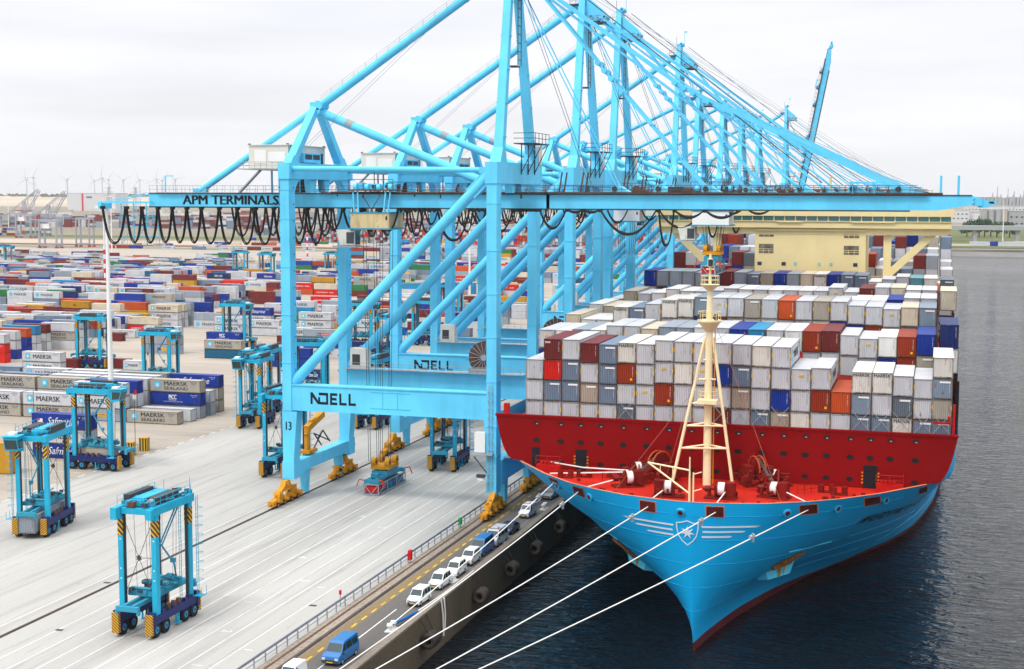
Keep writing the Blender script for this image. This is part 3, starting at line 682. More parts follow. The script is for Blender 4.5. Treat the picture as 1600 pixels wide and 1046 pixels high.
for x0, x1, z0, z1 in ((-34.6,-31.7,40.1,41.75-0.15),(-34.6,-31.7,36.8,38.6),(-17.9,-15.0,40.0,41.5),(-17.9,-15.0,36.7,38.4)):
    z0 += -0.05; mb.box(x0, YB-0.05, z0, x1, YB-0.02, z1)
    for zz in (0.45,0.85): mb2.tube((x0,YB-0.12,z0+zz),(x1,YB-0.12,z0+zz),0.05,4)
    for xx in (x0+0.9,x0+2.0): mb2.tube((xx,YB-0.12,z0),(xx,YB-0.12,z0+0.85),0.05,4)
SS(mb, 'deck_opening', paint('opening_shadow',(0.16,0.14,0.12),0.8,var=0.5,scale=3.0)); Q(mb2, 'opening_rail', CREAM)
mb = MB()
for x, c in ((-34.4,0),(-29.6,0),(-27.3,1),(-22.6,1),(-20.3,1),(-15.6,0)): mb.box(x-0.42 if c == 0 else x-0.28, YB-0.05, 34.3, x+0.42 if c == 0 else x+0.28, YB-0.02, 35.0, c)
Q(mb, 'porthole_window', [DARK, paint('pale_teal',(0.28,0.50,0.46),0.3)])
mb = MB()
for sd in (-1,1):
    xa, xb = sorted((XC+sd*13, XC+sd*28.8)); mb.box(xa, YB-1.2, 31.2, xb, YB+4, 31.5, 0)
    for z in (32.0,32.5): mb.tube((xa,YB-1.2,z),(xb,YB-1.2,z),0.05,4)
    for k in range(10): x = xa+(xb-xa)*k/9; mb.tube((x,YB-1.2,31.5),(x,YB-1.2,32.5),0.05,4)
Q(mb, 'side_gallery', CREAM)
mb = MB(); mb.tube((-21,YB+3,45.5),(-21,YB+3,52),0.25,8); mb.box(-24.5,YB+2.8,48.6,-17.5,YB+3.2,48.95); mb.tube((-21,YB+3,46),(-19.6,YB+3,48.5),0.15,6); mb.tube((-17,YB+4,45.5),(-17,YB+4,50.5),0.14,6); mb.tube((-1.5,YB+3,45.5),(-1.5,YB+3,49.5),0.18,6); mb.cbox((-1.5,YB+3,47.4),(1.6,0.5,0.3)); mb.tube((-40,YB+3,45.5),(-40,YB+3,48),0.12,6)
Q(mb, 'radar_mast', CREAM)
mb = MB()
for k in range(30): x = bx0+0.4+k*(bx1-bx0-0.8)/29; mb.tube((x,YB-1.4,45.5),(x,YB-1.4,46.5),0.05,4)
for z in (46.0,46.5): mb.tube((bx0+0.4,YB-1.4,z),(bx1-0.4,YB-1.4,z),0.05,4)
Q(mb, 'roof_railing', CREAM)
# lashing bridges between the bays (dark frames), a dark sheet for the outer gap's shade and the red side stanchion at the port corner
mb = MB()
for k in range(1, 8):
    y = 181.5+15.3*k-1.5
    for x in (-54.9, 0.25, 3.05): mb.beam((x,y,17),(x,y,27.0 if k > 1 else 24),0.35,0.35)
    mb.box(-55,y-0.3,26.2,3.1,y+0.3,26.5) if k > 1 else None
    mb.beam((0.2,y+0.5,18),(0.2,y+13.5,31),0.12,0.12)
mb.box(0.12,196,18,0.4,285,30.0)  # added dark sheet, stands for the shade between the two outermost columns
S(mb, 'lashing_bridge_and_gap_shade', paint('lashing_dark',(0.035,0.02,0.02),0.6))
mb = MB(); mb.beam((2.5,YW+1.0,ZT),(2.5,YW+1.0,23.0),0.3,0.3); mb.box(0,YW+0.9,20.5,2.6,YW+1.1,20.75); mb.cbox((1.9,YW+0.6,21.3),(0.35,0.35,0.5)); mb.cbox((-54.6,YW+0.9,ZT+0.7),(0.7,0.6,1.3))
SS(mb, 'corner_stanchion', RED)
mb = MB(); mb.box(XC-28, YW+0.6, 16.5, XC+28, 520, 18.2); S(mb, 'hatch_deck', RED)
# ------------------------------------------------------------------ containers
CP = {   # paint name: (colour word, base colour, rust)
 'W': ('pale grey', (0.50,0.51,0.54), 0.20), 'Wr': ('rust streaked white', (0.62,0.60,0.56), 0.42), 'Ww': ('off white', (0.66,0.66,0.65), 0.10),
 'CR': ('cream', (0.56,0.49,0.38), 0.12), 'GR': ('dirty beige', (0.36,0.33,0.28), 0.30), 'GRr': ('rusty beige', (0.38,0.32,0.26), 0.5),
 'BG': ('slate blue grey', (0.15,0.20,0.275), 0.24), 'BGr': ('rusted slate blue', (0.20,0.26,0.33), 0.46), 'BGd': ('dark slate grey', (0.12,0.15,0.185), 0.1),
 'LG': ('bluish grey', (0.27,0.31,0.36), 0.08), 'GN': ('grey green', (0.23,0.27,0.25), 0.12),
 'DR': ('maroon', (0.15,0.022,0.022), 0.08), 'RED': ('bright red', (0.55,0.012,0.008), 0.04), 'BR': ('brick red', (0.27,0.032,0.012), 0.08), 'OR': ('orange red', (0.48,0.075,0.018), 0.1),
 'BLUE': ('royal blue', (0.008,0.035,0.26), 0.05), 'NAVY': ('navy blue', (0.012,0.025,0.12), 0.06), 'LB': ('sky blue', (0.02,0.22,0.42), 0.06), 'TEAL': ('teal blue', (0.012,0.10,0.19), 0.06), 'CYT': ('pale teal', (0.12,0.30,0.36), 0.2),
 'Y': ('mustard yellow', (0.45,0.24,0.02), 0.15), 'GRN': ('green', (0.02,0.16,0.045), 0.06), 'TQ': ('turquoise green', (0.03,0.26,0.19), 0.06)}
CM = {}
for k, (wd_, c, ru) in CP.items():
    CM[k] = (paint('container_'+k.lower(), c, 0.5, var=0.09, rust=ru, streak=0.18, scale=1.0, bump=0.0), paint('container_frame_'+k.lower(), tuple(x*0.42+0.02*y for x, y in zip(c,(1,.6,.3))), 0.6, var=0.25, rust=min(1.0, 0.62+ru), rustc=(0.15,0.075,0.022)))
TXTD = paint('container_text_dark', (0.02,0.03,0.05), 0.5); TXTW = paint('container_text_white', (0.68,0.68,0.68), 0.5)
STARB = paint('star_square_blue', (0.06,0.46,0.68), 0.5); YTAB = paint('yellow_tab', (0.62,0.38,0.02), 0.6, var=0.2); UNDER = paint('underside_black', (0.012,0.011,0.010), 0.8)
REDM = paint('red_mark', (0.55,0.035,0.012), 0.5)
CW = 1.208
def side_mark(mb, mk, Lc, H):
    for sd in (-1, 1):
        x = sd*(CW+0.012); xd = (0, sd, 0)
        def at(u, z): return (x, (u if sd > 0 else Lc-u), z) if sd > 0 else (x, Lc-u, z)
        def T(s, u, z, h, m, wd=None, bold=0.012, shear=0.0):
            mb.text(s, (x, u if sd > 0 else Lc-u, z), (0, sd, 0), (0,0,1), h, m, wd, bold, 'L', shear)
        def sq(u0, z0, u1, z1, m, o=0.0):
            ys = (u0, u1) if sd > 0 else (Lc-u0, Lc-u1)
            p = [(x+sd*o, ys[0], z0), (x+sd*o, ys[1], z0), (x+sd*o, ys[1], z1), (x+sd*o, ys[0], z1)]
            mb.flat(p, m)
        k = Lc/12.19
        if mk in ('M', 'MS'):
            s = 1.45*min(1, k+0.15); u0 = 1.1*k; zc_ = H*0.53
            sq(u0, zc_-s/2, u0+s, zc_+s/2, 4)
            mb.star((x+sd*0.006, (u0+s/2) if sd > 0 else Lc-(u0+s/2), zc_), (0,sd,0), (0,0,1), s*0.40, 5)
            if mk == 'M': T('MAERSK', 3.5*k, H*0.53-0.55*min(1,k+0.1), 1.08*min(1,k+0.1), 2, 5.9*k, 0.03)
            else: T('MAERSK', 3.5*k, H*0.53+0.02, 0.86, 2, 5.6*k, 0.03); T('SEALAND', 3.5*k, H*0.53-0.92, 0.66, 2, 5.7*k, 0.015)
        elif mk == 'SAF':
            T('Safmarine', 3.3*k, 0.75, 1.35, 5, 6.6*k, 0.005, 0.35); sq(1.2*k, 1.1, 2.3*k, 1.75, 5); sq(1.2*k, 1.35, 1.75*k, 1.75, 6, 0.005)
        elif mk == 'MCC': T('MCC', 4.6*k, 1.25, 1.0, 5, 1.8*k, 0.05); sq(4.6*k, 1.02, 6.4*k, 1.12, 5); T('YOUR INTRA-ASIA PARTNER', 3.2*k, 0.62, 0.2, 5, 4.7*k, 0.0)
        elif mk == 'HS':
            T('HAMBURG', 1.3*k, 1.15, 0.62, 5, 4.1*k, 0.02, 0.2); T('SÜD', 8.0*k, 1.15, 0.75, 5, 2.2*k, 0.02, 0.2)
            for q in (0,1):
                ys = [5.9*k, 6.4*k, 7.4*k, 6.4*k, 5.9*k, 6.7*k]; zz = [2.05,2.05,1.45,0.85,0.85,1.45]
                if q == 0: mb.flat([(x, (u if sd > 0 else Lc-u), z) for u, z in zip(ys, zz)], 5)
        elif mk == 'APL': T('APL', 5.0*k, 0.7, 0.95, 5, 2.3*k, 0.05, 0.15); sq(4.9*k, 1.85, 7.2*k, 2.1, 6)
        elif mk == 'CMA': T('CMA CGM', 3.4*k, 0.85, 0.75, 5, 5.0*k, 0.03)
        elif mk == 'PO': sq(4.4*k, 1.0, 5.7*k, 1.75, 7); T('P&O', 4.5*k, 1.18, 0.4, 5, 1.1*k, 0.02); sq(5.7*k, 1.0, 8.4*k, 1.75, 3); T('Nedlloyd', 5.85*k, 1.15, 0.42, 7, 2.4*k, 0.01)
        elif mk == 'POR': sq(4.4*k, 1.0, 5.7*k, 1.75, 7); T('P&O', 4.5*k, 1.18, 0.4, 5, 1.1*k, 0.02); sq(5.7*k, 1.0, 8.4*k, 1.75, 6); T('Nedlloyd', 5.85*k, 1.15, 0.42, 5, 2.4*k, 0.01)
        elif mk == 'TAB': sq(0.9*k, H-0.75, 1.9*k, H-0.5, 6)
        elif mk == 'MSC': T('msc', 5.4*k, 0.9, 0.7, 2, 1.2*k, 0.02)
        elif mk == 'TEX': T('tex', 1.0*k, H-0.95, 0.5, 5, 1.5*k, 0.03)
        T('0718', Lc-2.3*k, H-0.62, 0.2, 2 if mk not in ('SAF','MCC','HS','APL','CMA','TEX') else 5, 1.5*k)
        T('45G1', Lc-2.0*k, H-0.95, 0.16, 2 if mk not in ('SAF','MCC','HS','APL','CMA','TEX') else 5, 0.9*k)
CMESH = {}
def cont_mesh(col, Lc=12.19, H=2.83, end='', side=''):
    key = (col, Lc, H, end, side)
    if key in CMESH: return CMESH[key]
    mb = MB(); g = 0.035; top = H-0.07
    dark = col in ('DR','RED','BR','OR','BLUE','NAVY','LB','TEAL','GRN','TQ','BG','BGd','BGr')
    # corner posts and rails
    for sx in (-1, 1):
        for y0, y1 in ((0,0.14),(Lc-0.14,Lc)): mb.box(min(sx*CW,sx*(CW-0.13)), y0, 0.02, max(sx*CW,sx*(CW-0.13)), y1, top, 1)
        mb.box(min(sx*CW,sx*(CW-0.06)), 0.14, 0.04, max(sx*CW,sx*(CW-0.06)), Lc-0.14, 0.2, 1); mb.box(min(sx*CW,sx*(CW-0.06)), 0.14, top-0.1, max(sx*CW,sx*(CW-0.06)), Lc-0.14, top-0.012, 1)
    for y0, y1 in ((0.003,0.1),(Lc-0.1,Lc-0.003)):
        mb.box(-CW+0.13, y0, 0.04, CW-0.13, y1, 0.18, 1); mb.box(-CW+0.13, y0, top-0.13, CW-0.13, y1, top-0.012, 1)
    # roof and underside
    mb.flat([(-CW+0.004,0.004,top-0.008),(CW-0.004,0.004,top-0.008),(CW-0.004,Lc-0.004,top-0.008),(-CW+0.004,Lc-0.004,top-0.008)], 0)
    mb.flat([(-CW+0.01,0.01,0.03),(-CW+0.01,Lc-0.01,0.03),(CW-0.01,Lc-0.01,0.03),(CW-0.01,0.01,0.03)], 8)
    mb.box(-CW+0.16, 0.02, 0.0, CW-0.16, 0.05, 0.05, 8)
    # pressed walls
    def wall(n, a, b, d, P):
        q = []; st = (b-a)/n
        for i in range(n):
            u = a+i*st; q += [(u, 0), (u+st*0.32, 0), (u+st*0.5, d), (u+st*0.82, d)]
        q.append((b, 0)); vs = [P(u, dd, 0.18) for u, dd in q] + [P(u, dd, top-0.1) for u, dd in q]; m = len(q)
        mb.add(vs, [(i, i+1, i+1+m, i+m) for i in range(m-1)], 0)
    wall(9, -CW+0.13, CW-0.13, 0.085, lambda u, d, z: (u, 0.02+d, z))
    wall(9, -CW+0.13, CW-0.13, 0.05, lambda u, d, z: (-u, Lc-0.03-d, z))
    nn = int(Lc*2.4)
    wall(nn, 0.14, Lc-0.14, 0.035, lambda u, d, z: (CW-0.012-d, u, z))
    wall(nn, 0.14, Lc-0.14, 0.035, lambda u, d, z: (-CW+0.012+d, Lc-u, z))
    if 'y' in end:
        zz = H*0.48
        for sx in (-1, 1):
            mb.box(sx*(CW-0.08)-0.07, -0.012, zz, sx*(CW-0.08)+0.07, 0.02, zz+0.55, 3)
    if 'b' in end: mb.box(-0.35, -0.015, H-0.62, 0.95, 0.02, H-0.40, 5)
    if 'm' in end: mb.text('MAERSK', (-CW+0.2, -0.016, H-0.62), (1,0,0), (0,0,1), 0.36, 2, 2.0, 0.03)
    if 't' in end: mb.text('tex', (-CW+0.15, -0.016, H-0.65), (1,0,0), (0,0,1), 0.3, 5, 0.75, 0.04)
    if 'o' in end: mb.box(-0.3, -0.014, H*0.62, 0.3, 0.02, H*0.62+0.25, 6 if 'y' not in end else 3)
    if 'q' in end: mb.box(0.5, -0.014, 0.45, 0.8, 0.02, 0.75, 3)
    mb.text('072 45G1', (CW-0.42, -0.016, H-0.45), (0,0,-1), (1,0,0), 0.10, 5 if dark else 2, 1.3)
    # doors at the far end: locking bars
    for x in (-0.85,-0.35,0.35,0.85): mb.tube((x, Lc+0.01, 0.15), (x, Lc+0.01, top-0.1), 0.025, 5, 1)
    mb.box(-0.55, Lc-0.02, H*0.45, -0.15, Lc+0.014, H*0.45+0.6, 4 if side in ('M','MS') else 5); mb.box(0.15, Lc-0.02, H*0.45, 0.55, Lc+0.014, H*0.45+0.6, 4 if side in ('M','MS') else 5)
    if side: side_mark(mb, side, Lc, H)
    me = bpy.data.meshes.new('shipping_container'); me.from_pydata(mb.v, [], mb.f)
    for m_ in (*CM[col], TXTD, YTAB, STARB, TXTW, REDM, MATS['navy_paint'], UNDER): me.materials.append(m_)
    me.polygons.foreach_set('material_index', mb.m); me.update()
    CMESH[key] = me; return me
NC = [0]
def container(col, label, group, loc, rz=0.0, Lc=12.19, H=2.83, end='', side=''):
    o = link('shipping_container', cont_mesh(col, Lc, H, end, side), None, loc, rz)
    NC[0] += 1
    return tag(o, label, 'container', group)

# the bays on the ship. a column is (number of tiers, paints from the top down); column 0 is beside the quay
PIT = 2.5; XB = -54.9; ZB = 18.25
def colx(c, k): return XB + PIT*c + PIT/2 + (0.42 if c == 22 and k > 0 else 0) - (0.32 if k == 0 and c == 22 else 0.0)
NAMES = ['front','second','third','fourth','fifth','sixth','seventh']
ENDS = {'W': ['y','y','yo','',''], 'Ww': ['y',''], 'BG': ['b'], 'BGr': ['b'], 'BGd': ['b'], 'GR': ['b','y'], 'BR': ['q'], 'OR': ['q',''], 'GRr': ['b','']}
rs = random.Random(11)
SPARE = []      # the ones too hidden or too far to build singly: (paint, location, turn)
def stack(k, c, ntop, cols, zt, marks=None):
    """cols from the top down; zt is the height of the stack's top"""
    x = colx(c, k); y = 181.5+15.3*k+rs.uniform(-0.06,0.06); n = len(cols)
    total = ntop; H = (zt-ZB)/total
    tw = ['top','second from top','third from top','fourth from top','fifth from top']
    for i, cc in enumerate(cols):
        z = zt-H*(i+1); e = ''; s = 'M' if cc in ('W','Ww','WM') and rs.random() < 0.6 else ''
        if cc == 'WM': cc_, e = 'Wr', 'm'
        elif cc == 'TX': cc_, e = 'DR', 't'
        else: cc_ = cc; e = rs.choice(ENDS.get(cc, ['']))
        wd_ = CP[cc_][0]; bay = NAMES[k]; pos = ORD[c-1 if k == 0 else c]
        extra = ' lettered' if e == 'm' else ''
        lab = f'{wd_}{extra} container, {tw[i]}, {pos} column from quay, ship\'s {bay} bay'
        container(cc_, lab, f'containers stacked in the ship\'s {bay} bay', (x, y, z), 0, 12.19, round(H, 2), e, s)
FB = {1:(3,'W W W'),2:(4,'TX RED BG W'),3:(4,'W BG BG W'),4:(4,'DR W GRr W'),5:(4,'BG BG BG W'),6:(4,'WM BR W BGd'),7:(4,'W W W W'),8:(4,'W W BR W'),9:(4,'W Wr W W'),10:(4,'W W W W'),11:(4,'W BLUE W DR'),12:(4,'W BG GRr W'),13:(4,'Wr W W BG'),14:(4,'W W BLUE GRr'),15:(3,'W W Wr'),16:(3,'W BR W'),17:(2,'OR W'),18:(3,'WM BGr BG'),19:(3,'WM W BG'),20:(3,'W BGd WM'),21:(3,'W W BG'),22:(4,'Wr BGr GR BG')}
TOPS0 = {1:26.6,2:29.4,3:29.4,4:29.0,5:28.9,6:29.2,7:29.1,8:29.7,9:29.6,10:29.6,11:29.6,12:29.5,13:29.4,14:29.3,15:26.6,16:26.8,17:23.9,18:26.5,19:26.5,20:26.2,21:25.9,22:28.65}
for c, (n, s) in FB.items(): stack(0, c, n, s.split(), TOPS0[c])
def bay(k, spec, tiers, show, dz=None):
    """spec: column -> (top height, top paint); lower tiers follow at random"""
    for c, (zt, top) in spec.items():
        sh = show if not isinstance(show, dict) else show.get(c, show['*'])
        low = [rs.choice(['W','W','W','Ww','GR','BG','BLUE','BR','Wr']) for _ in range(sh-1)]
        if top in ('RED','DR','OR') and k == 1: low = [rs.choice(['GR','W'])]*(sh-1)
        stack(k, c, tiers, [top]+low, zt)
bay(1, {0:(29.1,'W'),1:(29.1,'Ww'),2:(29.3,'LG'),3:(29.3,'Ww'),4:(30.0,'W'),5:(30.0,'W'),6:(29.7,'CR'),7:(30,'LG'),8:(30,'LG'),9:(30.1,'Ww'),10:(30.1,'W'),11:(30,'BLUE'),12:(30,'LB'),13:(30,'W'),14:(30,'Ww'),15:(30,'BR'),16:(30.1,'DR'),17:(29.6,'W'),18:(29.2,'W'),19:(29.5,'Ww'),20:(29.6,'BR'),21:(30.0,'BLUE'),22:(31.4,'NAVY')}, 4, {'*':1,0:2,15:2,16:2,17:2,18:2,19:2,20:2,21:2,22:2,6:2})
bay(2, {0:(30.1,'CR'),1:(29.4,'Ww'),2:(29.4,'Ww'),3:(31.4,'WM'),4:(31.4,'BG'),5:(32.0,'W'),6:(32.7,'WM'),7:(32.9,'WM'),8:(33.2,'BGr'),9:(33.2,'W'),10:(33.2,'W'),11:(33.1,'GR'),12:(33.1,'W'),13:(33.0,'OR'),14:(33.0,'W'),15:(33.0,'GR'),16:(33.0,'W'),17:(32.5,'W'),18:(32.4,'W'),19:(32.1,'W'),20:(32.4,'CR'),21:(32.4,'BGr'),22:(30.1,'BLUE')}, 5, {'*':2,1:1,2:1,22:2})
bay(3, {0:(30.6,'Ww'),1:(30.3,'CR'),2:(30.3,'Ww'),16:(32.0,'Ww'),17:(32.2,'Ww'),18:(32.2,'Ww'),19:(32.4,'BLUE'),20:(32.7,'W'),21:(32.7,'W'),22:(33.9,'CR')}, 5, 1)
bay(4, {0:(30.4,'W'),1:(31.8,'GR'),2:(31.4,'W'),3:(31.6,'Ww'),4:(32.3,'Ww'),5:(32.0,'Ww'),6:(32.0,'W'),7:(32.2,'W'),8:(32.6,'W'),9:(32.5,'Ww'),10:(32.5,'W'),11:(32.5,'Ww'),12:(32.5,'W'),13:(32.5,'Ww'),14:(32.5,'W'),15:(33.1,'W'),16:(32.4,'W'),17:(33.1,'DR'),18:(33.3,'W'),19:(33.3,'CR'),20:(33.0,'Ww'),21:(33.0,'W'),22:(32.6,'Ww')}, 5, {'*':1,17:2,18:2})
bay(6, {0:(33.8,'BLUE'),1:(33.7,'LG'),2:(33.7,'LG'),3:(33.7,'LG'),4:(33.5,'LG'),5:(33.4,'BGd'),6:(33.8,'DR'),7:(33.7,'LG'),8:(33.4,'BG'),9:(33.6,'GR'),10:(33.6,'BLUE'),11:(33.6,'LG'),12:(33.6,'CR'),13:(33.6,'WM'),14:(33.6,'BLUE'),15:(33.6,'BG'),16:(33.5,'BG'),17:(32.4,'Ww'),18:(32.9,'W'),19:(33.4,'W'),20:(33.2,'CYT'),21:(33.2,'Wr'),22:(33.0,'BGd')}, 5, {'*':1,0:2})
# lashing rods crossed in front of the lowest tier
for c in (6, 11, 12, 13, 14, 18, 19, 20, 21, 22):
    x = colx(c, 0)
    for s in (-1, 1):
        mb = MB(); mb.tube((x-s*1.1, 181.3-0.03*s, 19.0), (x+s*1.1, 181.3-0.03*s, 21.6), 0.035, 4); S(mb, 'lashing_rod', GREYS)
# ------------------------------------------------------------------ container yard
YK = {'M':('W','M'),'m':('CR','M'),'S':('GR','MS'),'A':('BLUE','SAF'),'C':('BLUE','MCC'),'H':('RED','HS'),'P':('BLUE','APL'),'G':('NAVY','CMA'),'p':('LG','PO'),'r':('LG','POR'),'n':('GN','PO'),
      'd':('DR','TAB'),'D':('DR',''),'b':('BLUE',''),'o':('OR','TAB'),'y':('Y','MSC'),'c':('CR','TAB'),'t':('TEAL',''),'l':('LB',''),'g':('GRN',''),'B':('BR',''),'w':('W',''),'L':('LG',''),'k':('BG','')}
MKW = {'M':' star marked','MS':' star marked','SAF':' script lettered','MCC':' white lettered','HS':' arrow marked','APL':' white lettered','CMA':' white lettered','PO':' yellow tagged','POR':' red tagged','TAB':'','MSC':'','':''}
ROWS = [(-151.6,262.4,40,'S'),(-164.3,262.4,40,'pMM'),(-177.1,262.4,40,'SM'),(-189.8,262.4,40,'SM'),(-202.6,262.4,40,'SM'),(-215.3,262.4,40,'MM'),(-151.0,266.9,40,'w'),(-163.8,266.9,40,'Lwb'),(-176.5,266.9,40,'SMS'),(-189.2,266.9,40,'LMS'),(-202.0,266.9,40,'Mb'),(-214.8,266.9,40,'M'),(-151.2,271.4,40,'LCS'),(-163.9,271.4,40,'wMM'),(-176.7,271.4,40,'wMM'),(-189.4,271.4,40,'Mkk'),(-202.2,271.4,40,'wwL'),(-151.4,276.0,40,'LM'),(-164.2,276.0,40,'wwM'),(-176.9,276.0,40,'wwM'),(-189.7,276.0,40,'wM'),(-202.4,276.0,40,'kw'),(-151.8,280.7,40,'SSA'),(-164.6,280.7,40,'wwn'),(-177.3,280.7,40,'wwM'),(-190.1,280.7,40,'wwM'),(-202.8,280.7,40,'wwk'),(-215.6,280.7,40,'wL'),(-226.0,330.5,40,'MM'),(-226.7,339.2,20,'d'),(-213.5,343.4,40,'d'),(-207.4,340.9,20,'M'),(-218.3,379.9,40,'pLM'),(-253.8,344.5,40,'HHw'),(-256.6,353.5,20,'bww'),(-258.6,361.5,40,'bbo'),(-261.1,369.7,40,'wwl'),(-261.4,375.1,40,'wwD'),(-255.2,381.0,40,'wSw'),(-257.6,389.9,40,'wwL'),(-261.4,454.4,40,'MMm'),(-261.7,459.5,40,'wwm'),(-262.0,464.7,40,'LLL'),(-256.4,469.2,40,'gPb'),(-258.3,435.5,40,'Hc'),(-256.4,417.6,40,'M'),(-255.2,407.1,20,'d'),(-301.6,459.8,40,'wDy'),(-310.7,451.3,40,'wMM'),(-312.2,435.1,40,'wML'),(-297.6,425.0,40,'wbB'),(-300.9,468.4,40,'wwo'),(-229.7,444.8,40,'MM'),(-224.4,453.9,40,'MMA'),(-194.3,373.6,40,'tS'),(-205.5,395.2,40,'wC'),(-213.6,438.4,40,'wM'),(-196.0,441.8,40,'SMM'),(-168.0,385.6,40,'MAr'),(-191.3,415.5,40,'DM'),(-151.9,382.3,40,'PG'),(-166.4,360.1,40,'bb'),(-151.9,337.6,20,'G'),(-179.5,449.5,40,'wM'),(-220.5,467.8,40,'bB'),(-278.1,564.8,40,'dd'),(-270.7,575.1,40,'AL'),(-366.8,635.9,40,'DM'),(-359.3,633.5,20,'yM'),(-351.9,631.0,20,'Gp'),(-339.2,630.4,40,'Dk'),(-325.7,630.2,40,'HH'),(-311.3,625.5,40,'cM'),(-304.4,623.2,20,'BD'),(-286.6,624.7,40,'oH'),(-273.8,624.4,40,'Hc'),(-257.6,621.0,40,'Dg'),(-278.9,461.8,40,'wyo'),(-289.3,521.7,40,'wwL'),(-301.9,527.8,40,'Db'),(-315.4,537.5,40,'wML'),(-293.6,537.6,20,'D'),(-280.8,750.0,40,'kp'),(-178.2,503.2,40,'wD'),(-164.5,488.8,40,'ro'),(-202.8,534.1,40,'wr'),(-223.2,557.5,40,'HD'),(-156.3,478.7,40,'wS'),(-158.5,447.4,40,'MD'),(-142.9,431.2,40,'wk'),(-180.7,463.3,40,'LMS'),(-190.2,685.9,40,'Hd'),(-357.6,538.2,40,'cM'),(-361.1,522.2,40,'Mc'),(-367.2,513.0,40,'wn'),(-344.5,535.1,40,'wM'),(-351.1,564.0,40,'wSM'),(-339.1,568.0,40,'MM'),(-394.1,652.8,40,'wSw'),(-392.0,664.5,40,'Mw')]
HC = 2.76
far = MB(); FARM = []; FARI = {}
def farmat(m):
    if m.name not in FARI: FARI[m.name] = len(FARM); FARM.append(m)
    return FARI[m.name]
def farbox(x, y, z, Lc, col, H=2.76, alongx=True, mark=''):
    """one simple container in the mass of far ones: pressed body, frame edges, its big lettering"""
    b = farmat(CM[col][0]); f = farmat(CM[col][1])
    if alongx:
        far.box(x-Lc, y, z+0.03, x, y+2.44, z+H-0.03, b)
        for xx in (x-Lc, x-0.14): far.box(xx, y-0.012, z+0.04, xx+0.14, y+0.1, z+H-0.04, f)
        if mark in ('M','MS'):
            k = Lc/12.19; far.box(x-Lc+1.1*k, y-0.03, z+0.7, x-Lc+1.1*k+1.4, y+0.01, z+2.1, farmat(STARB)); far.text('MAERSK', (x-Lc+3.5*k, y-0.02, z+0.9), (1,0,0), (0,0,1), 1.0, farmat(TXTD), 5.8*k, 0.03)
        elif mark == 'HS': far.text('HAMBURG  SÜD', (x-Lc+1.6, y-0.02, z+1.0), (1,0,0), (0,0,1), 0.7, farmat(TXTW), Lc-3.5, 0.02)
        elif mark in ('SAF','APL','CMA','MCC'): far.text({'SAF':'Safmarine','APL':'APL','CMA':'CMA CGM','MCC':'MCC'}[mark], (x-Lc*0.66, y-0.02, z+0.8), (1,0,0), (0,0,1), 1.1, farmat(TXTW), Lc*0.36, 0.02)
        elif mark in ('PO','POR'): far.box(x-Lc*0.62, y-0.02, z+1.0, x-Lc*0.52, y+0.01, z+1.8, farmat(MATS['navy_paint'])); far.box(x-Lc*0.52, y-0.02, z+1.0, x-Lc*0.3, y+0.01, z+1.8, farmat(REDM if mark == 'POR' else YTAB))
    else:
        far.box(x-1.22, y, z+0.03, x+1.22, y+Lc, z+H-0.03, b)
        for xx in (x-1.22, x+1.10): far.box(xx, y-0.012, z+0.04, xx+0.12, y+0.1, z+H-0.04, f)
def bandof(y): return 0 if y < 290 else (1 if y < 400 else (2 if y < 490 else 3))
from collections import defaultdict
def pxx(x, y): return (x*rt.x + y*rt.y)/(x*fw.x + y*fw.y - 1.0)
order = defaultdict(list)
for (x, y, Lc, st) in ROWS:
    bd = bandof(y)
    key = (0, y) if bd == 0 else (bd,)
    order[key].append((pxx(x, y), x, y))
for k_ in order: order[k_].sort(reverse=(k_[0] == 0))
rowys = sorted({r[1] for r in ROWS if r[1] < 290})
TN = {1:['only tier'],2:['bottom tier','top tier'],3:['bottom tier','middle tier','top tier'],4:['bottom tier','second tier','third tier','top tier']}
for (x, y, Lc, st) in ROWS:
    L_ = 12.19 if Lc == 40 else 6.06; bd = bandof(y); n = len(st)
    key = (0, y) if bd == 0 else (bd,)
    idx = [i for i, q in enumerate(order[key]) if q[1] == x and q[2] == y][0]
    for i, c in enumerate(st):
        col, mk = YK[c]; z = i*HC+0.008
        single = (bd == 0 and (y < 263 or i == n-1 or (y > 280 and x > -153) or (y > 270 and y < 272 and x > -152))) or (bd == 1 and i >= n-2) or (bd == 2 and i >= n-(2 if x > -262 else 1) and x > -330)
        if not single: farbox(x, y, z, L_, col, HC, True, mk); continue
        size = 'short ' if Lc == 20 else ''
        if bd == 0: where = f'{ORD[idx]} stack from quay, {["front","second","third","fourth","rear"][rowys.index(y)]} row, block by mast'
        else: where = f'{ORD[idx]} stack from inland end, {["","second","third"][bd]} yard band' if idx < 23 else f'stack {idx+1} from inland end, {["","second","third"][bd]} yard band'
        container(col, f'{size}{CP[col][0]}{MKW[mk]} container, {TN[n][i]}, {where}', f'containers stacked in the {["nearest","second","third"][bd]} band of the yard', (x, y+CW, z), R(90), L_, HC, '', mk)
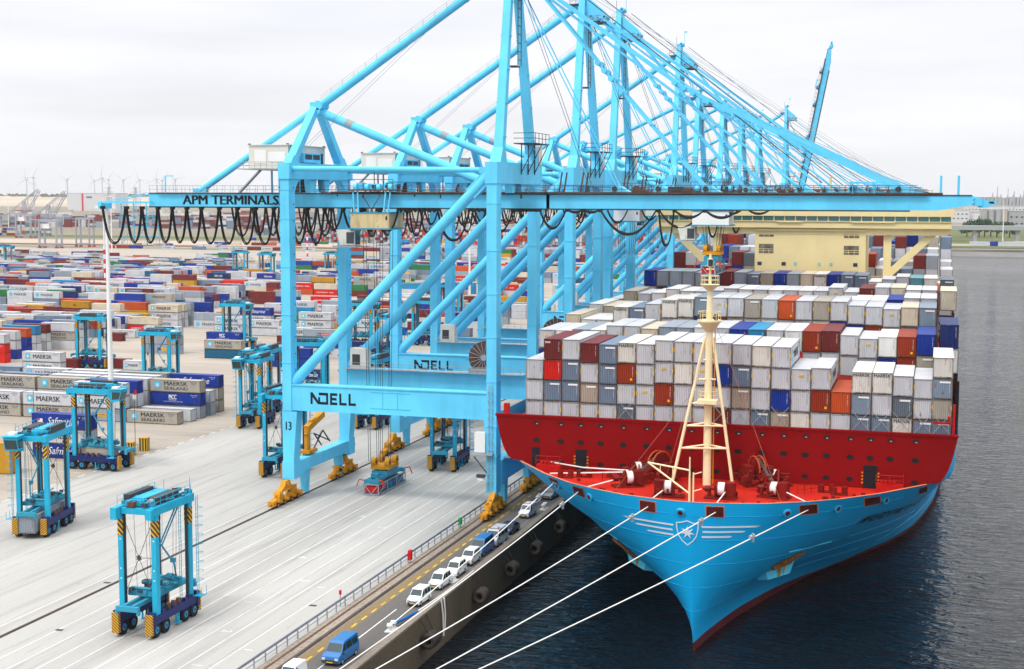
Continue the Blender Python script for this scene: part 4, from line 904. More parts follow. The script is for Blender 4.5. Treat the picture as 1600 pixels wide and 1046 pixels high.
# the rest of the yard, too many and too small to build singly
ry = random.Random(5)
PAL = ['M','M','M','M','M','M','w','w','w','L','L','L','S','S','m','b','b','A','d','D','H','B','o','k','k','r','y','c','c','G','P','t','l','g']
def clear(x, y, L_):
    for (xx, yy, Lc, st) in ROWS:
        l2 = 12.2 if Lc == 40 else 6.1
        if abs(yy-y) < 2.7 and x > xx-l2-0.3 and xx > x-L_-0.3: return False
    return True
def block(x1, x0, y0, y1, hi, dens, step=4.6):
    y = y0
    while y < y1:
        x = x1 - ry.uniform(0, 3)
        while x > x0:
            L_ = 12.19 if ry.random() < 0.8 else 6.06
            if ry.random() < dens and clear(x, y, L_):
                n = ry.choice(hi)
                for i in range(n):
                    col, mk = YK[ry.choice(PAL)]
                    farbox(x, y, i*HC+0.008, L_, col, HC, True, mk if L_ > 10 else '')
            x -= L_+0.5
        y += step
block(-226, -330, 296, 328, (2,2,3), 0.0)
block(-228, -330, 284, 300, (2,3), 0.9)
block(-268, -350, 345, 392, (2,3,3), 0.85)
block(-270, -420, 402, 470, (2,2,3), 0.85)
block(-206, -250, 448, 475, (1,2,3), 0.5)
block(-290, -480, 500, 572, (2,2,3,3), 0.85)
block(-145, -235, 455, 512, (1,2,3), 0.55)
block(-150, -225, 530, 575, (1,2), 0.35)
block(-345, -560, 590, 612, (2,2,1), 0.8)
block(-258, -620, 626, 668, (1,2,2,3), 0.8)
block(-150, -250, 640, 655, (2,), 0.5)
block(-400, -700, 680, 760, (1,2,2), 0.75)
block(-270, -390, 700, 735, (1,2), 0.5)
block(-150, -330, 750, 800, (2,2,3), 0.85)
block(-420, -760, 775, 850, (1,2,2), 0.62)
block(-150, -400, 830, 875, (1,2,2), 0.5)
block(-160, -420, 985, 1060, (2,3,3), 0.7)
block(-460, -820, 880, 930, (1,1,2), 0.35, 9.2)
# far stacks seen end on, five high, behind the cranes and along the horizon
def endblock(x1, x0, y, n, dens):
    x = x1
    while x > x0:
        if ry.random() < dens:
            h = ry.choice(n)
            for i in range(h): farbox(x, y+ry.uniform(0,1.5), i*HC, 12.19, ry.choice(['W','LG','W','GR','BG','BLUE','DR','BR','W','LG','RED','OR']), HC, False)
        x -= 2.6
endblock(-160, -330, 1160, (5,6,6), 0.97); endblock(-160, -420, 1230, (5,6,6), 0.95); endblock(-440, -600, 1300, (5,6,6), 0.9)
DULL = ['DR','DR','LG','W','BG','BGd','NAVY','GR','BR','DR','LG','W','BG']
def farrows(x1, x0, y, n, dens):
    x = x1
    while x > x0:
        if ry.random() < dens:
            h = ry.choice(n); c0 = ry.choice(DULL)
            for i in range(h): farbox(x, y, i*2.85, 12.19, c0 if ry.random() < 0.55 else ry.choice(DULL), 2.85, True)
        x -= 12.7
for dy, xa, xb in ((0,-760,-1500),(30,-820,-1520),(75,-700,-1480),(-25,-620,-800)): farrows(xa, xb, 1740+dy, (4,5,6,6), 0.72)
farrows(-470, -760, 1500, (4,5,5), 0.8); farrows(-480, -700, 1540, (5,6), 0.8)
for k in range(24): farbox(-1330+k*13.2, 2080+ry.uniform(-8,8), 0, 12.19, ry.choice(['BLUE','RED','W','BLUE','DR','NAVY']), 2.9, True); farbox(-1330+k*13.2, 2080, 2.9, 12.19, ry.choice(['BLUE','RED','W','BLUE','DR','NAVY']), 2.9, True)
block(-960, -1250, 1385, 1400, (1,2,3), 0.7, 9); block(-620, -700, 1150, 1156, (1,), 0.4); block(-500, -760, 1095, 1100, (1,), 0.3)
block(-420, -640, 1200, 1206, (1,), 0.6); block(-430, -640, 1250, 1256, (1,2), 0.5)
# and the bays on the ship behind the bridge
for k in range(11):
    y = 306+15.3*k; base = ry.uniform(34, 39)
    for c in range(23):
        if k > 6 and c < 17: continue
        zt = base+ry.choice((-2.8,-2.8,0,0,0.2)) if c < 20 else base-ry.choice((0,2.8))
        for i in range(3 if k == 0 else 2):
            farbox(colx(c, 1), y, zt-2.8*(i+1), 12.19, ry.choice(['W','LG','W','GR','BG','BGd','BLUE','DR','BR','W','DR']), 2.8, False)
        if c in (22, 21, 20) and k == 0:
            for i in range(3, 7): farbox(colx(c, 1), y, zt-2.8*(i+1), 12.19, ry.choice(['W','BG','DR']), 2.8, False)
me_far = far.build('stacked_containers', FARM); setting(me_far, 'stuff')
me_far['label'] = 'mass of distant stacked shipping containers of many colours beyond the nearer stacks'
# ------------------------------------------------------------------ quay cranes. local x = 0 over the waterside rail, y = 0 midway between the frames
XW = -63.6; DXL = -33.6
PM = [CYAN, DARK, GREYS, BROWN, BLACK, YELLOW]
def bogie(parent, x, y, two=True):
    mb = MB(); rb_ = random.Random(int(abs(x*3+y*7)))
    mb.prism([(y-2.2,2.2),(y+2.2,2.2),(y+0.9,2.9),(y+0.5,3.7),(y-0.5,3.7),(y-0.9,2.9)], x-0.45, x+0.45, 'yz', 0)
    mb.tube((x-0.6,y,3.1),(x+0.6,y,3.1),0.4,12,0)
    for s in (-1, 1):
        yy = y+s*1.9
        mb.prism([(yy-0.75,1.2),(yy+0.75,1.2),(yy+0.35,2.4),(yy-0.35,2.4)], x-0.5, x+0.5, 'yz', 0); mb.tube((x-0.62,yy,2.0),(x+0.62,yy,2.0),0.3,10,0)
        for q in (-0.9, 0.9):
            yw = yy+q
            mb.prism([(yw-0.75,0.45),(yw+0.75,0.45),(yw+0.65,1.05),(yw+0.3,1.45),(yw-0.3,1.45),(yw-0.65,1.05)], x-0.42, x+0.42, 'yz', 0)
            mb.tube((x-0.5,yw,0.45),(x+0.5,yw,0.45),0.42,14,1); mb.tube((x-0.56,yw,0.45),(x+0.56,yw,0.45),0.2,10,0)
            mb.tube((x+0.4,yw+0.1,0.95),(x+1.0,yw+0.1,0.95),0.24,10,0); mb.cbox((x+0.75,yw-0.3,1.2),(0.5,0.35,0.4),0)
    for k in range(10): mb.cbox((x+rb_.uniform(-0.5,0.8),y+rb_.uniform(-3,3),rb_.uniform(1.4,2.6)),(rb_.uniform(.15,.4),rb_.uniform(.2,.6),rb_.uniform(.15,.4)),rb_.choice((0,0,1)))
    for s in (-1,1): mb.box(x-0.5,y+s*3.75-0.35,0.4,x+0.5,y+s*3.75+0.35,1.2,0); mb.tube((x,y+s*4.1,0.8),(x,y+s*4.5,0.8),0.22,8,0)
    mb.v = [(a, y+(b-y)*1.28, c*0.97) for a, b, c in mb.v]
    return mb.build('bogie', [YELLOW, DARK], parent)
def make_crane(label, loc, fests=True):
    t = thing('quay_crane', label, 'quay crane', loc, 0, 'blue ship to shore cranes in a row on the quay')
    # legs
    for y in (-11.0, 11.0):
        mb = MB(); x = DXL
        mb.box(x-0.85, y-1.1, 14.4, x+0.70, y+1.1, 53.2, 0)
        mb.add([(x-0.95,y-1.1,14.4),(x+1.6,y-1.1,14.4),(x+1.6,y+1.1,14.4),(x-0.95,y+1.1,14.4),(x-0.85,y-1.1,6.4),(x+0.95,y-1.1,6.4),(x+0.95,y+1.1,6.4),(x-0.85,y+1.1,6.4)], [(0,4,5,1),(1,5,6,2),(2,6,7,3),(3,7,4,0)], 0)
        mb.box(x-0.95, y-1.25, 3.6, x+1.05, y+1.25, 6.4, 0)
        for z in (22.0, 29.5, 37.0, 44.5, 49.0, 14.5): mb.box(x-0.92, y-1.17, z, x+0.77, y+1.17, z+0.14, 0)
        for k in range(14): mb.box(x-1.0, y-1.16, 15.5+k*2.6, x-0.82, y-1.05, 15.7+k*2.6, 1); mb.box(x+0.72, y+0.4, 15.5+k*2.6, x+0.82, y+0.6, 15.65+k*2.6, 1)
        mb.build('landside_leg', PM, t)
        mb = MB(); x = 0.0
        mb.box(x-0.78, y-1.15, 16.4, x+0.78, y+1.15, 50.0, 0)
        mb.add([(x-1.35,y-1.15,16.4),(x+0.78,y-1.15,16.4),(x+0.78,y+1.15,16.4),(x-1.35,y+1.15,16.4),(x-0.78,y-1.15,9),(x+0.78,y-1.15,9),(x+0.78,y+1.15,9),(x-0.78,y+1.15,9)], [(0,4,5,1),(1,5,6,2),(2,6,7,3),(3,7,4,0),(0,1,2,3)], 0)
        mb.box(x-0.78, y-1.15, 3.3, x+0.78, y+1.15, 9, 0)
        for z in (20.3, 9.0, 27.0, 33.5, 40.0, 47.0, 13.5): mb.box(x-0.85, y-1.22, z, x+0.85, y+1.22, z+0.14, 0)
        lg = mb.build('waterside_leg', PM, t)
        mb = MB()
        for s in (-0.25, 0.25): mb.tube((x+s-0.1,y-1.35,4),(x+s-0.1,y-1.35,20),0.04,4,2)
        for k in range(30): mb.tube((x-0.35,y-1.35,4.3+k*0.53),(x+0.15,y-1.35,4.3+k*0.53),0.03,4,2)
        for k in range(12): 
            for q in (-0.45,0.25): mb.box(x+q-0.04,y-1.75,5+k*1.25,x+q+0.04,y-1.2,5.06+k*1.25,2)
        mb.build('ladder', PM, lg)
        # portal beam between the legs, with the maker's name on the camera side
        mb = MB(); xa, xb = DXL+1.3, -0.9
        mb.box(xa-0.8, y-0.95, 14.7, xb+0.3, y+0.95, 18.5, 0); mb.box(xa-0.6, y-1.12, 18.5, xb+0.3, y+1.12, 18.66, 0)
        mb.box(xa-0.8, y-1.0, 14.55, xb, y+1.0, 14.7, 0)
        pb = mb.build('portal_beam', PM, t)
        if y < 0:
            mb = MB(); z0, h, yy = 15.7, 1.85, y-0.97; x = DXL+3.9
            def bar(x0, z0_, x1, z1): mb.flat([(x0,yy,z0_),(x1,yy,z0_),(x1,yy,z1),(x0,yy,z1)], 4)
            u_ = 0.84; xs0 = x
            def bar(x0, z0_, x1, z1): mb.flat([(xs0+(x0-xs0)*u_,yy,z0_),(xs0+(x1-xs0)*u_,yy,z0_),(xs0+(x1-xs0)*u_,yy,z1),(xs0+(x0-xs0)*u_,yy,z1)], 4)
            w0 = 0.42
            bar(x, z0, x+w0, z0+h); mb.flat([(x+w0*u_,yy,z0+h),(x+w0*u_,yy,z0+h-0.75),(x+1.5*u_,yy,z0),(x+1.95*u_,yy,z0),(x+1.95*u_,yy,z0+0.1)], 4); bar(x+1.55, z0, x+1.95, z0+h*0.62)
            x += 1.95; bar(x, z0+0.0, x+1.6, z0+0.40); bar(x+1.2, z0, x+1.62, z0+h); bar(x-0.25, z0+h-0.42, x+1.62, z0+h); x += 2.0
            for c in 'ELL':
                bar(x, z0, x+w0, z0+h); bar(x+w0, z0, x+1.45, z0+0.40)
                if c == 'E': bar(x+w0, z0+h-0.40, x+1.45, z0+h); bar(x+w0, z0+h/2-0.2, x+1.3, z0+h/2+0.2)
                x += 1.85
            mb.build('lettering', PM, pb)
            mb = MB()
            for k in range(2): mb.box(DXL+16+k*2.4, y-0.985, 15.4, DXL+16.06+k*2.4, y-0.96, 17.9, 0); 
            for z in (15.4, 17.9): mb.box(DXL+14, y-0.985, z, DXL+20.6, y-0.96, z+0.07, 0)
            mb.build('access_panel', [paint('panel_seam_blue',(0.03,0.33,0.55),0.5)], pb)
        # brace, horizontal tie
        mb = MB(); mb.tube((DXL+0.7, y, 18.9), (-0.6, y, 51.4), 0.82, 16, 0); mb.tube((DXL+0.7,y,18.9),(DXL+3.0,y,21.2),0.86,12,0); mb.beam((-3.6,y,48.4),(-0.2,y,51.8),1.0,1.9,0); mb.box(DXL-0.2,y-0.3,17.6,DXL+1.8,y+0.3,19.8,0)
        for q in (0.2,0.4,0.6,0.8): c = Vector((DXL+0.7,y,18.9))+(Vector((-0.6,y,51.4))-Vector((DXL+0.7,y,18.9)))*q; mb.tube(c, c+Vector((0.12,0,0.12)), 0.86, 16, 0)
        mb.build('brace', PM, t)
        mb = MB(); mb.tube((DXL+0.6, y, 52.3), (-1.0, y, 52.0), 0.42, 14, 0); mb.beam((-2.2,y,52.0),(-0.8,y,52.0),0.9,0.9,0); mb.build('horizontal_tie', PM, t)
        bogie(t, DXL, y-2.2 if y < 0 else y-1.5); bogie(t, 0.2, y-0.6 if y < 0 else y-1.5)
    mb = MB(); mb.text('13' if label.find('13') > 0 else '12', (DXL-0.3, -12.13, 11.4), (1,0,0), (0,0,1), 1.35, 4, 0.95, 0.03)
    mb.build('number', PM, t) if label.find('13') > 0 else None
    # sill beams along the rails
    for nm, x in (('sill_beam', DXL), ('sill_beam', 0.0)):
        mb = MB(); zt_, zb_ = (6.4, 3.7) if x < -1 else (8.4, 4.2)
        mb.prism([(-9.75,zt_-0.3),(9.75,zt_-0.3),(11.8,zt_+0.9),(12.9,zt_-1.5),(10.8,zb_-0.2),(9.9,zb_),(9.75,zb_),(7.6,zb_+0.5),(-7.0,zb_+0.5),(-8.6,zb_),(-9.75,zb_)], x-0.9, x+0.9, 'yz', 0)
        for yy in (-6.0, 7.4): mb.prism([(yy-1.0,zb_+0.6),(yy+1.0,zb_+0.6),(yy+0.5,0.35),(yy-0.5,0.35)], x-0.5, x+0.5, 'yz', 0)
        sb = mb.build(nm, PM, t)
        if x > -1:
            mb = MB(); mb.box(x+0.9,-9,8.3,x+2.1,9,8.45,2)
            for k in range(10): mb.tube((x+2.05,-9+k*2,8.4),(x+2.05,-9+k*2,9.5),0.04,4,0)
            for z in (8.95,9.5): mb.tube((x+2.05,-9,z),(x+2.05,9,z),0.04,4,0)
            mb.build('walkway', PM, sb)
    # transverse frames at the top
    for x, nm in ((DXL,'upper_frame'),(0.0,'upper_frame')):
        mb = MB(); h0 = 50.7 if x < -1 else 50.0
        mb.box(x-1.0, -12.3, h0, x+0.9, 12.6, 53.2, 0)
        for y in (-9.0, 9.0):
            s = 1 if y < 0 else -1
            mb.prism([(y-s*0.9,h0),(y+s*2.2,h0),(y+s*0.4,h0-0.35),(y-s*0.5,h0-1.2),(y-s*0.9,h0-2.2)], x-0.7, x+0.7, 'yz', 0)
        for y in (-2.6, 2.6):
            mb.prism([(y-1.3,h0),(y+1.3,h0),(y+0.7,48.6),(y-0.7,48.6)], x-0.55, x+0.55, 'yz', 0)
        mb.build(nm, PM, t)
    # rear A-frame over the landside legs, stays, tower
    mb = MB()
    for s in (-1, 1): mb.beam((DXL-0.1, s*9.6, 53.2), (DXL+0.1, s*0.7, 62.2), 1.35, 1.35, 0, 1.15, 1.15, ref=(1,0,0)); mb.prism([(s*9.6-1.5,53.2),(s*9.6+1.5,53.2),(s*9.2+0.6,54.4),(s*9.2-0.6,54.4)], DXL-0.7, DXL+0.6, 'yz', 0)
    mb.cbox((DXL+0.1,0,62.3),(1.4,2.4,1.6)); mb.tube((DXL+0.9,-1.4,62.6),(DXL+0.9,1.4,62.6),0.75,14); mb.tube((DXL+0.6,-1.4,61.6),(DXL+0.6,1.4,61.6),0.6,12)
    mb.build('rear_frame', PM, t)
    mb = MB(); mb.tube((DXL-0.2,0,62.0),(-54.8,0,48.9),0.55,12,0); mb.cbox((-54.8,0,48.8),(2.4,0.9,0.9)); mb.build('backstay', PM, t)
    mb = MB(); mb.tube((DXL+0.6,0,61.6),(-1.2,0,48.7),0.72,14,0); mb.tube((DXL+5.2,0,59.8),(DXL+6.4,0,59.3),0.735,14,2); mb.build('diagonal_strut', PM, t)
    mb = MB(); mb.tube((DXL+0.9,0,62.7),(-1.2,0,83.3),0.66,14,0); 
    d_ = Vector((-1.2,0,83.3))-Vector((DXL+0.9,0,62.7))
    for k in range(1,16): c = Vector((DXL+0.9,0,62.7))+d_*(k/16); mb.tube(c+Vector((0,-0.5,0.45)), c+Vector((0,-0.5,1.35)), 0.03, 4, 2)
    for q in (0.9,1.35): mb.tube(Vector((DXL+0.9,-0.5,62.7+q)), Vector((-1.2,-0.5,83.3+q)), 0.025, 4, 2)
    for k in (0.22,0.5,0.78): c = Vector((DXL+0.9,0,62.7))+d_*k; mb.tube(c-d_*0.002, c+d_*0.002, 0.74, 14, 0)
    mb.build('tower_stay', PM, t)
    for s in (-1, 1):
        mb = MB(); mb.beam((0.1,s*8.9,53.2),(-0.4,s*0.95,85.2),1.55,1.4,0,1.15,1.1, ref=(1,0,0)); mb.prism([(s*8.9-1.7,53.2),(s*8.9+1.7,53.2),(s*8.6+0.7,55.4),(s*8.6-0.7,55.4)], -0.8, 0.9, 'yz', 0)
        for q in (0.12,0.28,0.44,0.6,0.78): c = Vector((0.1-0.5*q, s*(8.9-7.95*q), 53.2+32*q)); w_ = 1.68-0.4*q; mb.cbox(c, (w_, w_-0.1, 0.14))
        tl = mb.build('tower_leg', PM, t)
    mb = MB()
    mb.cbox((-0.4,0,82.2),(1.7,3.0,1.2)); mb.cbox((-0.4,0,85.4),(1.2,2.3,1.4)); mb.prism([(0.3,84.6),(3.2,82.2),(4.2,80.9),(3.6,80.2),(0.3,80.0)], -1.3, 1.3, 'xz', 0)
    for xx, zz in ((1.2,81.0),(2.6,81.2),(3.7,80.8),(0.2,86.0)): mb.tube((xx,-1.5,zz),(xx,1.5,zz),0.45,12,0); mb.tube((xx,-1.55,zz),(xx,1.55,zz),0.2,8,1)
    mb.cbox((-1.6,0,83.2),(2.4,3.4,0.15),1); mb.cbox((2.4,0,79.8),(3.6,3.6,0.15),1); mb.box(-0.9,-1.0,68.0,0.5,1.0,68.2,1)
    for k in range(9): mb.box(0.62,-0.9,69+k*1.3,0.72,0.9,69.1+k*1.3,3)
    for yy in (-0.9,0.9): mb.tube((0.68,yy,68.2),(0.68,yy,80),0.07,4,3)
    for (x0,x1,z) in ((-2.7,-0.5,83.3),(0.7,4.1,79.9)):
        for xx in (x0,(x0+x1)/2,x1): mb.tube((xx,-1.75,z),(xx,-1.75,z+1.2),0.05,4,2)
        for q in (0.6,1.2): mb.tube((x0,-1.75,z+q),(x1,-1.75,z+q),0.04,4,2)
    mb.tube((0.8,0,86),(0.8,0,89.3),0.06,5,0); mb.box(0.8,-0.1,88.9,1.4,0.1,89.3,0); mb.tube((-1.2,0,86),(-1.2,0,88),0.04,4,1)
    mb.build('tower_head', PM, t)
    mb = MB()
    mb.cbox((1.6,4.0,56.3),(3.6,8.4,0.15),1)
    for yy in (0.2,4.0,7.8): mb.beam((3.2,yy,56.2),(1.0,yy,51.8),0.12,0.12,1); mb.beam((1.0,yy,56.2),(1.0,yy,51.5),0.14,0.14,1)
    for yy in (0,2,4,6,8): mb.tube((3.3,yy,56.3),(3.3,yy,57.9),0.05,4,1)
    for q in (57.1,57.9): mb.tube((3.3,-0.2,q),(3.3,8.2,q),0.05,4,1); mb.tube((-0.2,-0.2,q),(3.3,-0.2,q),0.05,4,1)
    mb.build('tower_platform', PM, t)
    mb = MB(); mb.box(-1.0,10.2,53.2,1.0,12.2,56.2); mb.build('control_cabinet', [HOUSE], t)
    # fixed girder, walkway on top, wording
    mb = MB(); mb.box(-63.7,-1.5,46.25,6.0,1.5,48.35,0); mb.box(-63.7,-1.6,48.35,6.0,1.6,48.52,1); mb.box(-63.7,-1.6,46.05,6.0,1.6,46.25,1)
    mb.box(-30.5,-1.7,48.52,6.0,1.7,48.78,3)
    mb.box(-32.0,-2.2,48.53,6.0,-1.75,48.68,3); mb.box(-62,-2.1,48.53,-34,-1.75,48.6,2)
    for k in range(12):
        xx = -58+k*5.6
        if not (-57.6 < xx < -39.5): mb.box(xx-0.03,-1.515,46.26,xx+0.03,-1.5,48.34,0)
    gd = mb.build('girder', PM, t)
    mb = MB()
    for k in range(8): mb.box(-29.5+k*4.4,-1.512,48.33-0.35-0.25*(k%3),-29.3+k*4.4+0.1*(k%2),-1.503,48.33)
    mb.build('rust_run', BROWN, gd)
    mb = MB()
    for k in range(47):
        x = -63.2+k*1.5; y = -2.05 if x < -33 else -2.15; mb.tube((x,y,48.5),(x,y,49.7),0.035,4,2); mb.tube((x,1.7,48.5),(x,1.7,49.7),0.035,4,2)
    for z in (49.1,49.7): mb.tube((-63.4,-2.05,z),(-33,-2.05,z),0.03,4,2); mb.tube((-33,-2.15,z),(6,-2.15,z),0.035,4,3); mb.tube((-63.4,1.7,z),(6,1.7,z),0.03,4,2)
    mb.build('girder_railing', PM, gd)
    mb = MB(); mb.text('APM TERMINALS', (-57.3,-1.52,46.6), (1,0,0), (0,0,1), 1.52, 4, 17.5, 0.065); mb.build('lettering', PM, gd)
    mb = MB(); mb.tube((-60.3,-1.9,48.4),(-60.3,-1.9,51.3),0.13,6); mb.beam((-60.4,-1.9,51.3),(-58.8,-1.9,51.3),0.18,0.18); mb.build('service_davit', PM, gd)
    mb = MB()   # trellis that carries the cable loops beyond the girder's end
    for y in (-2.3, 0.4):
        mb.beam((-72.6,y,46.9),(-63.0,y,46.9),0.28,0.3,0); mb.beam((-72.0,y,46.9),(-63.6,y,48.5),0.12,0.12,0)
    for k in range(7): mb.beam((-72.5+k*1.6,-2.3,46.9),(-72.5+k*1.6,0.4,46.9),0.12,0.12,0)
    mb.cbox((-72.6,-0.9,46.4),(0.7,3.2,1.2),0); mb.build('cable_trellis', PM, gd)
    mb = MB()   # festoon: paired loops of cable hung under the girder
    x = -72.2; rq = random.Random(2)
    spans = [(4.6,6.2)]+[(3.0,6.0)]*2+[(2.7,5.9)]*3+[(3.3,6.0)]*4+[(3.0,5.8)]*3+[(3.2,3.6)]*4+[(0.8,0.5)]*8+[(5.6,5.0)]+[(0.9,0.4)]*3+[(4.4,3.6)]+[(0.8,0.3)]*5+[(4.4,3.0)]+[(2.6,0.5)]*2+[(9.0,3.8),(2.4,5.4),(4.6,1.2),(5.0,1.2)]
    for sp, dp in spans:
        for q, (yy, dd) in enumerate(((-2.3,0),(-2.05,0.25),(-2.55,0.12))):
            pts = []
            for i in range(13):
                u = i/12*2-1; c = abs(u)**(2.6 if dp > 4.5 else 2.0)
                pts.append((x+sp*(i/12)*0.96+q*0.03, yy, 46.1-(dp-dd)*(1-c)))
            mb.path(pts, 0.105, 5, 1)
        mb.cbox((x,-2.2,46.0),(0.5,0.9,0.5),1); x += sp
    mb.build('festoon_cable', [DARK, paint('cable_black',(0.018,0.016,0.015),0.6)], gd)
    # machinery house
    mb = MB(); mb.box(-41.6,-8.2,52.4,-34.8,5.8,56.0,0); mb.box(-41.8,-8.4,56.0,-34.6,6.0,56.12,0)
    mh = mb.build('machinery_house', [HOUSE], t)
    mb = MB(); mb.box(-40.6,-8.26,53.2,-38.6,-8.2,55.3); mb.box(-38.2,-8.25,53.4,-35.3,-8.2,55.0); mb.build('door_panel', [WHITE], mh)
    mb = MB(); mb.box(-34.8,-4.0,53.4,-34.0,2.4,54.9,0); mb.box(-34.02,-3.6,53.9,-33.96,-1.0,54.7,1); mb.box(-34.02,-0.6,53.9,-33.96,2.0,54.7,1); mb.box(-34.82,4.1,53.0,-34.75,5.0,55.0,1); mb.build('vent_hood', PM, mh)
    for q in (-41.6,-34.9): pass
    mb = MB()
    for xx, yy in ((-41.5,-8.1),(-34.9,-8.1),(-41.5,5.7),(-34.9,5.7)): mb.cbox((xx,yy,56.15),(0.35,0.35,0.3),1)
    mb.box(-42.9,-9.6,52.2,-34.6,6.2,52.36,2)
    for k in range(9): mb.tube((-42.9+k,-9.6,52.3),(-42.9+k,-9.6,53.4),0.04,4,2)
    for z in (52.85,53.4): mb.tube((-42.9,-9.6,z),(-34.9,-9.6,z),0.035,4,2); mb.tube((-42.9,-9.6,z),(-42.9,6,z),0.035,4,2)
    for xx in (-41,-38.6,-36): 
        for yy in (-1.4,1.4): mb.beam((xx,yy,48.5),(xx,yy,52.2),0.25,0.25,0)
    mb.box(-37.0,-1.2,48.6,-35.6,1.2,52.2,3); mb.beam((-46.4,-2.3,48.6),(-42.6,-2.3,52.2),0.8,0.2,2); mb.build('house_platform', PM, mh)
    # equipment cabin and reel on the far portal beam
    mb = MB(); mb.box(-32.0,9.2,18.7,-29.0,11.2,22.2,0); mb.box(-31.6,9.15,19.4,-30.2,9.22,21.2,1); mb.build('beam_cabin', [HOUSE, DARK], t)
    mb = MB()
    for s in (-0.35,0.35): mb.tube((-8,9.6+s-0.06,21.4),(-8,9.6+s+0.06,21.4),2.7,24,0)
    for k in range(18): a = 2*math.pi*k/18; mb.tube((-8,9.1,21.4),(-8+3.1*math.cos(a),9.1,21.4+3.1*math.sin(a)),0.05,4,1)
    mb.box(-10.5,8.8,18.7,-5.5,10.4,19.6,1); mb.tube((-8,8.9,21.4),(-8,10.4,21.4),0.5,10,1)
    mb.build('cable_reel', [BROWN, GREYS], t)
    mb = MB(); mb.box(-33,8.7,18.68,-1,10.0,18.8)
    for k in range(22): mb.tube((-33+k*1.5,8.7,18.7),(-33+k*1.5,8.7,19.8),0.035,4)
    for z in (19.25,19.8): mb.tube((-33,8.7,z),(-1,8.7,z),0.035,4)
    mb.build('beam_walkway', GREYS, t)
    mb = MB(); mb.box(-2.6,-12.4,9.6,-0.9,-10.9,12.6,0); mb.box(-2.9,-13.0,9.3,0.4,-10.9,9.5,1); mb.build('leg_cabinet', [WHITE, GREYS], t)
    mb = MB(); mb.beam((-2.6,-12.6,9.0),(-0.6,-12.6,6.6),0.14,0.14,0); mb.cbox((-1.3,-13.2,6.2),(1.3,0.5,0.45),0); mb.cbox((-1.3,-13.2,5.7),(1.0,0.5,0.3),1); mb.build('floodlight', [DARK, WHITE], t)
    return t
def make_boom(parent, raised=0.0):
    """the hinged boom, built from its hinge outwards and turned about it"""
    mb = MB(); Lb = 62.5
    mb.prism([(0,46.25-48),(57.8,46.25-48),(Lb,47.1-48),(Lb+0.5,48.2-48),(Lb,48.35-48),(0,48.35-48)], -1.5, 1.5, 'xz', 0)
    mb.box(0,-1.6,0.35,Lb,1.6,0.5,1); mb.box(0,-1.6,-1.95,54.0,1.6,-1.75,1); mb.box(0,-1.7,0.5,Lb-4,1.7,0.78,3); mb.box(0,-2.2,0.53,Lb-6,-1.75,0.68,3)
    b = mb.build('boom', PM, parent, (5.5,0,48))
    mb = MB()
    for k in range(37): mb.tube((k*1.5,-2.15,0.6),(k*1.5,-2.15,1.8),0.04,4,3)
    for z in (1.2,1.8): mb.tube((0,-2.15,z),(55,-2.15,z),0.04,4,3)
    mb.build('boom_railing', PM, b)
    for x in (10.3,17,24.2,38,45.5,52):
        mb = MB(); mb.prism([(x-0.4,0.79),(x+2.6,0.79),(x+0.8,1.9),(x,1.9)], -1.3, 1.3, 'xz', 0); mb.tube((x+0.4,-1.5,1.3),(x+0.4,1.5,1.3),0.4,10,1); mb.build('stay_lug', PM, b)
    mb = MB(); mb.cbox((14,0,1.1),(1.2,2.4,1.0),3); mb.cbox((20,-0.6,1.1),(2.2,1.6,1.0),1)
    build_split(mb, 'boom_fitting', PM, b)
    mb = MB()
    for s in (-1.3,1.3): mb.beam((Lb+0.2,s,-0.3),(Lb+3.4,s,-0.6),0.4,0.4); mb.cbox((Lb+1.6,s,-0.9),(1.4,0.5,0.8))
    mb.cbox((Lb+0.9,0,-0.5),(1.0,3.4,1.1)); mb.cbox((Lb+2.6,0,-0.7),(0.7,3.0,0.5)); mb.build('boom_tip', PM, b)
    for x in (58.2, 60.6):
        mb = MB(); mb.tube((x,-1.4,0.5),(x,-1.4,3.2),0.17,6); mb.build('tip_post', PM, b)
    mb = MB(); mb.beam((45.5,-1.9,2.2),(49.5,-1.9,2.2),0.3,0.3); mb.tube((46,-1.9,0.5),(46,-1.9,2.2),0.1,5); mb.tube((49,-1.9,0.5),(49,-1.9,2.2),0.1,5)
    mb.build('service_hoist', PM, b)
    mb = MB()
    for x in (2.0, 5.4): 
        for s in (-1.5,1.5): mb.tube((x,s,0.5),(x+0.5,s,3.8),0.13,5)
    build_split(mb, 'hinge_frame', [BROWN], b)
    if raised: b.rotation_euler = (0, -raised, 0)
    return b
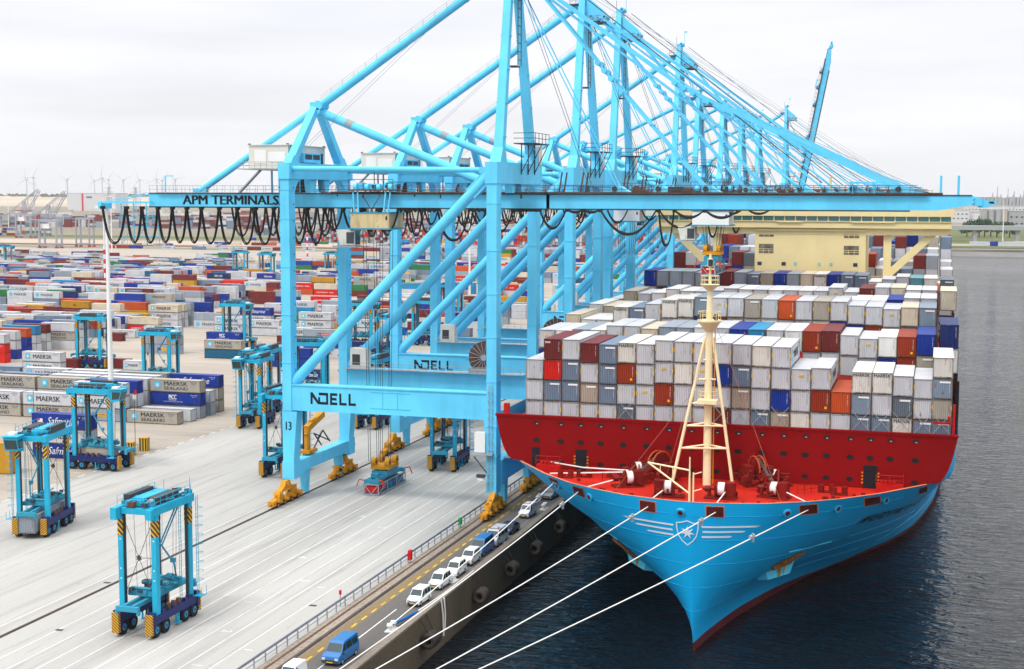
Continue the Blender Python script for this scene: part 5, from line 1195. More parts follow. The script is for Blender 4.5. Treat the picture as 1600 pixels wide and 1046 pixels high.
def stays(parent):
    mb = MB(); ax, az = 2.4, 81.2
    for (x, z, sag, w_) in ((29.8,49.6,-0.3,0.27),(57.4,49.4,-3.0,0.33)):
        mxs = ax+(x-ax)*0.44; mzs = az+(z-az)*0.44+sag
        for s in ((-1.3,1.3) if x < 40 else (-1.5,-0.6,0.6,1.5)):
            w_ = (0.27 if x < 40 else (0.42 if abs(s) > 1 else 0.2))
            mb.beam((ax,s,az),(mxs,s,mzs),w_,w_*1.25,0); mb.beam((mxs,s,mzs),(x,s,z),w_,w_*1.25,0)
            d = (Vector((x,0,z))-Vector((ax,0,az))).normalized()
            for q in (-1.6,0,1.6,4.2): c = Vector((mxs,s,mzs))+d*q; mb.tube(c+Vector((0,-0.5,0)),c+Vector((0,0.5,0)),0.42 if abs(q) < 2 else 0.3,12,0)
            mb.cbox((mxs+1.0,s,mzs-0.5),(3.4,0.75,0.5),0) if False else None
        # secondary eye plates
        for q in (0.7, 0.86):
            c = Vector((ax+(x-ax)*q,0,az+(z-az)*q+sag*(1-q)*1.6)); mb.tube(c+Vector((0,-1.7,0)),c+Vector((0,1.7,0)),0.16,6,0)
    mb.build('forestay', PM, parent)
    mb = MB()
    for s in (-0.7,-0.2,0.3,0.8): mb.tube((2.0,s,85.2),(47,s,50.2),0.045,4,1)
    for s in (-0.8,0.6): mb.tube((0.3,s,85.6),(56,s,50.5),0.03,4,2); mb.tube((-0.8,s,86.0),(-36,s,55.5),0.03,4,2)
    for s in (-1.0,1.0): mb.tube((-0.6,s,84.6),(12,s,50.0),0.04,4,1)
    mb.build('hoist_wire', PM, parent)
    mb = MB()
    for s in (-1.4,1.4):
        mb.tube((1.0,s,79.5),(16.5,s,49.6),0.10,6,0); mb.tube((2.6,s,80.4),(44.0,s,49.4),0.13,6,0)
    mb.build('boom_link', PM, parent)
def trolley(parent, tx, col=HOUSE, drop=36.0):
    t = link('trolley', None, parent, (tx,0,0)); t.empty_display_size = 0.4
    mb = MB(); mb.box(-3.9,-3.0,48.9,3.9,3.0,49.15,3)
    rq = random.Random(9)
    for k in range(16): mb.cbox((rq.uniform(-3.4,3.4),rq.uniform(-2.2,2.2),49.6),(rq.uniform(.5,1.3),rq.uniform(.6,1.4),rq.uniform(.5,1.2)),rq.choice((0,0,0,1)))
    for xx in (-3,-1,1,3): mb.tube((xx,-2.7,49.5),(xx+0.6,-2.7,49.5),0.55,10,0)
    for xx in (-3.8,-1.3,1.3,3.8): mb.tube((xx,-3.0,49.1),(xx,-3.0,50.7),0.05,4,3)
    mb.tube((-3.8,-3,50.7),(3.8,-3,50.7),0.05,4,3); mb.tube((-0.6,0,49),(-0.6,0,52.4),0.08,5,1)
    for xx in (-3.2,-2.4,2.4,3.2):
        for s in (-1,1): mb.beam((xx,s*2.6,48.9),(xx*0.9,s*2.9,45.5),0.22,0.22,0)
    for s in (-1,1): mb.beam((-1.8,s*2.7,48.6),(0.2,s*2.8,45.6),0.12,0.12,3); mb.beam((1.8,s*2.7,48.6),(-0.2,s*2.8,45.6),0.12,0.12,3)
    mb.build('trolley_frame', PM, t)
    mb = MB(); mb.box(-3.4,-3.3,43.0,3.2,3.0,45.35,0); mb.box(-3.7,-3.5,42.75,3.5,3.2,43.0,1); mb.box(-3.6,-3.4,45.35,3.4,3.1,45.5,1)
    tr = mb.build('trolley_house', [col, CYANR], t)
    mb = MB(); mb.add([(3.22,-0.6,43.5)]+[(3.22,-0.6+1.1*math.sin(a*0.3),44.2+1.0*math.cos(a*0.3)) for a in range(0,11)], [tuple(range(12))], 0); mb.box(2.6,-3.36,44.3,2.9,-3.3,44.9,1); mb.build('house_hatch', [WHITE, DARK], tr)
    mb = MB(); mb.add([(-5.6,-2.6,40.2),(-3.0,-2.6,40.2),(-3.0,-2.6,42.7),(-6.2,-2.6,42.7),(-5.6,-0.2,40.2),(-3.0,-0.2,40.2),(-3.0,-0.2,42.7),(-6.2,-0.2,42.7)], [(0,1,2,3),(5,4,7,6),(4,0,3,7),(1,5,6,2),(3,2,6,7),(4,5,1,0)], 0)
    mb.box(-6.6,-3.2,39.9,-2.6,0.2,40.1,1)
    for xx in (-6.5,-4.6,-2.7): mb.tube((xx,-3.2,40),(xx,-3.2,41.2),0.04,4,1)
    cb = mb.build('operator_cabin', [HOUSE, GREYS], t)
    mb = MB(); mb.box(-4.4,-2.68,40.5,-3.1,-2.6,42.3,0); mb.box(-2.98,-2.3,40.4,-2.95,-0.5,42.4,0); mb.build('cabin_window', [GLASS], cb)
    mb = MB()
    for xx in (-1.7,-1.2,1.2,1.7):
        for s in (-2.2,2.2): mb.tube((xx,s,43),(xx*0.7,s*0.8,drop),0.045,4,1)
    mb.build('hoist_rope', PM, t)
    return t
def spreader(label, loc, cage=False):
    t = thing('container_spreader', label, 'spreader', loc, 0, 'container spreaders hanging under the cranes')
    mb = MB()
    for y in (-5.6,5.6): mb.box(-1.3,y-0.35,1.9,1.3,y+0.35,2.5)
    for x in (-0.6,0.6): mb.box(x-0.3,-5.4,2.0,x+0.3,5.4,2.6)
    mb.box(-1.3,-2.6,2.5,1.3,2.6,3.3); mb.cbox((0,-4.2,2.9),(1.2,1.0,0.7)); mb.cbox((0,4.0,2.9),(1.0,1.6,0.6)); mb.build('spreader_frame', [CYANR], t)
    mb = MB(); mb.box(-1.6,-2.2,3.5,1.6,2.2,4.1,0)
    for y in (-1.6,1.6):
        for x in (-1.2,1.2): mb.tube((x-0.35,y,4.6),(x+0.35,y,4.6),0.75,14,0); mb.tube((x-0.4,y,4.6),(x+0.4,y,4.6),0.3,8,1)
    mb.build('headblock', [YELLOW, DARK], t)
    mb = MB()
    for x in (-1.3,1.3):
        for y in (-5.9,5.9): s = math.copysign(1,y); q = math.copysign(1,x); mb.beam((x,y,2.4),(x+q*0.7,y+s*0.3,2.5),0.3,0.16); mb.beam((x+q*0.7,y+s*0.3,2.5),(x+q*1.1,y+s*0.4,1.4),0.4,0.12)
    build_split(mb, 'flipper', [paint('flipper_red',(0.55,0.05,0.01),0.5)], t)
    mb = MB()
    for x in (-1.25,1.25):
        for y in (-6,-2,2,6): mb.beam((x,y,0.1),(x,y,1.75),0.14,0.14,0)
        for z in (0.12,1.75): mb.beam((x,-6.05,z),(x,6.05,z),0.16,0.16,0)
        for y in (-6,2): mb.beam((x,y,0.15),(x,y+4,1.7),0.1,0.1,0)
    for y in (-6.05,6.05):
        for z in (0.12,1.75): mb.beam((-1.25,y,z),(1.25,y,z),0.16,0.16,0)
        mb.beam((-1.2,y,1.7),(0,y,0.2),0.1,0.1,0); mb.beam((1.2,y,1.7),(0,y,0.2),0.1,0.1,0)
    mb.box(-1.2,-6,0.25,1.2,6,0.35,1)
    for k in range(7): mb.cbox((0,-5.2+k*1.7,0.9),(2.2,1.3,1.0),1 if k else 2)
    mb.build('gear_cage', [GREYS, paint('gear_blue',(0.03,0.16,0.30),0.5,var=0.3), MATS['signal_red']], t)
    return t
YC = [214, 260, 291, 361, 392, 438, 480, 527, 622]
LABS = ['blue quay crane numbered 13 with lettered girder, first in the row','blue quay crane second from the camera with a white trolley over the ship','blue quay crane third from the camera, close behind the second one','blue quay crane fourth from the camera beyond the gap in the row','blue quay crane fifth from the camera, close behind the fourth','blue quay crane sixth from the camera, seen among many crossing stays','blue quay crane seventh from the camera behind the ship\'s bridge','blue quay crane eighth from the camera, farthest of those with lowered booms','blue quay crane at the far end with its boom raised steeply']
TX = [-23.0, 24.2, 1.5, -6, 20, 12, 30, 8, -20]
DROP = [5.0, 38.9, 36, 34, 37, 36, 38, 35, 36]
first = make_crane(LABS[0], (XW, YC[0], 0)); fb = make_boom(first); stays(first)
base_kids = list(first.children)
trs = trolley(first, TX[0], paint('trolley_beige',(0.60,0.47,0.26),0.6,var=0.1,rust=0.35,streak=0.5), DROP[0])
trs2 = None
for k in range(1, len(YC)):
    c = first.copy(); COL.objects.link(c); c.location = (XW, YC[k], 0); c['label'] = LABS[k]
    for ch in base_kids:
        nmk = ch.name.split('.')[0]
        if nmk == 'number' or (k == 8 and nmk in ('forestay','hoist_wire')): continue
        d = dup(ch, c)
        if k == 8 and nmk == 'boom': d.rotation_euler = (0, -R(79.5), 0)
        if 4 <= k <= 7 and nmk in ('tower_leg','tower_head','tower_stay','forestay','hoist_wire','boom_link'):      # the lower type of crane down the row
            d.scale = (1,1,0.72); d.location = (0,0,53.0*0.28)
        for g2 in list(d.children):
            if nmk == 'boom' and g2.name.startswith('tip_post'): bpy.data.objects.remove(g2); continue
            if (nmk == 'girder' and g2.name.startswith('lettering')) or (nmk == 'girder' and k > 2 and g2.name.startswith('cable_trellis') ): bpy.data.objects.remove(g2)
            elif nmk == 'portal_beam' and g2.name.startswith('lettering') and k > 4: bpy.data.objects.remove(g2)
    trolley(c, TX[k], WHITE if k in (1,2) else HOUSE, DROP[k])
spreader('spreader with yellow headblock standing in its gear cage on the quay under crane 13', (-86.4, 215.8, 0.03))
spreader('spreader with yellow headblock hanging above the ship in front of its bridge', (XW+TX[1], 260, 34.0))
# ------------------------------------------------------------------ straddle carriers: long axis along y, the engine end at -y
HZV = stripes('hazard_diagonal', (0.58,0.29,0.01), (0.012,0.012,0.014), 0.30, (0.7,0.7,0.9), duty=0.66)
def make_carrier():
    t = thing('straddle_carrier', '', 'straddle carrier', (0,0,0), 0, 'blue straddle carriers working in the terminal')
    wp = [-4.1,-2.15,2.15,4.1]
    for s in (-1, 1):
        x = s*2.05
        mb = MB(); mb.box(x-0.42,-4.9,1.55,x+0.42,4.9,2.45,0); mb.box(x-0.5,-5.0,1.2,x+0.5,-4.5,2.9,0); mb.box(x-0.5,4.5,1.2,x+0.5,5.0,2.9,0)
        for y in (-1.1,0,1.1): mb.tube((x,y,2.45),(x,y,3.0),0.32,8,1)
        mb.tube((x+s*0.25,0.6,1.55),(x+s*0.25,0.6,0.35),0.12,5,2); mb.tube((x-s*0.25,0.9,1.55),(x-s*0.25,0.9,0.35),0.1,5,2); mb.box(x-0.4,0.4,0.3,x+0.4,1.1,0.42,2)
        mb.build('wheel_beam', [NAVY, BROWN, CARC], t)
        for y in wp:
            w_ = MB(); w_.tube((x-0.32,y,0.84),(x+0.32,y,0.84),0.84,22,0); wo = w_.build('wheel', [RUBBER], t)
            r_ = MB(); r_.tube((x-0.34,y,0.84),(x+0.34,y,0.84),0.40,14,0); r_.tube((x-0.38,y,0.84),(x+0.38,y,0.84),0.15,10,1); r_.build('rim', [paint('rim_blue',(0.02,0.20,0.40),0.5), DARK], wo)
            mb = MB(); mb.box(x-0.2,y-0.12,0.9,x+0.2,y+0.12,1.6); mb.build('wheel_fork', NAVY, t)
        for y in (-5.2, 5.2):
            mb = MB(); mb.box(x-0.42,y-0.22,0.5,x+0.42,y+0.22,2.75); mb.build('bumper', HZV, t)
        for y in (-3.6, 3.6):
            mb = MB(); mb.box(x-0.30,y-0.36,2.45,x+0.30,y+0.36,14.0,0)
            mb.box(x-s*0.30-0.05,y-0.22,2.6,x-s*0.30+0.05,y+0.22,13.6,1)
            mb.box(x-0.13,y+(0.37 if y < 0 else -0.55),2.6,x+0.13,y+(0.55 if y < 0 else -0.37),13.4,1)
            lg = mb.build('column', [CARC, DARK], t)
            mb = MB(); mb.box(x-0.315,y-0.375,11.1,x+0.315,y+0.375,12.9); mb.build('hazard_band', HAZARD, lg)
            mb = MB()
            for k in (0,1,4): mb.box(x-0.06,y-0.385,6.2+k*1.1,x+0.06,y-0.365,6.38+k*1.1)
            mb.build('port_cover', WHITE, lg) if y < 0 else None
        mb = MB(); mb.box(x-0.36,-4.4,13.5,x+0.36,4.4,14.4); mb.box(x-0.36,-5.3,13.1,x+0.36,-4.3,14.4) if s < 0 else mb.box(x-0.36,-4.9,13.2,x+0.36,-4.3,14.3); mb.build('top_beam', CARC, t)
    mb = MB()
    for y in (-4.0,-1.6,1.6,4.0): mb.box(-1.7,y-0.3,13.6,1.7,y+0.3,14.25,0)
    mb.box(-1.5,-3.0,14.25,0.4,3.2,14.9,0); mb.box(-1.3,-2.6,14.9,0.2,2.6,15.05,0)
    mb.build('top_deck', [CARC], t)
    mb = MB(); mb.box(-2.4,-2.6,14.4,-1.6,2.4,15.35,0); mb.box(0.7,-2.8,14.4,1.9,2.0,15.2,0)
    for k in range(5): mb.box(0.68,-2.5+k*0.95,14.5,0.72,-1.9+k*0.95,15.1,1)
    mb.tube((1.3,-3.4,14.8),(1.3,-2.8,14.8),0.35,10,1); mb.cbox((-0.6,-3.9,14.6),(0.9,0.7,0.6),2); mb.build('engine_pack', [DARK, GREYS, BROWN], t)
    mb = MB()
    for x in (-2.3,2.3):
        for k in range(7): mb.tube((x,-4+k*1.3,14.4),(x,-4+k*1.3,15.5),0.035,4)
        for z in (14.95,15.5): mb.tube((x,-4,z),(x,3.8,z),0.03,4)
    mb.tube((2.0,4.2,14.3),(2.0,4.2,16.2),0.04,4); mb.tube((-1.0,3.6,14.3),(-1.0,3.6,15.9),0.04,4); mb.build('top_railing', CARC, t)
    rc = random.Random(8); mb = MB(); mc = MB()
    for k in range(46):
        x, y = rc.choice((-1,1))*rc.uniform(0.3,2.2), rc.uniform(-4.3,4.3)
        (mb if k % 3 else mc).cbox((x,y,14.45+rc.uniform(0.0,0.5)),(rc.uniform(.15,.6),rc.uniform(.15,.7),rc.uniform(.15,.5)),0)
    for k in range(12): x, y = rc.uniform(-2,2), rc.uniform(-4,4); mb.tube((x,y,14.7),(x+rc.uniform(-1,1),y+rc.uniform(-1.5,1.5),14.9),0.06,5,0)
    mb.build('deck_machinery', CYANR, t); mc.build('winch_gear', DARK, t)
    mb = MB()
    for s in (-1,1):
        for k in range(12): mb.cbox((s*2.05+rc.uniform(-.3,.3),rc.uniform(-4,4),2.6),(rc.uniform(.15,.5),rc.uniform(.2,.9),rc.uniform(.2,.6)),0)
    mb.build('chassis_box', NAVY, t)
    # driver's cabin under the top beam at the +x +y corner
    mb = MB(); mb.add([(0.9,4.3,12.2),(2.9,4.3,12.2),(2.9,5.9,12.5),(0.9,5.9,12.5),(0.9,4.3,14.5),(2.9,4.3,14.5),(2.9,6.5,14.4),(0.9,6.5,14.4)], [(0,3,2,1),(4,5,6,7),(0,1,5,4),(1,2,6,5),(2,3,7,6),(3,0,4,7)], 0); mb.box(0.7,4.2,14.5,3.1,6.6,14.65,1); mb.box(1.6,4.4,14.65,2.6,5.6,15.0,2)
    cb = mb.build('cabin', [CARC, CARC, WHITE], t)
    mb = MB(); mb.add([(1.05,6.0,12.75),(2.75,6.0,12.75),(2.78,6.46,14.1),(1.02,6.46,14.1)], [(0,1,2,3)], 0); mb.add([(2.93,4.6,12.8),(2.93,5.9,12.9),(2.93,6.3,14.1),(2.93,4.6,14.1)], [(0,1,2,3)], 0); mb.add([(0.87,4.6,12.8),(0.87,4.6,14.1),(0.87,6.3,14.1),(0.87,5.9,12.9)], [(0,1,2,3)], 0)
    mb.build('cabin_window', [GLASS], cb)
    # caged ladders and landing
    mb = MB()
    for (x, y) in ((2.75,4.3),(1.35,2.9)):
        for q in (-0.22,0.22): mb.tube((x,y+q,2.6),(x,y+q,14.2),0.04,4)
        for k in range(26): mb.tube((x,y-0.22,2.8+k*0.44),(x,y+0.22,2.8+k*0.44),0.025,4)
    for k in range(9): z = 4.4+k*1.05; mb.path([(2.75,3.95,z),(3.35,3.95,z),(3.45,4.3,z),(3.35,4.65,z),(2.75,4.65,z)],0.03,4)
    mb.box(2.5,3.7,2.5,3.5,4.9,2.58); 
    for y in (3.7,4.9): mb.tube((3.5,y,2.5),(3.5,y,3.6),0.035,4)
    mb.build('caged_ladder', CARC, t)
    # wire crosses between the columns, folding arm for the hose
    mb = MB()
    c = (0,-3.6,8.6)
    for x, z in ((-1.8,12.9),(1.8,12.9),(-1.8,4.4),(1.8,4.4),(1.8,8.7)): mb.tube(c,(x,-3.6,z),0.035,4,0)
    mb.star((0,-3.62,8.6),(1,0,0),(0,0,1),0.42,0,6,0.5); mb.star((0,-3.58,8.6),(-1,0,0),(0,0,1),0.42,0,6,0.5)
    for x in (-0.9,0.5,0.9): mb.tube((x,-3.0,13.6),(x,-2.6,4.6),0.025,4,0); mb.tube((x,3.0,13.6),(x,2.6,4.6),0.025,4,0)
    mb.build('bracing_wire', DARK, t)
    mb = MB(); mb.tube((1.2,2.6,13.5),(0.7,-0.4,9.4),0.09,5); mb.tube((1.5,2.6,13.5),(1.0,-0.4,9.4),0.09,5); mb.tube((0.85,-0.4,9.4),(1.3,1.6,6.8),0.11,5); mb.tube((1.3,1.6,6.8),(0.6,3.2,4.6),0.1,5); mb.cbox((1.2,1.5,7.2),(0.5,0.4,0.5)); mb.build('hose_arm', CYANR, t)
    s_ = MB()
    for x in (-0.55,0.55): s_.box(x-0.2,-6.0,3.5,x+0.2,6.0,3.95,0)
    for y in (-6.1,6.1): s_.box(-1.35,y-0.25,3.3,1.35,y+0.25,3.85,0)
    for y in (-2.6,2.6): s_.box(-1.9,y-0.3,4.1,1.9,y+0.3,4.7,0); s_.tube((-1.6,y,4.9),(1.6,y,4.9),0.18,6,0)
    s_.box(-1.0,-1.6,4.0,1.0,1.6,4.6,0); s_.cbox((0.7,0.6,4.8),(0.7,1.2,0.6),1); s_.cbox((-0.6,-0.8,4.8),(0.6,0.8,0.5),1); s_.tube((0.2,1.9,5.2),(0.9,1.9,5.2),0.35,10,0)
    for k in range(26): s_.cbox((rc.uniform(-1.3,1.3),rc.uniform(-3.4,3.4),rc.uniform(4.3,5.2)),(rc.uniform(.15,.6),rc.uniform(.15,.8),rc.uniform(.15,.5)),rc.choice((0,0,1)))
    for k in range(8): s_.tube((rc.uniform(-1.5,1.5),rc.uniform(-3,3),4.6),(rc.uniform(-1.5,1.5),rc.uniform(-3,3),5.6),0.05,5,rc.choice((0,1)))
    for y in (-6.1,6.1):
        for x in (-1.3,1.3): s_.cbox((x,y,3.2),(0.3,0.4,0.5),0)
    sp = s_.build('lifting_spreader', [CYANR, DARK], t)
    return t
car0 = make_carrier()
CARS = [(-83.0,138.4,0,'straddle carrier with yellow striped bumpers standing alone nearest the camera'),
 (-122.6,174.2,12+180,'straddle carrier carrying a grey container at the left edge of the apron'),
 (-141.0,217.0,90+180,'straddle carrier seen broadside beside the white light mast'),
 (-224.5,343.5,90,'straddle carrier over a dark red container behind the near yard block'),
 (-184.0,311.0,-90,'straddle carrier with its legs behind the near stacks, above a short grey container'),
 (-208.5,398.0,-90,'straddle carrier over two star marked containers at the middle of the yard'),
 (-136.0,267.5,180+8,'straddle carrier in the foremost of a tight cluster left of the numbered crane leg'),
 (-141.6,283.0,180+8,'straddle carrier second in the tight cluster left of the numbered crane leg'),
 (-138.5,300.0,-80,'straddle carrier rearmost in the tight cluster left of the numbered crane leg'),
 (-107.6,222.5,0,'straddle carrier half hidden behind the leg numbered 13'),
 (-112.0,274.0,180,'straddle carrier seen between the landward legs under the lettered beam'),
 (-82.4,236.4,4,'straddle carrier on the lanes beside the waterside crane leg'),
 (-392.0,754.0,90,'distant straddle carrier left of a second one at the far stacks'),
 (-366.0,736.0,-90,'distant straddle carrier over pale containers, right of its companion'),
 (-333.0,753.0,-90,'distant straddle carrier seen between the first crane\'s legs above white tank containers'),
 (-157.0,428.0,90,'straddle carrier in the yard behind the second crane\'s portal'),
 (-172.0,412.0,-90,'straddle carrier behind the long diagonal brace of the nearest crane'),
 (-573.0,781.0,0,'distant straddle carrier at the far left edge of the yard'),
 (-146.5,370.0,0,'straddle carrier low behind the navy lettered containers'),
 (-175.0,505.0,90,'distant straddle carrier between the second and third cranes')]
for k, (x, y, a, lab) in enumerate(CARS):
    if k == 0: car0.location = (x,y,0.006); car0.rotation_euler = (0,0,R(a)); car0['label'] = 'blue '+lab
    else: dup(car0, None, (x,y,0.006), R(a), 'blue '+lab)
for ch in list(car0.children):
    if ch.name.startswith('cabin'):
        for g_ in list(ch.children): bpy.data.objects.remove(g_)
        bpy.data.objects.remove(ch)
# boxes being carried or set down under carriers
def under(x, y, a, col, lab, z=0.75, side='', Lc=12.19):
    v = Matrix.Rotation(R(a),3,'Z') @ Vector((0,-Lc/2,0)); container(col, lab, 'containers inside straddle carriers', (x+v.x, y+v.y, z), R(a), Lc, 2.6, '', side)
under(-122.6,174.2,12,'LG','light grey container held between the legs of the left carrier',0.8)
under(-141.0,217.0,90,'GR','beige container held inside the broadside carrier by the light mast',1.2,'',6.06)

# stacks and a flat rack at the left edge behind the carriers
container('BLUE','royal blue script lettered container on top of two others left of the light mast','containers at the left edge of the apron',(-146.5,222.5+CW,2*HC),R(90),12.19,HC,'','SAF')
container('W','pale grey container in the middle of the stack left of the light mast','containers at the left edge of the apron',(-146.5,222.5+CW,HC),R(90),12.19,HC,'','M')
container('BLUE','royal blue container at the bottom of the stack left of the light mast','containers at the left edge of the apron',(-146.5,222.5+CW,0.01),R(90),12.19,HC,'','SAF')
container('GRr','rusty beige open box beside the blue stack at the light mast','containers at the left edge of the apron',(-152.0,230.5+CW,0.01),R(90),6.06,HC,'','')
container('Y','mustard yellow container at the left edge of the picture','containers at the left edge of the apron',(-152.2,207.0+CW,0.01),R(90),12.19,2*HC-0.1,'','')
# ------------------------------------------------------------------ road vehicles on the quay
def vehicle(kind, name, label, cat, loc, rz, col, group, dark_sill=True, beacon=False):
    L_, Wd, prof, wins, wheels = kind
    t = thing(name, label, cat, loc, rz, group)
    body = MB(); hw = Wd/2
    zb_ = 0.28; n = len(prof)
    def inset(z): return 0.0 if z < 0.95 else (z-0.95)*0.16
    vs = [(-hw+inset(z), y, z) for y, z in prof]+[(hw-inset(z), y, z) for y, z in prof]
    body.add(vs, [tuple(range(n)), tuple(range(2*n-1, n-1, -1))]+[(i, i+n, (i+1)%n+n, (i+1)%n) for i in range(n)], 0)
    b = body.build('body', [col], t)
    bev = b.modifiers.new('bevel','BEVEL'); bev.width = 0.06; bev.segments = 2; bev.limit_method = 'ANGLE'; bev.angle_limit = R(25)
    g = MB()
    for (ya, za, yb, zb2, yc, zc_, yd, zd) in wins['side']:
        for s in (-1, 1):
            g.flat([(s*(hw-inset(z)+0.012), y, z) for y, z in ((ya,za),(yb,zb2),(yc,zc_),(yd,zd))])
    (ya, za), (yb, zb2) = wins['front']
    d = 0.02; nrm = Vector((0, -(zb2-za), yb-ya)).normalized()*d
    g.flat([(s*(hw-inset(z)-0.10), y+nrm.y, z+abs(nrm.z)) for s, y, z in ((-1,ya,za),(1,ya,za),(1,yb,zb2),(-1,yb,zb2))])
    (ya, za), (yb, zb2) = wins['rear']; g.flat([(s*(hw-inset(z)-0.12), y+0.015, z) for s, y, z in ((1,ya,za),(-1,ya,za),(-1,yb,zb2),(1,yb,zb2))])
    g.build('window', [GLASS], t)
    for s in (-1, 1):
        for y in wheels:
            w_ = MB(); w_.tube((s*(hw-0.20),y,0.32),(s*(hw+0.01),y,0.32),0.32,18); wo = w_.build('wheel', RUBBER, t)
            r_ = MB(); r_.tube((s*(hw-0.02),y,0.32),(s*(hw+0.022),y,0.32),0.19,12); r_.build('rim', GREYS, wo)
        h = MB(); h.box(min(s*(hw-0.45),s*(hw-0.1)), prof[1][0]-0.03, 0.66, max(s*(hw-0.45),s*(hw-0.1)), prof[1][0]+0.12, 0.86); h.build('headlight', paint('lamp_glass',(0.55,0.56,0.56),0.15), t)
        h = MB(); h.box(s*(hw+0.02)-0.1, wins['front'][0][0]+0.25, 1.0, s*(hw+0.02)+0.1, wins['front'][0][0]+0.37, 1.2); h.build('mirror', DARK, t)
    f = MB(); y0 = prof[1][0]; f.box(-hw+0.15,y0-0.06,0.34,hw-0.15,y0+0.08,0.52,0); f.box(-0.35,y0-0.075,0.40,0.35,y0-0.05,0.50,1); f.box(-hw+0.3,y0-0.02,0.58,hw-0.3,y0+0.06,0.68,0); f.build('grille', [DARK, paint('plate_yellow',(0.62,0.42,0.04),0.5)], t)
    if beacon:
        m_ = MB(); zt_ = max(z for _, z in prof)
        m_.box(-hw+0.3, wins['front'][1][0]+0.3, zt_, hw-0.3, wins['front'][1][0]+0.5, zt_+0.06, 1)
        for s in (-1,1): m_.tube((s*(hw-0.35), wins['front'][1][0]+0.4, zt_+0.05),(s*(hw-0.35), wins['front'][1][0]+0.4, zt_+0.28),0.13,10,0)
        m_.build('beacon', [paint('beacon_orange',(0.65,0.13,0.01),0.4), GREYS], t)
    return t
MINI = (4.3, 1.8, [(-2.1,0.28),(-2.15,0.55),(-2.05,0.85),(-1.15,1.08),(-0.45,1.72),(-0.2,1.80),(1.9,1.80),(2.1,1.1),(2.12,0.28)],
  dict(side=[(-0.95,1.1,-0.1,1.1,-0.1,1.62,-0.40,1.62),(0.02,1.1,0.85,1.1,0.85,1.64,0.02,1.64),(0.97,1.1,1.8,1.1,1.72,1.64,0.97,1.64)], front=((-1.10,1.12),(-0.50,1.68)), rear=((2.1,1.1),(1.95,1.65))), (-1.35,1.35))
CADDY = (4.3, 1.8, [(-2.1,0.28),(-2.15,0.55),(-2.0,0.92),(-1.15,1.12),(-0.6,1.75),(-0.35,1.84),(2.0,1.86),(2.12,1.1),(2.12,0.28)],
  dict(side=[(-0.95,1.14,-0.15,1.14,-0.15,1.66,-0.5,1.66)], front=((-1.10,1.16),(-0.64,1.71)), rear=((2.12,1.15),(2.03,1.7))), (-1.35,1.35))
VAN = (5.2, 2.0, [(-2.5,0.28),(-2.58,0.6),(-2.45,1.0),(-1.75,1.25),(-1.0,2.05),(-0.7,2.2),(2.5,2.25),(2.58,1.2),(2.58,0.28)],
  dict(side=[(-1.5,1.3,-0.6,1.3,-0.6,1.95,-1.0,1.95),(-0.45,1.3,0.85,1.3,0.85,1.98,-0.45,1.98),(1.0,1.3,2.2,1.3,2.2,1.98,1.0,1.98)], front=((-1.70,1.30),(-1.05,2.0)), rear=((2.58,1.3),(2.53,2.0))), (-1.65,1.6))
CAR = (4.3, 1.75, [(-2.1,0.26),(-2.15,0.5),(-2.05,0.75),(-1.0,0.93),(-0.25,1.38),(0.9,1.42),(1.75,0.98),(2.1,0.92),(2.12,0.26)],
  dict(side=[(-0.8,0.96,0.25,0.96,0.25,1.33,-0.22,1.33),(0.35,0.96,1.5,0.96,0.85,1.36,0.35,1.36)], front=((-0.95,0.97),(-0.30,1.36)), rear=((1.7,1.02),(0.95,1.40))), (-1.3,1.3))
WCAR = paint('car_white',(0.74,0.75,0.76),0.25,var=0.02,spec=0.6); BCAR = paint('van_blue',(0.01,0.13,0.36),0.25,var=0.03,spec=0.6); NCAR = paint('car_navy',(0.008,0.016,0.07),0.2,var=0.03,spec=0.6); SCAR = paint('car_silver',(0.34,0.37,0.40),0.25,var=0.03,spec=0.6); LCAR = paint('van_silver',(0.50,0.53,0.56),0.25,var=0.03,spec=0.6)
GV = 'vehicles parked in a row along the quay road'
for kd, nm, lab, cat, x, y, a, col, bcn in ((MINI,'parked_van','white passenger van at the front of the row of parked white vans','van',-57.9,155.2,-3,WCAR,False),
  (MINI,'parked_van','white passenger van second in the row, behind the foremost one','van',-57.9,162.6,-3,WCAR,False),
  (MINI,'parked_van','white passenger van third in the row, beside the white bollard','van',-57.8,168.4,-2,WCAR,False),
  (MINI,'parked_van','white passenger van fourth in the row, just ahead of the blue van','van',-57.9,174.6,-2,WCAR,False),
  (VAN,'parked_van','blue van parked between two white ones midway along the row','van',-58.1,180.0,-2,BCAR,False),
  (VAN,'parked_van','silver van with orange roof beacons behind the blue van','van',-57.8,185.6,-3,LCAR,True),
  (CAR,'parked_car','dark navy car with a yellow plate behind the silver van','car',-57.9,192.6,-3,NCAR,False),
  (CADDY,'parked_van','white panel van with orange beacons standing apart near the bow','van',-58.2,203.0,-4,WCAR,True),
  (CAR,'parked_car','silver grey car farthest along the quay in the shade of the bow','car',-58.4,216.8,-4,SCAR,True),
  (VAN,'parked_van','bright blue minibus driving alone nearest the camera on the quay road','van',-58.6,133.6,-2,BCAR,False),
  (CADDY,'parked_van','white van cut off by the lower edge below the blue minibus','van',-60.3,125.4,-2,WCAR,False)):
    vh = vehicle(kd, nm, lab, cat, (x,y,0.008), R(a), col, GV, beacon=bcn)
    if kd is MINI or kd is CADDY: vh.scale = (0.9, 0.9, 1.04)
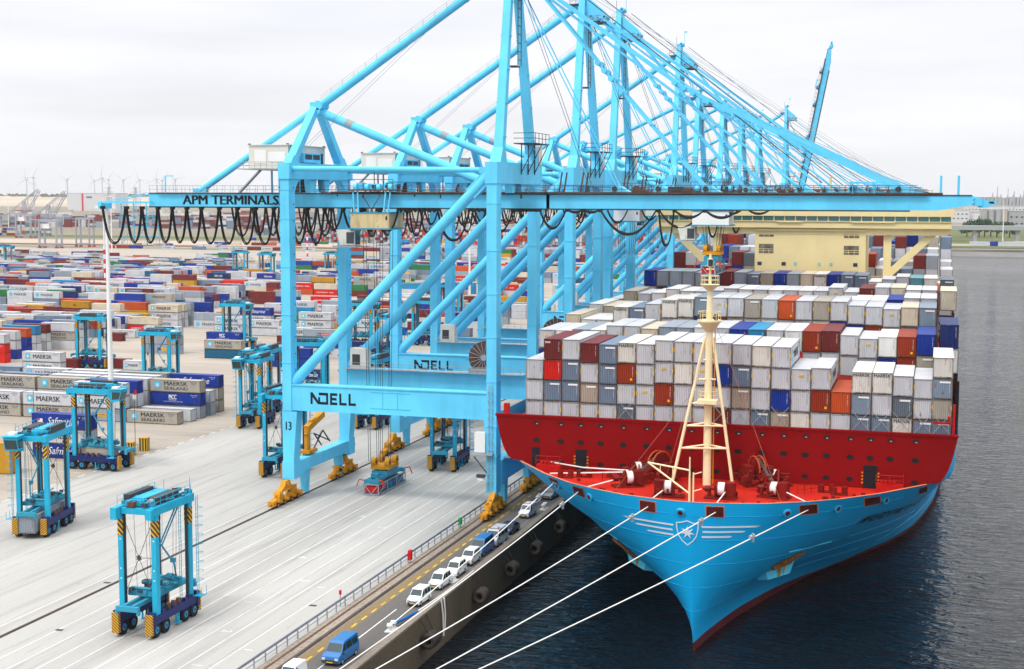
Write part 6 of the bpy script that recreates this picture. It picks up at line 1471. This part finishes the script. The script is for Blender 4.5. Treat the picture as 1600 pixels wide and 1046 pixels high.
# ------------------------------------------------------------------ mooring lines
def line(label, a, b, sag, r=0.10, rat=None):
    a = Vector(a); b = Vector(b); mb = MB(); n = 24
    pts = [a+(b-a)*(i/n)+Vector((0,0,-sag*4*(i/n)*(1-i/n))) for i in range(n+1)]
    mb.path(pts, r, 7); t = thing('mooring_line', label, 'rope', (0,0,0), 0, 'white mooring lines from the bow')
    mb.build('rope', ROPE, t)
    if rat is not None:
        p = a+(b-a)*rat; d = (b-a).normalized(); q = MB(); q.tube(p-d*0.05, p+d*0.05, 0.28, 14); q.tube(p+d*0.3, p+d*0.6, 0.2, 8); q.cbox(p-Vector((0,0,0.4)), (0.25,0.25,0.6)); q.build('rat_guard', GREYS, t)
def fl(x, z=12.1): return (x, hull_y(x-XC, z)-0.05, z)
line('white mooring line from the bow down to the bollard with the blue end', fl(-45.7), (-57.1,144.4,0.7), 0.35, 0.065, 0.10)
line('white mooring line running low along the quay edge past the parked vans', fl(-41.4), (-57.0,121,0.7), 0.5, 0.065, 0.07)
line('white mooring line from left of the emblem out over the dark water', fl(-31.6), (-57.1,107,0.7), 0.5, 0.065, 0.05)
line('white mooring line crossing the shield emblem towards the near quay', fl(-23.6), (-57.1,89.6,0.7), 0.5, 0.065, 0.035)
line('white mooring line from the port bow, lowest over the water', fl(-13.5), (-57.1,91.1,0.7), 0.5, 0.065, 0.12)
mb = MB(); mb.path([(-57.1,144.4,0.6),(-56.9,147.6,0.35),(-56.6,151.2,0.25)],0.16,6,0); mb.path([(-56.6,151.2,0.25),(-56.0,159,0.32),(-55.9,170,0.30)],0.08,5,1); mb.path([(-55.45,156.2,0.35),(-55.3,156.4,-1.5),(-55.3,156.6,-4.2)],0.10,5,1); mb.path([(-55.45,157.2,0.35),(-55.3,157.2,-1.8),(-55.3,157.0,-3.6)],0.10,5,1)
tag(mb.build('quay_rope', [paint('rope_blue',(0.01,0.12,0.36),0.7), ROPE]), 'blue and white rope lying on the quay edge and hanging over the wall', 'rope')

# ------------------------------------------------------------------ masts, barriers and poles
def light_mast(x, y, h, r, label):
    t = thing('light_mast', label, 'light mast', (x,y,0.006), 0, 'tall white floodlight masts'); m_ = MB(); m_.tube((0,0,0),(0,0,h),r,12,0,r*0.42); m_.build('pole', WHITE, t)
    m_ = MB(); m_.tube((0,0,h-0.6),(0,0,h),1.5,10)
    for i in range(6): a = i*math.pi/3; m_.cbox((1.7*math.cos(a),1.7*math.sin(a),h-0.6),(0.7,0.7,0.45))
    m_.build('lamp_ring', WHITE, t)
light_mast(-149.6, 234.6, 46.4, 0.62, 'tall white floodlight mast left of the nearest crane behind the broadside carrier')
light_mast(-192.6, 580, 44, 0.55, 'distant white floodlight mast seen between the crane legs')
light_mast(63, 1540, 46, 0.6, 'white floodlight mast on the far bank at the right edge')
light_mast(-1240, 1700, 48, 0.6, 'thin far floodlight mast at the left edge of the yard')
light_mast(-1020, 1900, 50, 0.6, 'thin far floodlight mast near the pale warehouse')
light_mast(-640, 1010, 46, 0.55, 'thin floodlight mast beside the grey rail gantry')
RW = stripes('red_white_bands', (0.55,0.02,0.02), (0.72,0.72,0.72), 4.6, (0,0,1))
for x, y, h, lab in ((-392,612,22,'red and white banded pole rising from the middle of the yard'),(-419,905,26,'red and white banded pole right of the nearest crane\'s landward leg')):
    t = thing('banded_pole', lab, 'pole', (x,y,0), 0, 'red and white banded poles'); MB().tube((0,0,0),(0,0,h),0.62,10).build('pole', RW, t); MB().tube((0,0,h),(0,0,h+34-h*0.5),0.42,8).build('mast', WHITE, t)
for x, y, lab in ((-142.5,229.4,'black and yellow striped barrier block left of its pair by the light mast'),(-142.6,234.4,'black and yellow striped barrier block right of its pair by the light mast')):
    t = thing('barrier_block', lab, 'barrier', (x,y,0.006), R(8), 'striped barrier blocks'); MB().box(-0.8,-0.7,0,0.8,0.7,2.4,0).build('block', [stripes('barrier_stripes',(0.62,0.40,0.02),(0.012,0.012,0.012),0.55,(1,1,0))], t); MB().box(-0.83,-0.73,2.4,0.83,0.73,2.5).build('cap', YELLOW, t)
t = thing('mast_fence', 'low grey rail fence round the foot of the light mast', 'fence', (-149,234,0)); mb = MB()
for (x0,y0,x1,y1) in ((-4,-3.5,5.5,-4),(5.5,-4,5.6,3)):
    for z in (0.6,1.3): mb.tube((x0,y0,z),(x1,y1,z),0.05,5)
    for q in range(5): mb.tube((x0+(x1-x0)*q/4,y0+(y1-y0)*q/4,0),(x0+(x1-x0)*q/4,y0+(y1-y0)*q/4,1.3),0.06,5)
mb.build('rail', GREYS, t)
for x, y, h, lab in ((-148.3,240.5,10.5,'thin pole with a red and white flag in front of the grey stacks'),(-184.0,258.8,6.5,'thin rusty rod standing before the near container row')):
    t = thing('marker_pole', lab, 'pole', (x,y,0)); MB().tube((0,0,0),(0,0,h),0.06,5).build('pole', BROWN, t)
    if h > 8: MB().box(-0.05,0,h-0.9,0.5,0.03,h).build('flag', MATS['signal_red'], t); MB().box(-0.3,-0.02,h-1.8,0.3,0.02,h-0.95).build('sign', WHITE, t)
# yellow service crane on the sill of the first crane
t = thing('service_crane', 'yellow folding service crane on the sill beam of crane 13', 'jib crane', (-97.4,209.5,6.4)); mb = MB()
mb.tube((0,0,0),(0,0,4.0),0.5,10,0); mb.beam((0,-0.3,4.0),(0,6.0,5.6),0.9,1.0,0); mb.beam((0,6.0,5.6),(0,1.2,4.9),0.6,0.6,0); mb.beam((0,-0.6,3.0),(0,1.8,4.4),0.5,0.5,0); mb.box(-0.8,-1,0,0.8,2.2,0.5,0); mb.build('jib', [YELLOW], t)
mb = MB()
for a, b in (((0.5,1.5,0.6),(0.5,5.0,3.0)),((0.5,5.0,3.0),(0.5,7.8,0.7)),((0.5,1.5,3.0),(0.5,4.4,0.6)),((0.5,1.5,3.0),(0.5,7.8,0.8)),((0.5,3.0,2.0),(0.5,5,3))): mb.beam(a,b,0.18,0.18,0)
mb.build('boom_rest', [paint('rest_purple_grey',(0.10,0.09,0.11),0.6)], t)
# ------------------------------------------------------------------ beyond the yard
# far gantries over the rail tracks
GCR = paint('gantry_grey',(0.30,0.31,0.36),0.5)
def gantry(x, y, sc, boom, label):
    t = thing('rail_gantry_crane', label, 'gantry crane', (x,y,0), 0, 'grey rail gantries in the distance'); t.scale = sc
    mb = MB()
    for xx in (-13,13):
        for yy in (-6,6): mb.beam((xx,yy,1.5),(xx,yy,27),2.0,2.0,0)
        mb.beam((xx,-7,2.2),(xx,7,2.2),1.6,1.8,0)
    mb.beam((-13,-6,3),(13,-6,3),1.6,1.6,0); mb.build('portal_leg', [GCR], t)
    mb = MB(); mb.beam((-15,0,27.5),(15,0,27.5),9.0,2.0,0); mb.build('girder', [GCR], t)
    mb = MB()
    for xx in (-13,13):
        for yy in (-6,6): mb.box(xx-1.6,yy-2.5,0,xx+1.6,yy+2.5,1.5,0)
    mb.build('bogie', [paint('bogie_red',(0.5,0.06,0.01),0.5)], t)
    if boom:
        mb = MB()
        mb.box(-14,-3,20,0,3,25,1)
        for yy in (-2.5,2.5):
            mb.beam((-6,yy,28),(-2,yy,44),0.9,0.9,0); mb.beam((2,yy,28),(-2,yy,44),0.9,0.9,0); mb.beam((-2,yy,44),(24,yy,58),0.7,0.7,0); mb.beam((4,yy,30),(26,yy,56),0.9,0.9,0); mb.beam((-2,yy,44),(-30,yy,29),0.6,0.6,0)
            mb.beam((-32,yy,28.6),(0,yy,28.6),1.4,1.2,0)
            for k in range(5): mb.beam((2+k*4.6,yy,46.5+k*2.4),(6+k*4.4,yy,33+k*5.0),0.35,0.35,0)
        mb.build('jib', [GCR, WHITE], t)
gantry(-746, 1081, (0.66,0.66,0.86), True, 'grey rail gantry with white house and raised jib standing over the tracks')
gantry(-735, 1117, (0.52,0.6,0.92), False, 'grey rail gantry of plain portal shape right of the one with the jib')
gantry(-940, 1318, (0.7,0.7,0.9), True, 'faint grey dockside crane with splayed legs at the far left')
o = thing('scaffold_tower', 'light blue lattice maintenance tower in the yard beneath the long girder end', 'lattice tower', (-698,1150,0)); mb = MB()
for x in (-20,-7,6):
    for z in (9,18,27,36): mb.beam((x,0,z),(x+13,0,z),0.5,0.5,0)
    mb.beam((x,0,0),(x,0,40),0.6,0.6,0); mb.beam((x,0,2),(x+13,0,20),0.4,0.4,0); mb.beam((x+13,0,18),(x,0,36),0.4,0.4,0)
mb.beam((19,0,0),(19,0,36),0.6,0.6,0); mb.build('lattice', [CARC], o)
mb = MB()
for k in range(20): mb.beam((-28+k*3,-2,0),(-28+k*3,-2,7),0.25,0.25)
for z in (2.3,4.6,7): mb.beam((-28,-2,z),(30,-2,z),0.25,0.25)
mb.build('base_fence', GREYS, o)
# warehouse and other far buildings
def shed(x0, x1, y, dpt, h, m, label, cat='building', extra=None):
    t = thing('warehouse', label, cat, ((x0+x1)/2, y, 0), 0, 'far buildings beyond the port'); mb = MB(); w2 = (x1-x0)/2
    mb.box(-w2,0,0,w2,dpt,h,0); mb.build('wall', [m], t)
    mb = MB(); mb.box(-w2-0.5,-0.5,h,w2+0.5,dpt+0.5,h+0.8); mb.build('roof', [GREYS], t)
    if extra: extra(t, w2, h)
    return t
FW = paint('far_white',(0.56,0.56,0.57),0.6,var=0.04); FG = paint('far_grey',(0.33,0.34,0.35),0.6,var=0.06); FB2 = paint('far_beige',(0.42,0.38,0.32),0.6,var=0.08)
def wex(t, w2, h):
    MB().box(-w2+43,-0.6,0,-w2+48,0,h).build('stripe', MATS['signal_red'], t); MB().box(-w2+57,-0.6,h-12,-w2+74,0,h-8).build('sign', [paint('sign_blue',(0.02,0.10,0.35),0.5)], t)
shed(-2228,-2082,3310,60,46.5,FW,'large pale warehouse with a red stripe on the horizon at left', extra=wex)
def wins(t, w2, h):
    mb = MB()
    for k in range(int(w2*2/7)): 
        for z in (h*0.3,h*0.65): mb.box(-w2+3+k*7,-0.3,z,-w2+6+k*7,0,z+2)
    mb.build('window', [GLASS], t)
rb = random.Random(21)
for (x0,x1,y,h,m,lab) in ((-690,-600,1400,17,FG,'pale grey office block among the far stacks behind the second crane'),(-500,-430,1420,15,FW,'white terminal building behind the crane legs'),(-830,-745,1750,20,FG,'grey shed with dark openings beyond the rail tracks')):
    shed(x0,x1,y,30,h,m,lab,extra=wins)
def silo(t, w2, h):
    mb = MB()
    for k in range(int(w2*2/9)): mb.tube((-w2+5+k*9,-1,0),(-w2+5+k*9,-1,h-1),4.2,10)
    mb.build('silo_front', [FG], t)
for k,(x0,x1,y,h,m,lab,ex) in enumerate(((56,91,2100,28,FB2,'long beige ribbed silo block on the far bank',silo),(92,180,2105,26,FG,'grey factory hall right of the beige silos on the far bank',wins),(6,50,2600,22,FW,'low white hall on the far bank just past the boom tip',wins),(52,220,3300,24,FW,'row of white sheds far behind the silos at right',wins),(80,330,3900,42,FG,'distant tall grey plant on the horizon at the right edge',silo))):
    shed(x0,x1,y,60,h,m,lab,extra=ex)
mb = MB()
for k in range(160):
    x = rb.uniform(-60,700); y = rb.uniform(2300,3300); hh = rb.uniform(4,16); mb.box(x,y,0,x+rb.uniform(6,30),y+8,hh,rb.choice((0,0,1,2,3)))
for k in range(26):
    x = rb.uniform(-40,900); y = rb.uniform(3000,4200); mb.beam((x,y,0),(x,y,rb.uniform(40,70)),2,2,1); mb.beam((x-14,y,0),(x,y,50),1.5,1.5,1)
setting(mb.build('far_port', [FW, FG, paint('far_port_blue',(0.06,0.20,0.38),0.6), FB2]), 'stuff')
mb = MB()
for k in range(420):
    x = rb.uniform(-3000,-500); y = rb.uniform(1950,3100); hh = rb.uniform(2,9); mb.box(x,y,0,x+rb.uniform(6,40),y+8,hh,rb.choice((0,1,0,2,3)))
setting(mb.build('far_industry', [FW, FG, paint('far_red',(0.22,0.05,0.04),0.6), FB2]), 'stuff')
# the far bank across the basin
mb = MB(); xs_ = [-60,0,60,140,260,420,700,1400]
vs = []
for x in xs_:
    for (dy, z) in ((-2,-7),(8,-2.5),(26,0.6),(70,1.0)): vs.append((x,1318+dy,z))
q = 4; mb.add(vs, [(i*q+j,i*q+j+1,(i+1)*q+j+1,(i+1)*q+j) for i in range(len(xs_)-1) for j in range(q-1)], 0); setting(mb.build('stone_bank', STONE))
sheet('bank_grass', -60, 1346, 1400, 1400, 1.06, GRASS)
sheet('bank_sand', -60, 1400, 1400, 1470, 0.5, ground_mat('bank_dirt',(0.33,0.29,0.23),(0.02,0.1,1),0.25,0.4,(0.16,0.17,0.07)))
sheet('far_grass', -60, 1470, 1400, 2060, 0.5, GRASS)
t = thing('flyover', 'long pale concrete flyover on piers crossing behind the far bank', 'bridge', (0,1560,0)); mb = MB(); mb.box(-60,-8,12.2,1400,8,16.8); mb.build('deck', FG, t)
mb = MB()
for k in range(36): mb.box(-50+k*42,-5,0,-46+k*42,5,12.2)
mb.build('pier', FG, t)
rg = random.Random(4)
for k, (x, c, Lk) in enumerate(((62,'W',18),(82,'BLUE',12),(95,'BLUE',12),(108,'W',24),(134,'Ww',24),(118,'Y',30),(150,'Y',24),(178,'OR',16),(196,'NAVY',18))):
    o = MB().box(0,0,0,Lk,4,4.5).box(0.3,-0.3,0.4,Lk-0.3,0,1.2).build('site_container', CM[c][0], loc=(x*0.55-6,1402+ (k%3)*6,0.5)); tag(o, f'{CP[c][0]} store box, {ORD[k]} from the ship along the far bank', 'storage box', 'store boxes on the far bank')
# trees
LEAF = paint('tree_foliage',(0.025,0.075,0.022),0.8,var=0.45,scale=2.0); LEAF2 = paint('dune_scrub',(0.07,0.085,0.035),0.9,var=0.4,scale=0.3); BARK = paint('tree_bark',(0.10,0.08,0.06),0.9)
def tree(x, y, h, w_, seed, label):
    r_ = random.Random(seed); t = thing('leafy_tree', label, 'tree', (x,y,0.5), 0, 'dark trees on the far bank')
    m_ = MB(); m_.tube((0,0,0),(0,0,h*0.5),w_*0.05,7,0,w_*0.03)
    for k in range(5): a = k*1.3; m_.tube((0,0,h*0.4),(w_*0.3*math.cos(a),w_*0.3*math.sin(a),h*0.7),w_*0.02,5)
    m_.build('trunk', BARK, t)
    m_ = MB()
    for c in range(14):
        a = r_.uniform(0,6.28); rr = w_*0.42*math.sqrt(r_.random()); cx, cy, cz = rr*math.cos(a), rr*math.sin(a), h*r_.uniform(0.35,0.88)*(1-0.25*rr/w_)
        for k in range(45):
            d = Vector((r_.gauss(0,1),r_.gauss(0,1),r_.gauss(0,1))).normalized(); p = Vector((cx,cy,cz))+d*w_*0.2*r_.uniform(0.6,1.05); u = d.orthogonal().normalized(); v = d.cross(u); s = w_*r_.uniform(0.03,0.06)
            u, v = u*math.cos(k)+v*math.sin(k), v*math.cos(k)-u*math.sin(k)
            m_.flat([p-u*s-v*s*0.6, p+u*s-v*s*0.5, p+u*s*0.8+v*s*0.7, p-u*s*0.7+v*s*0.6])
    m_.build('crown', LEAF, t)
tl = ['leftmost dark tree beside the silos on the far bank','dark tree second from left in the far clump','broad dark tree third from left in the far clump','tallest dark tree at the middle of the far clump','dark tree right of the tallest in the far clump','dark tree sixth from left in the far clump','dark tree seventh from left near the light mast','low rightmost tree of the far clump']
for k in range(8): tree(31+k*6.6, 1720+rg.uniform(-14,14), 19+4.5*math.sin(0.5+k*0.42)+rg.uniform(-1,1), 17, 50+k, tl[k])
# dunes, scrub and the sea on the horizon
mb = MB(); nx = 60; vs = []
for i in range(nx):
    x = -7500+i*7000/(nx-1)
    for j, (y, z) in enumerate(((4300,0),(4900,14),(5600,24),(6200,29),(6900,10))): vs.append((x, y, z*(0.7+0.5*math.sin(i*0.9+j)**2)+0.2))
mb.add(vs, [(i*5+j,(i+1)*5+j,(i+1)*5+j+1,i*5+j+1) for i in range(nx-1) for j in range(4)], 0, True); setting(mb.build('dune_hills', SAND), 'structure')
mb = MB()
for k in range(900):
    x = rb.uniform(-7000,-600); y = 6150+rb.uniform(-120,120); h = rb.uniform(24,38); w_ = rb.uniform(12,34)
    mb.add([(x-w_,y,8),(x-w_*0.6,y-3,8+h*0.8),(x,y-4,8+h),(x+w_*0.7,y-2,8+h*0.7),(x+w_,y,8),(x,y-9,8)], [(0,5,2,1),(5,4,3,2)], 0)
setting(mb.build('far_woods', LEAF2), 'stuff')
sheet('rail_yard_ground', -1500, 1135, -140, 1290, 0.006, ground_mat('rail_yard_sand',(0.40,0.33,0.26),(0.02,0.4,1),0.15,0.4,(0.22,0.17,0.13)))
sheet('verge_grass', -1400, 1340, -140, 1420, 0.008, GRASS)
for k, y in enumerate((1146,1152,1160,1168,1176)):
    o = MB().box(-1500,y-0.8,0.006,-140,y+0.8,0.2).build('rail_track', BROWN); tag(o, f'rusty railway track, {ORD[k]} of five across the sandy rail yard', 'railway track', 'tracks in the rail yard')
# wind turbines and pylons
TW = paint('turbine_white',(0.52,0.54,0.58),0.5,var=0.0)
def turbine(): 
    t = thing('wind_turbine','', 'wind turbine', (0,0,0), 0, 'wind turbines on the horizon'); MB().tube((0,0,0),(0,0,100),2.6,10,0,1.5).build('tower', TW, t)
    MB().box(-2,-5,98.5,2,6,102.5).build('nacelle', TW, t); m_ = MB()
    for k in range(3): a = math.pi/2+k*2*math.pi/3; m_.beam((0,-6,100.5),(44*math.cos(a),-6,100.5+44*math.sin(a)),2.6,0.6,0,0.7,0.3,ref=(0,1,0))
    m_.tube((0,-7,100.5),(0,-4,100.5),1.8,10); m_.build('rotor', TW, t); return t
tb = turbine(); tb.scale = (0.88,0.88,0.88); tpos = [(49,281,4400,'faint turbine leftmost on the horizon'),(60,277,3900,'tallest turbine near the left edge of the horizon'),(112,281,4400,'lone turbine above the left end of the pale warehouse'),(154,281,4700,'turbine behind the middle of the pale warehouse'),(166,277,4000,'tall turbine just left of the first pylon'),(176,280,4500,'turbine directly above the first pylon'),(199,280,4500,'turbine midway between the two pylons'),(224,279,4400,'turbine just right of the second pylon'),(250,278,4300,'turbine left of the girder\'s end'),(259,278,4700,'turbine close behind the one left of the girder end'),(279,278,4300,'rightmost turbine above the girder lettering')]
for k, (px_, py_, dist, lab) in enumerate(tpos):
    d = fw*2222 + rt*(px_-800) ; d.z = 0; d.normalize(); p = d*dist/ (d.dot(Vector((fw.x,fw.y,0)).normalized()))
    if k == 0: tb.location = (p.x,p.y,0); tb['label'] = 'white wind '+lab; o = tb
    else: o = dup(tb, None, (p.x,p.y,0), 0, 'white wind '+lab)
    for ch in o.children:
        if ch.name.startswith('rotor'): ch.location = (0,0,100.5); ch.rotation_euler = (0, k*0.55, 0)
for o in bpy.data.meshes:
    if o.name.startswith('rotor'):
        for v in o.vertices: v.co.z -= 100.5
for px_, dist, lab in ((176,2900,'grey lattice power pylon left of its pair on the horizon'),(217,3000,'grey lattice power pylon right of its pair on the horizon')):
    d = fw*2222 + rt*(px_-800); d.z = 0; d.normalize(); p = d*dist/(d.dot(Vector((fw.x,fw.y,0)).normalized()))
    t = thing('power_pylon', lab, 'pylon', (p.x,p.y,0), 0, 'power pylons on the horizon'); m_ = MB()
    for sx in (-1,1):
        for sy in (-1,1): m_.beam((sx*6,sy*6,0),(sx*1.2,sy*1.2,60),0.7,0.7)
    for k in range(6):
        z = k*10; a = 6-4.8*k/6; b = 6-4.8*(k+1)/6; m_.beam((-a,-a,z),(b,-b,z+10),0.4,0.4); m_.beam((a,-a,z),(-b,-b,z+10),0.4,0.4)
    for z, l_ in ((42,14),(50,11),(58,8)): m_.beam((-l_,0,z),(l_,0,z),0.8,0.8)
    m_.build('lattice', [FG], t)
print('single containers', NC[0], 'objects', len(bpy.data.objects))
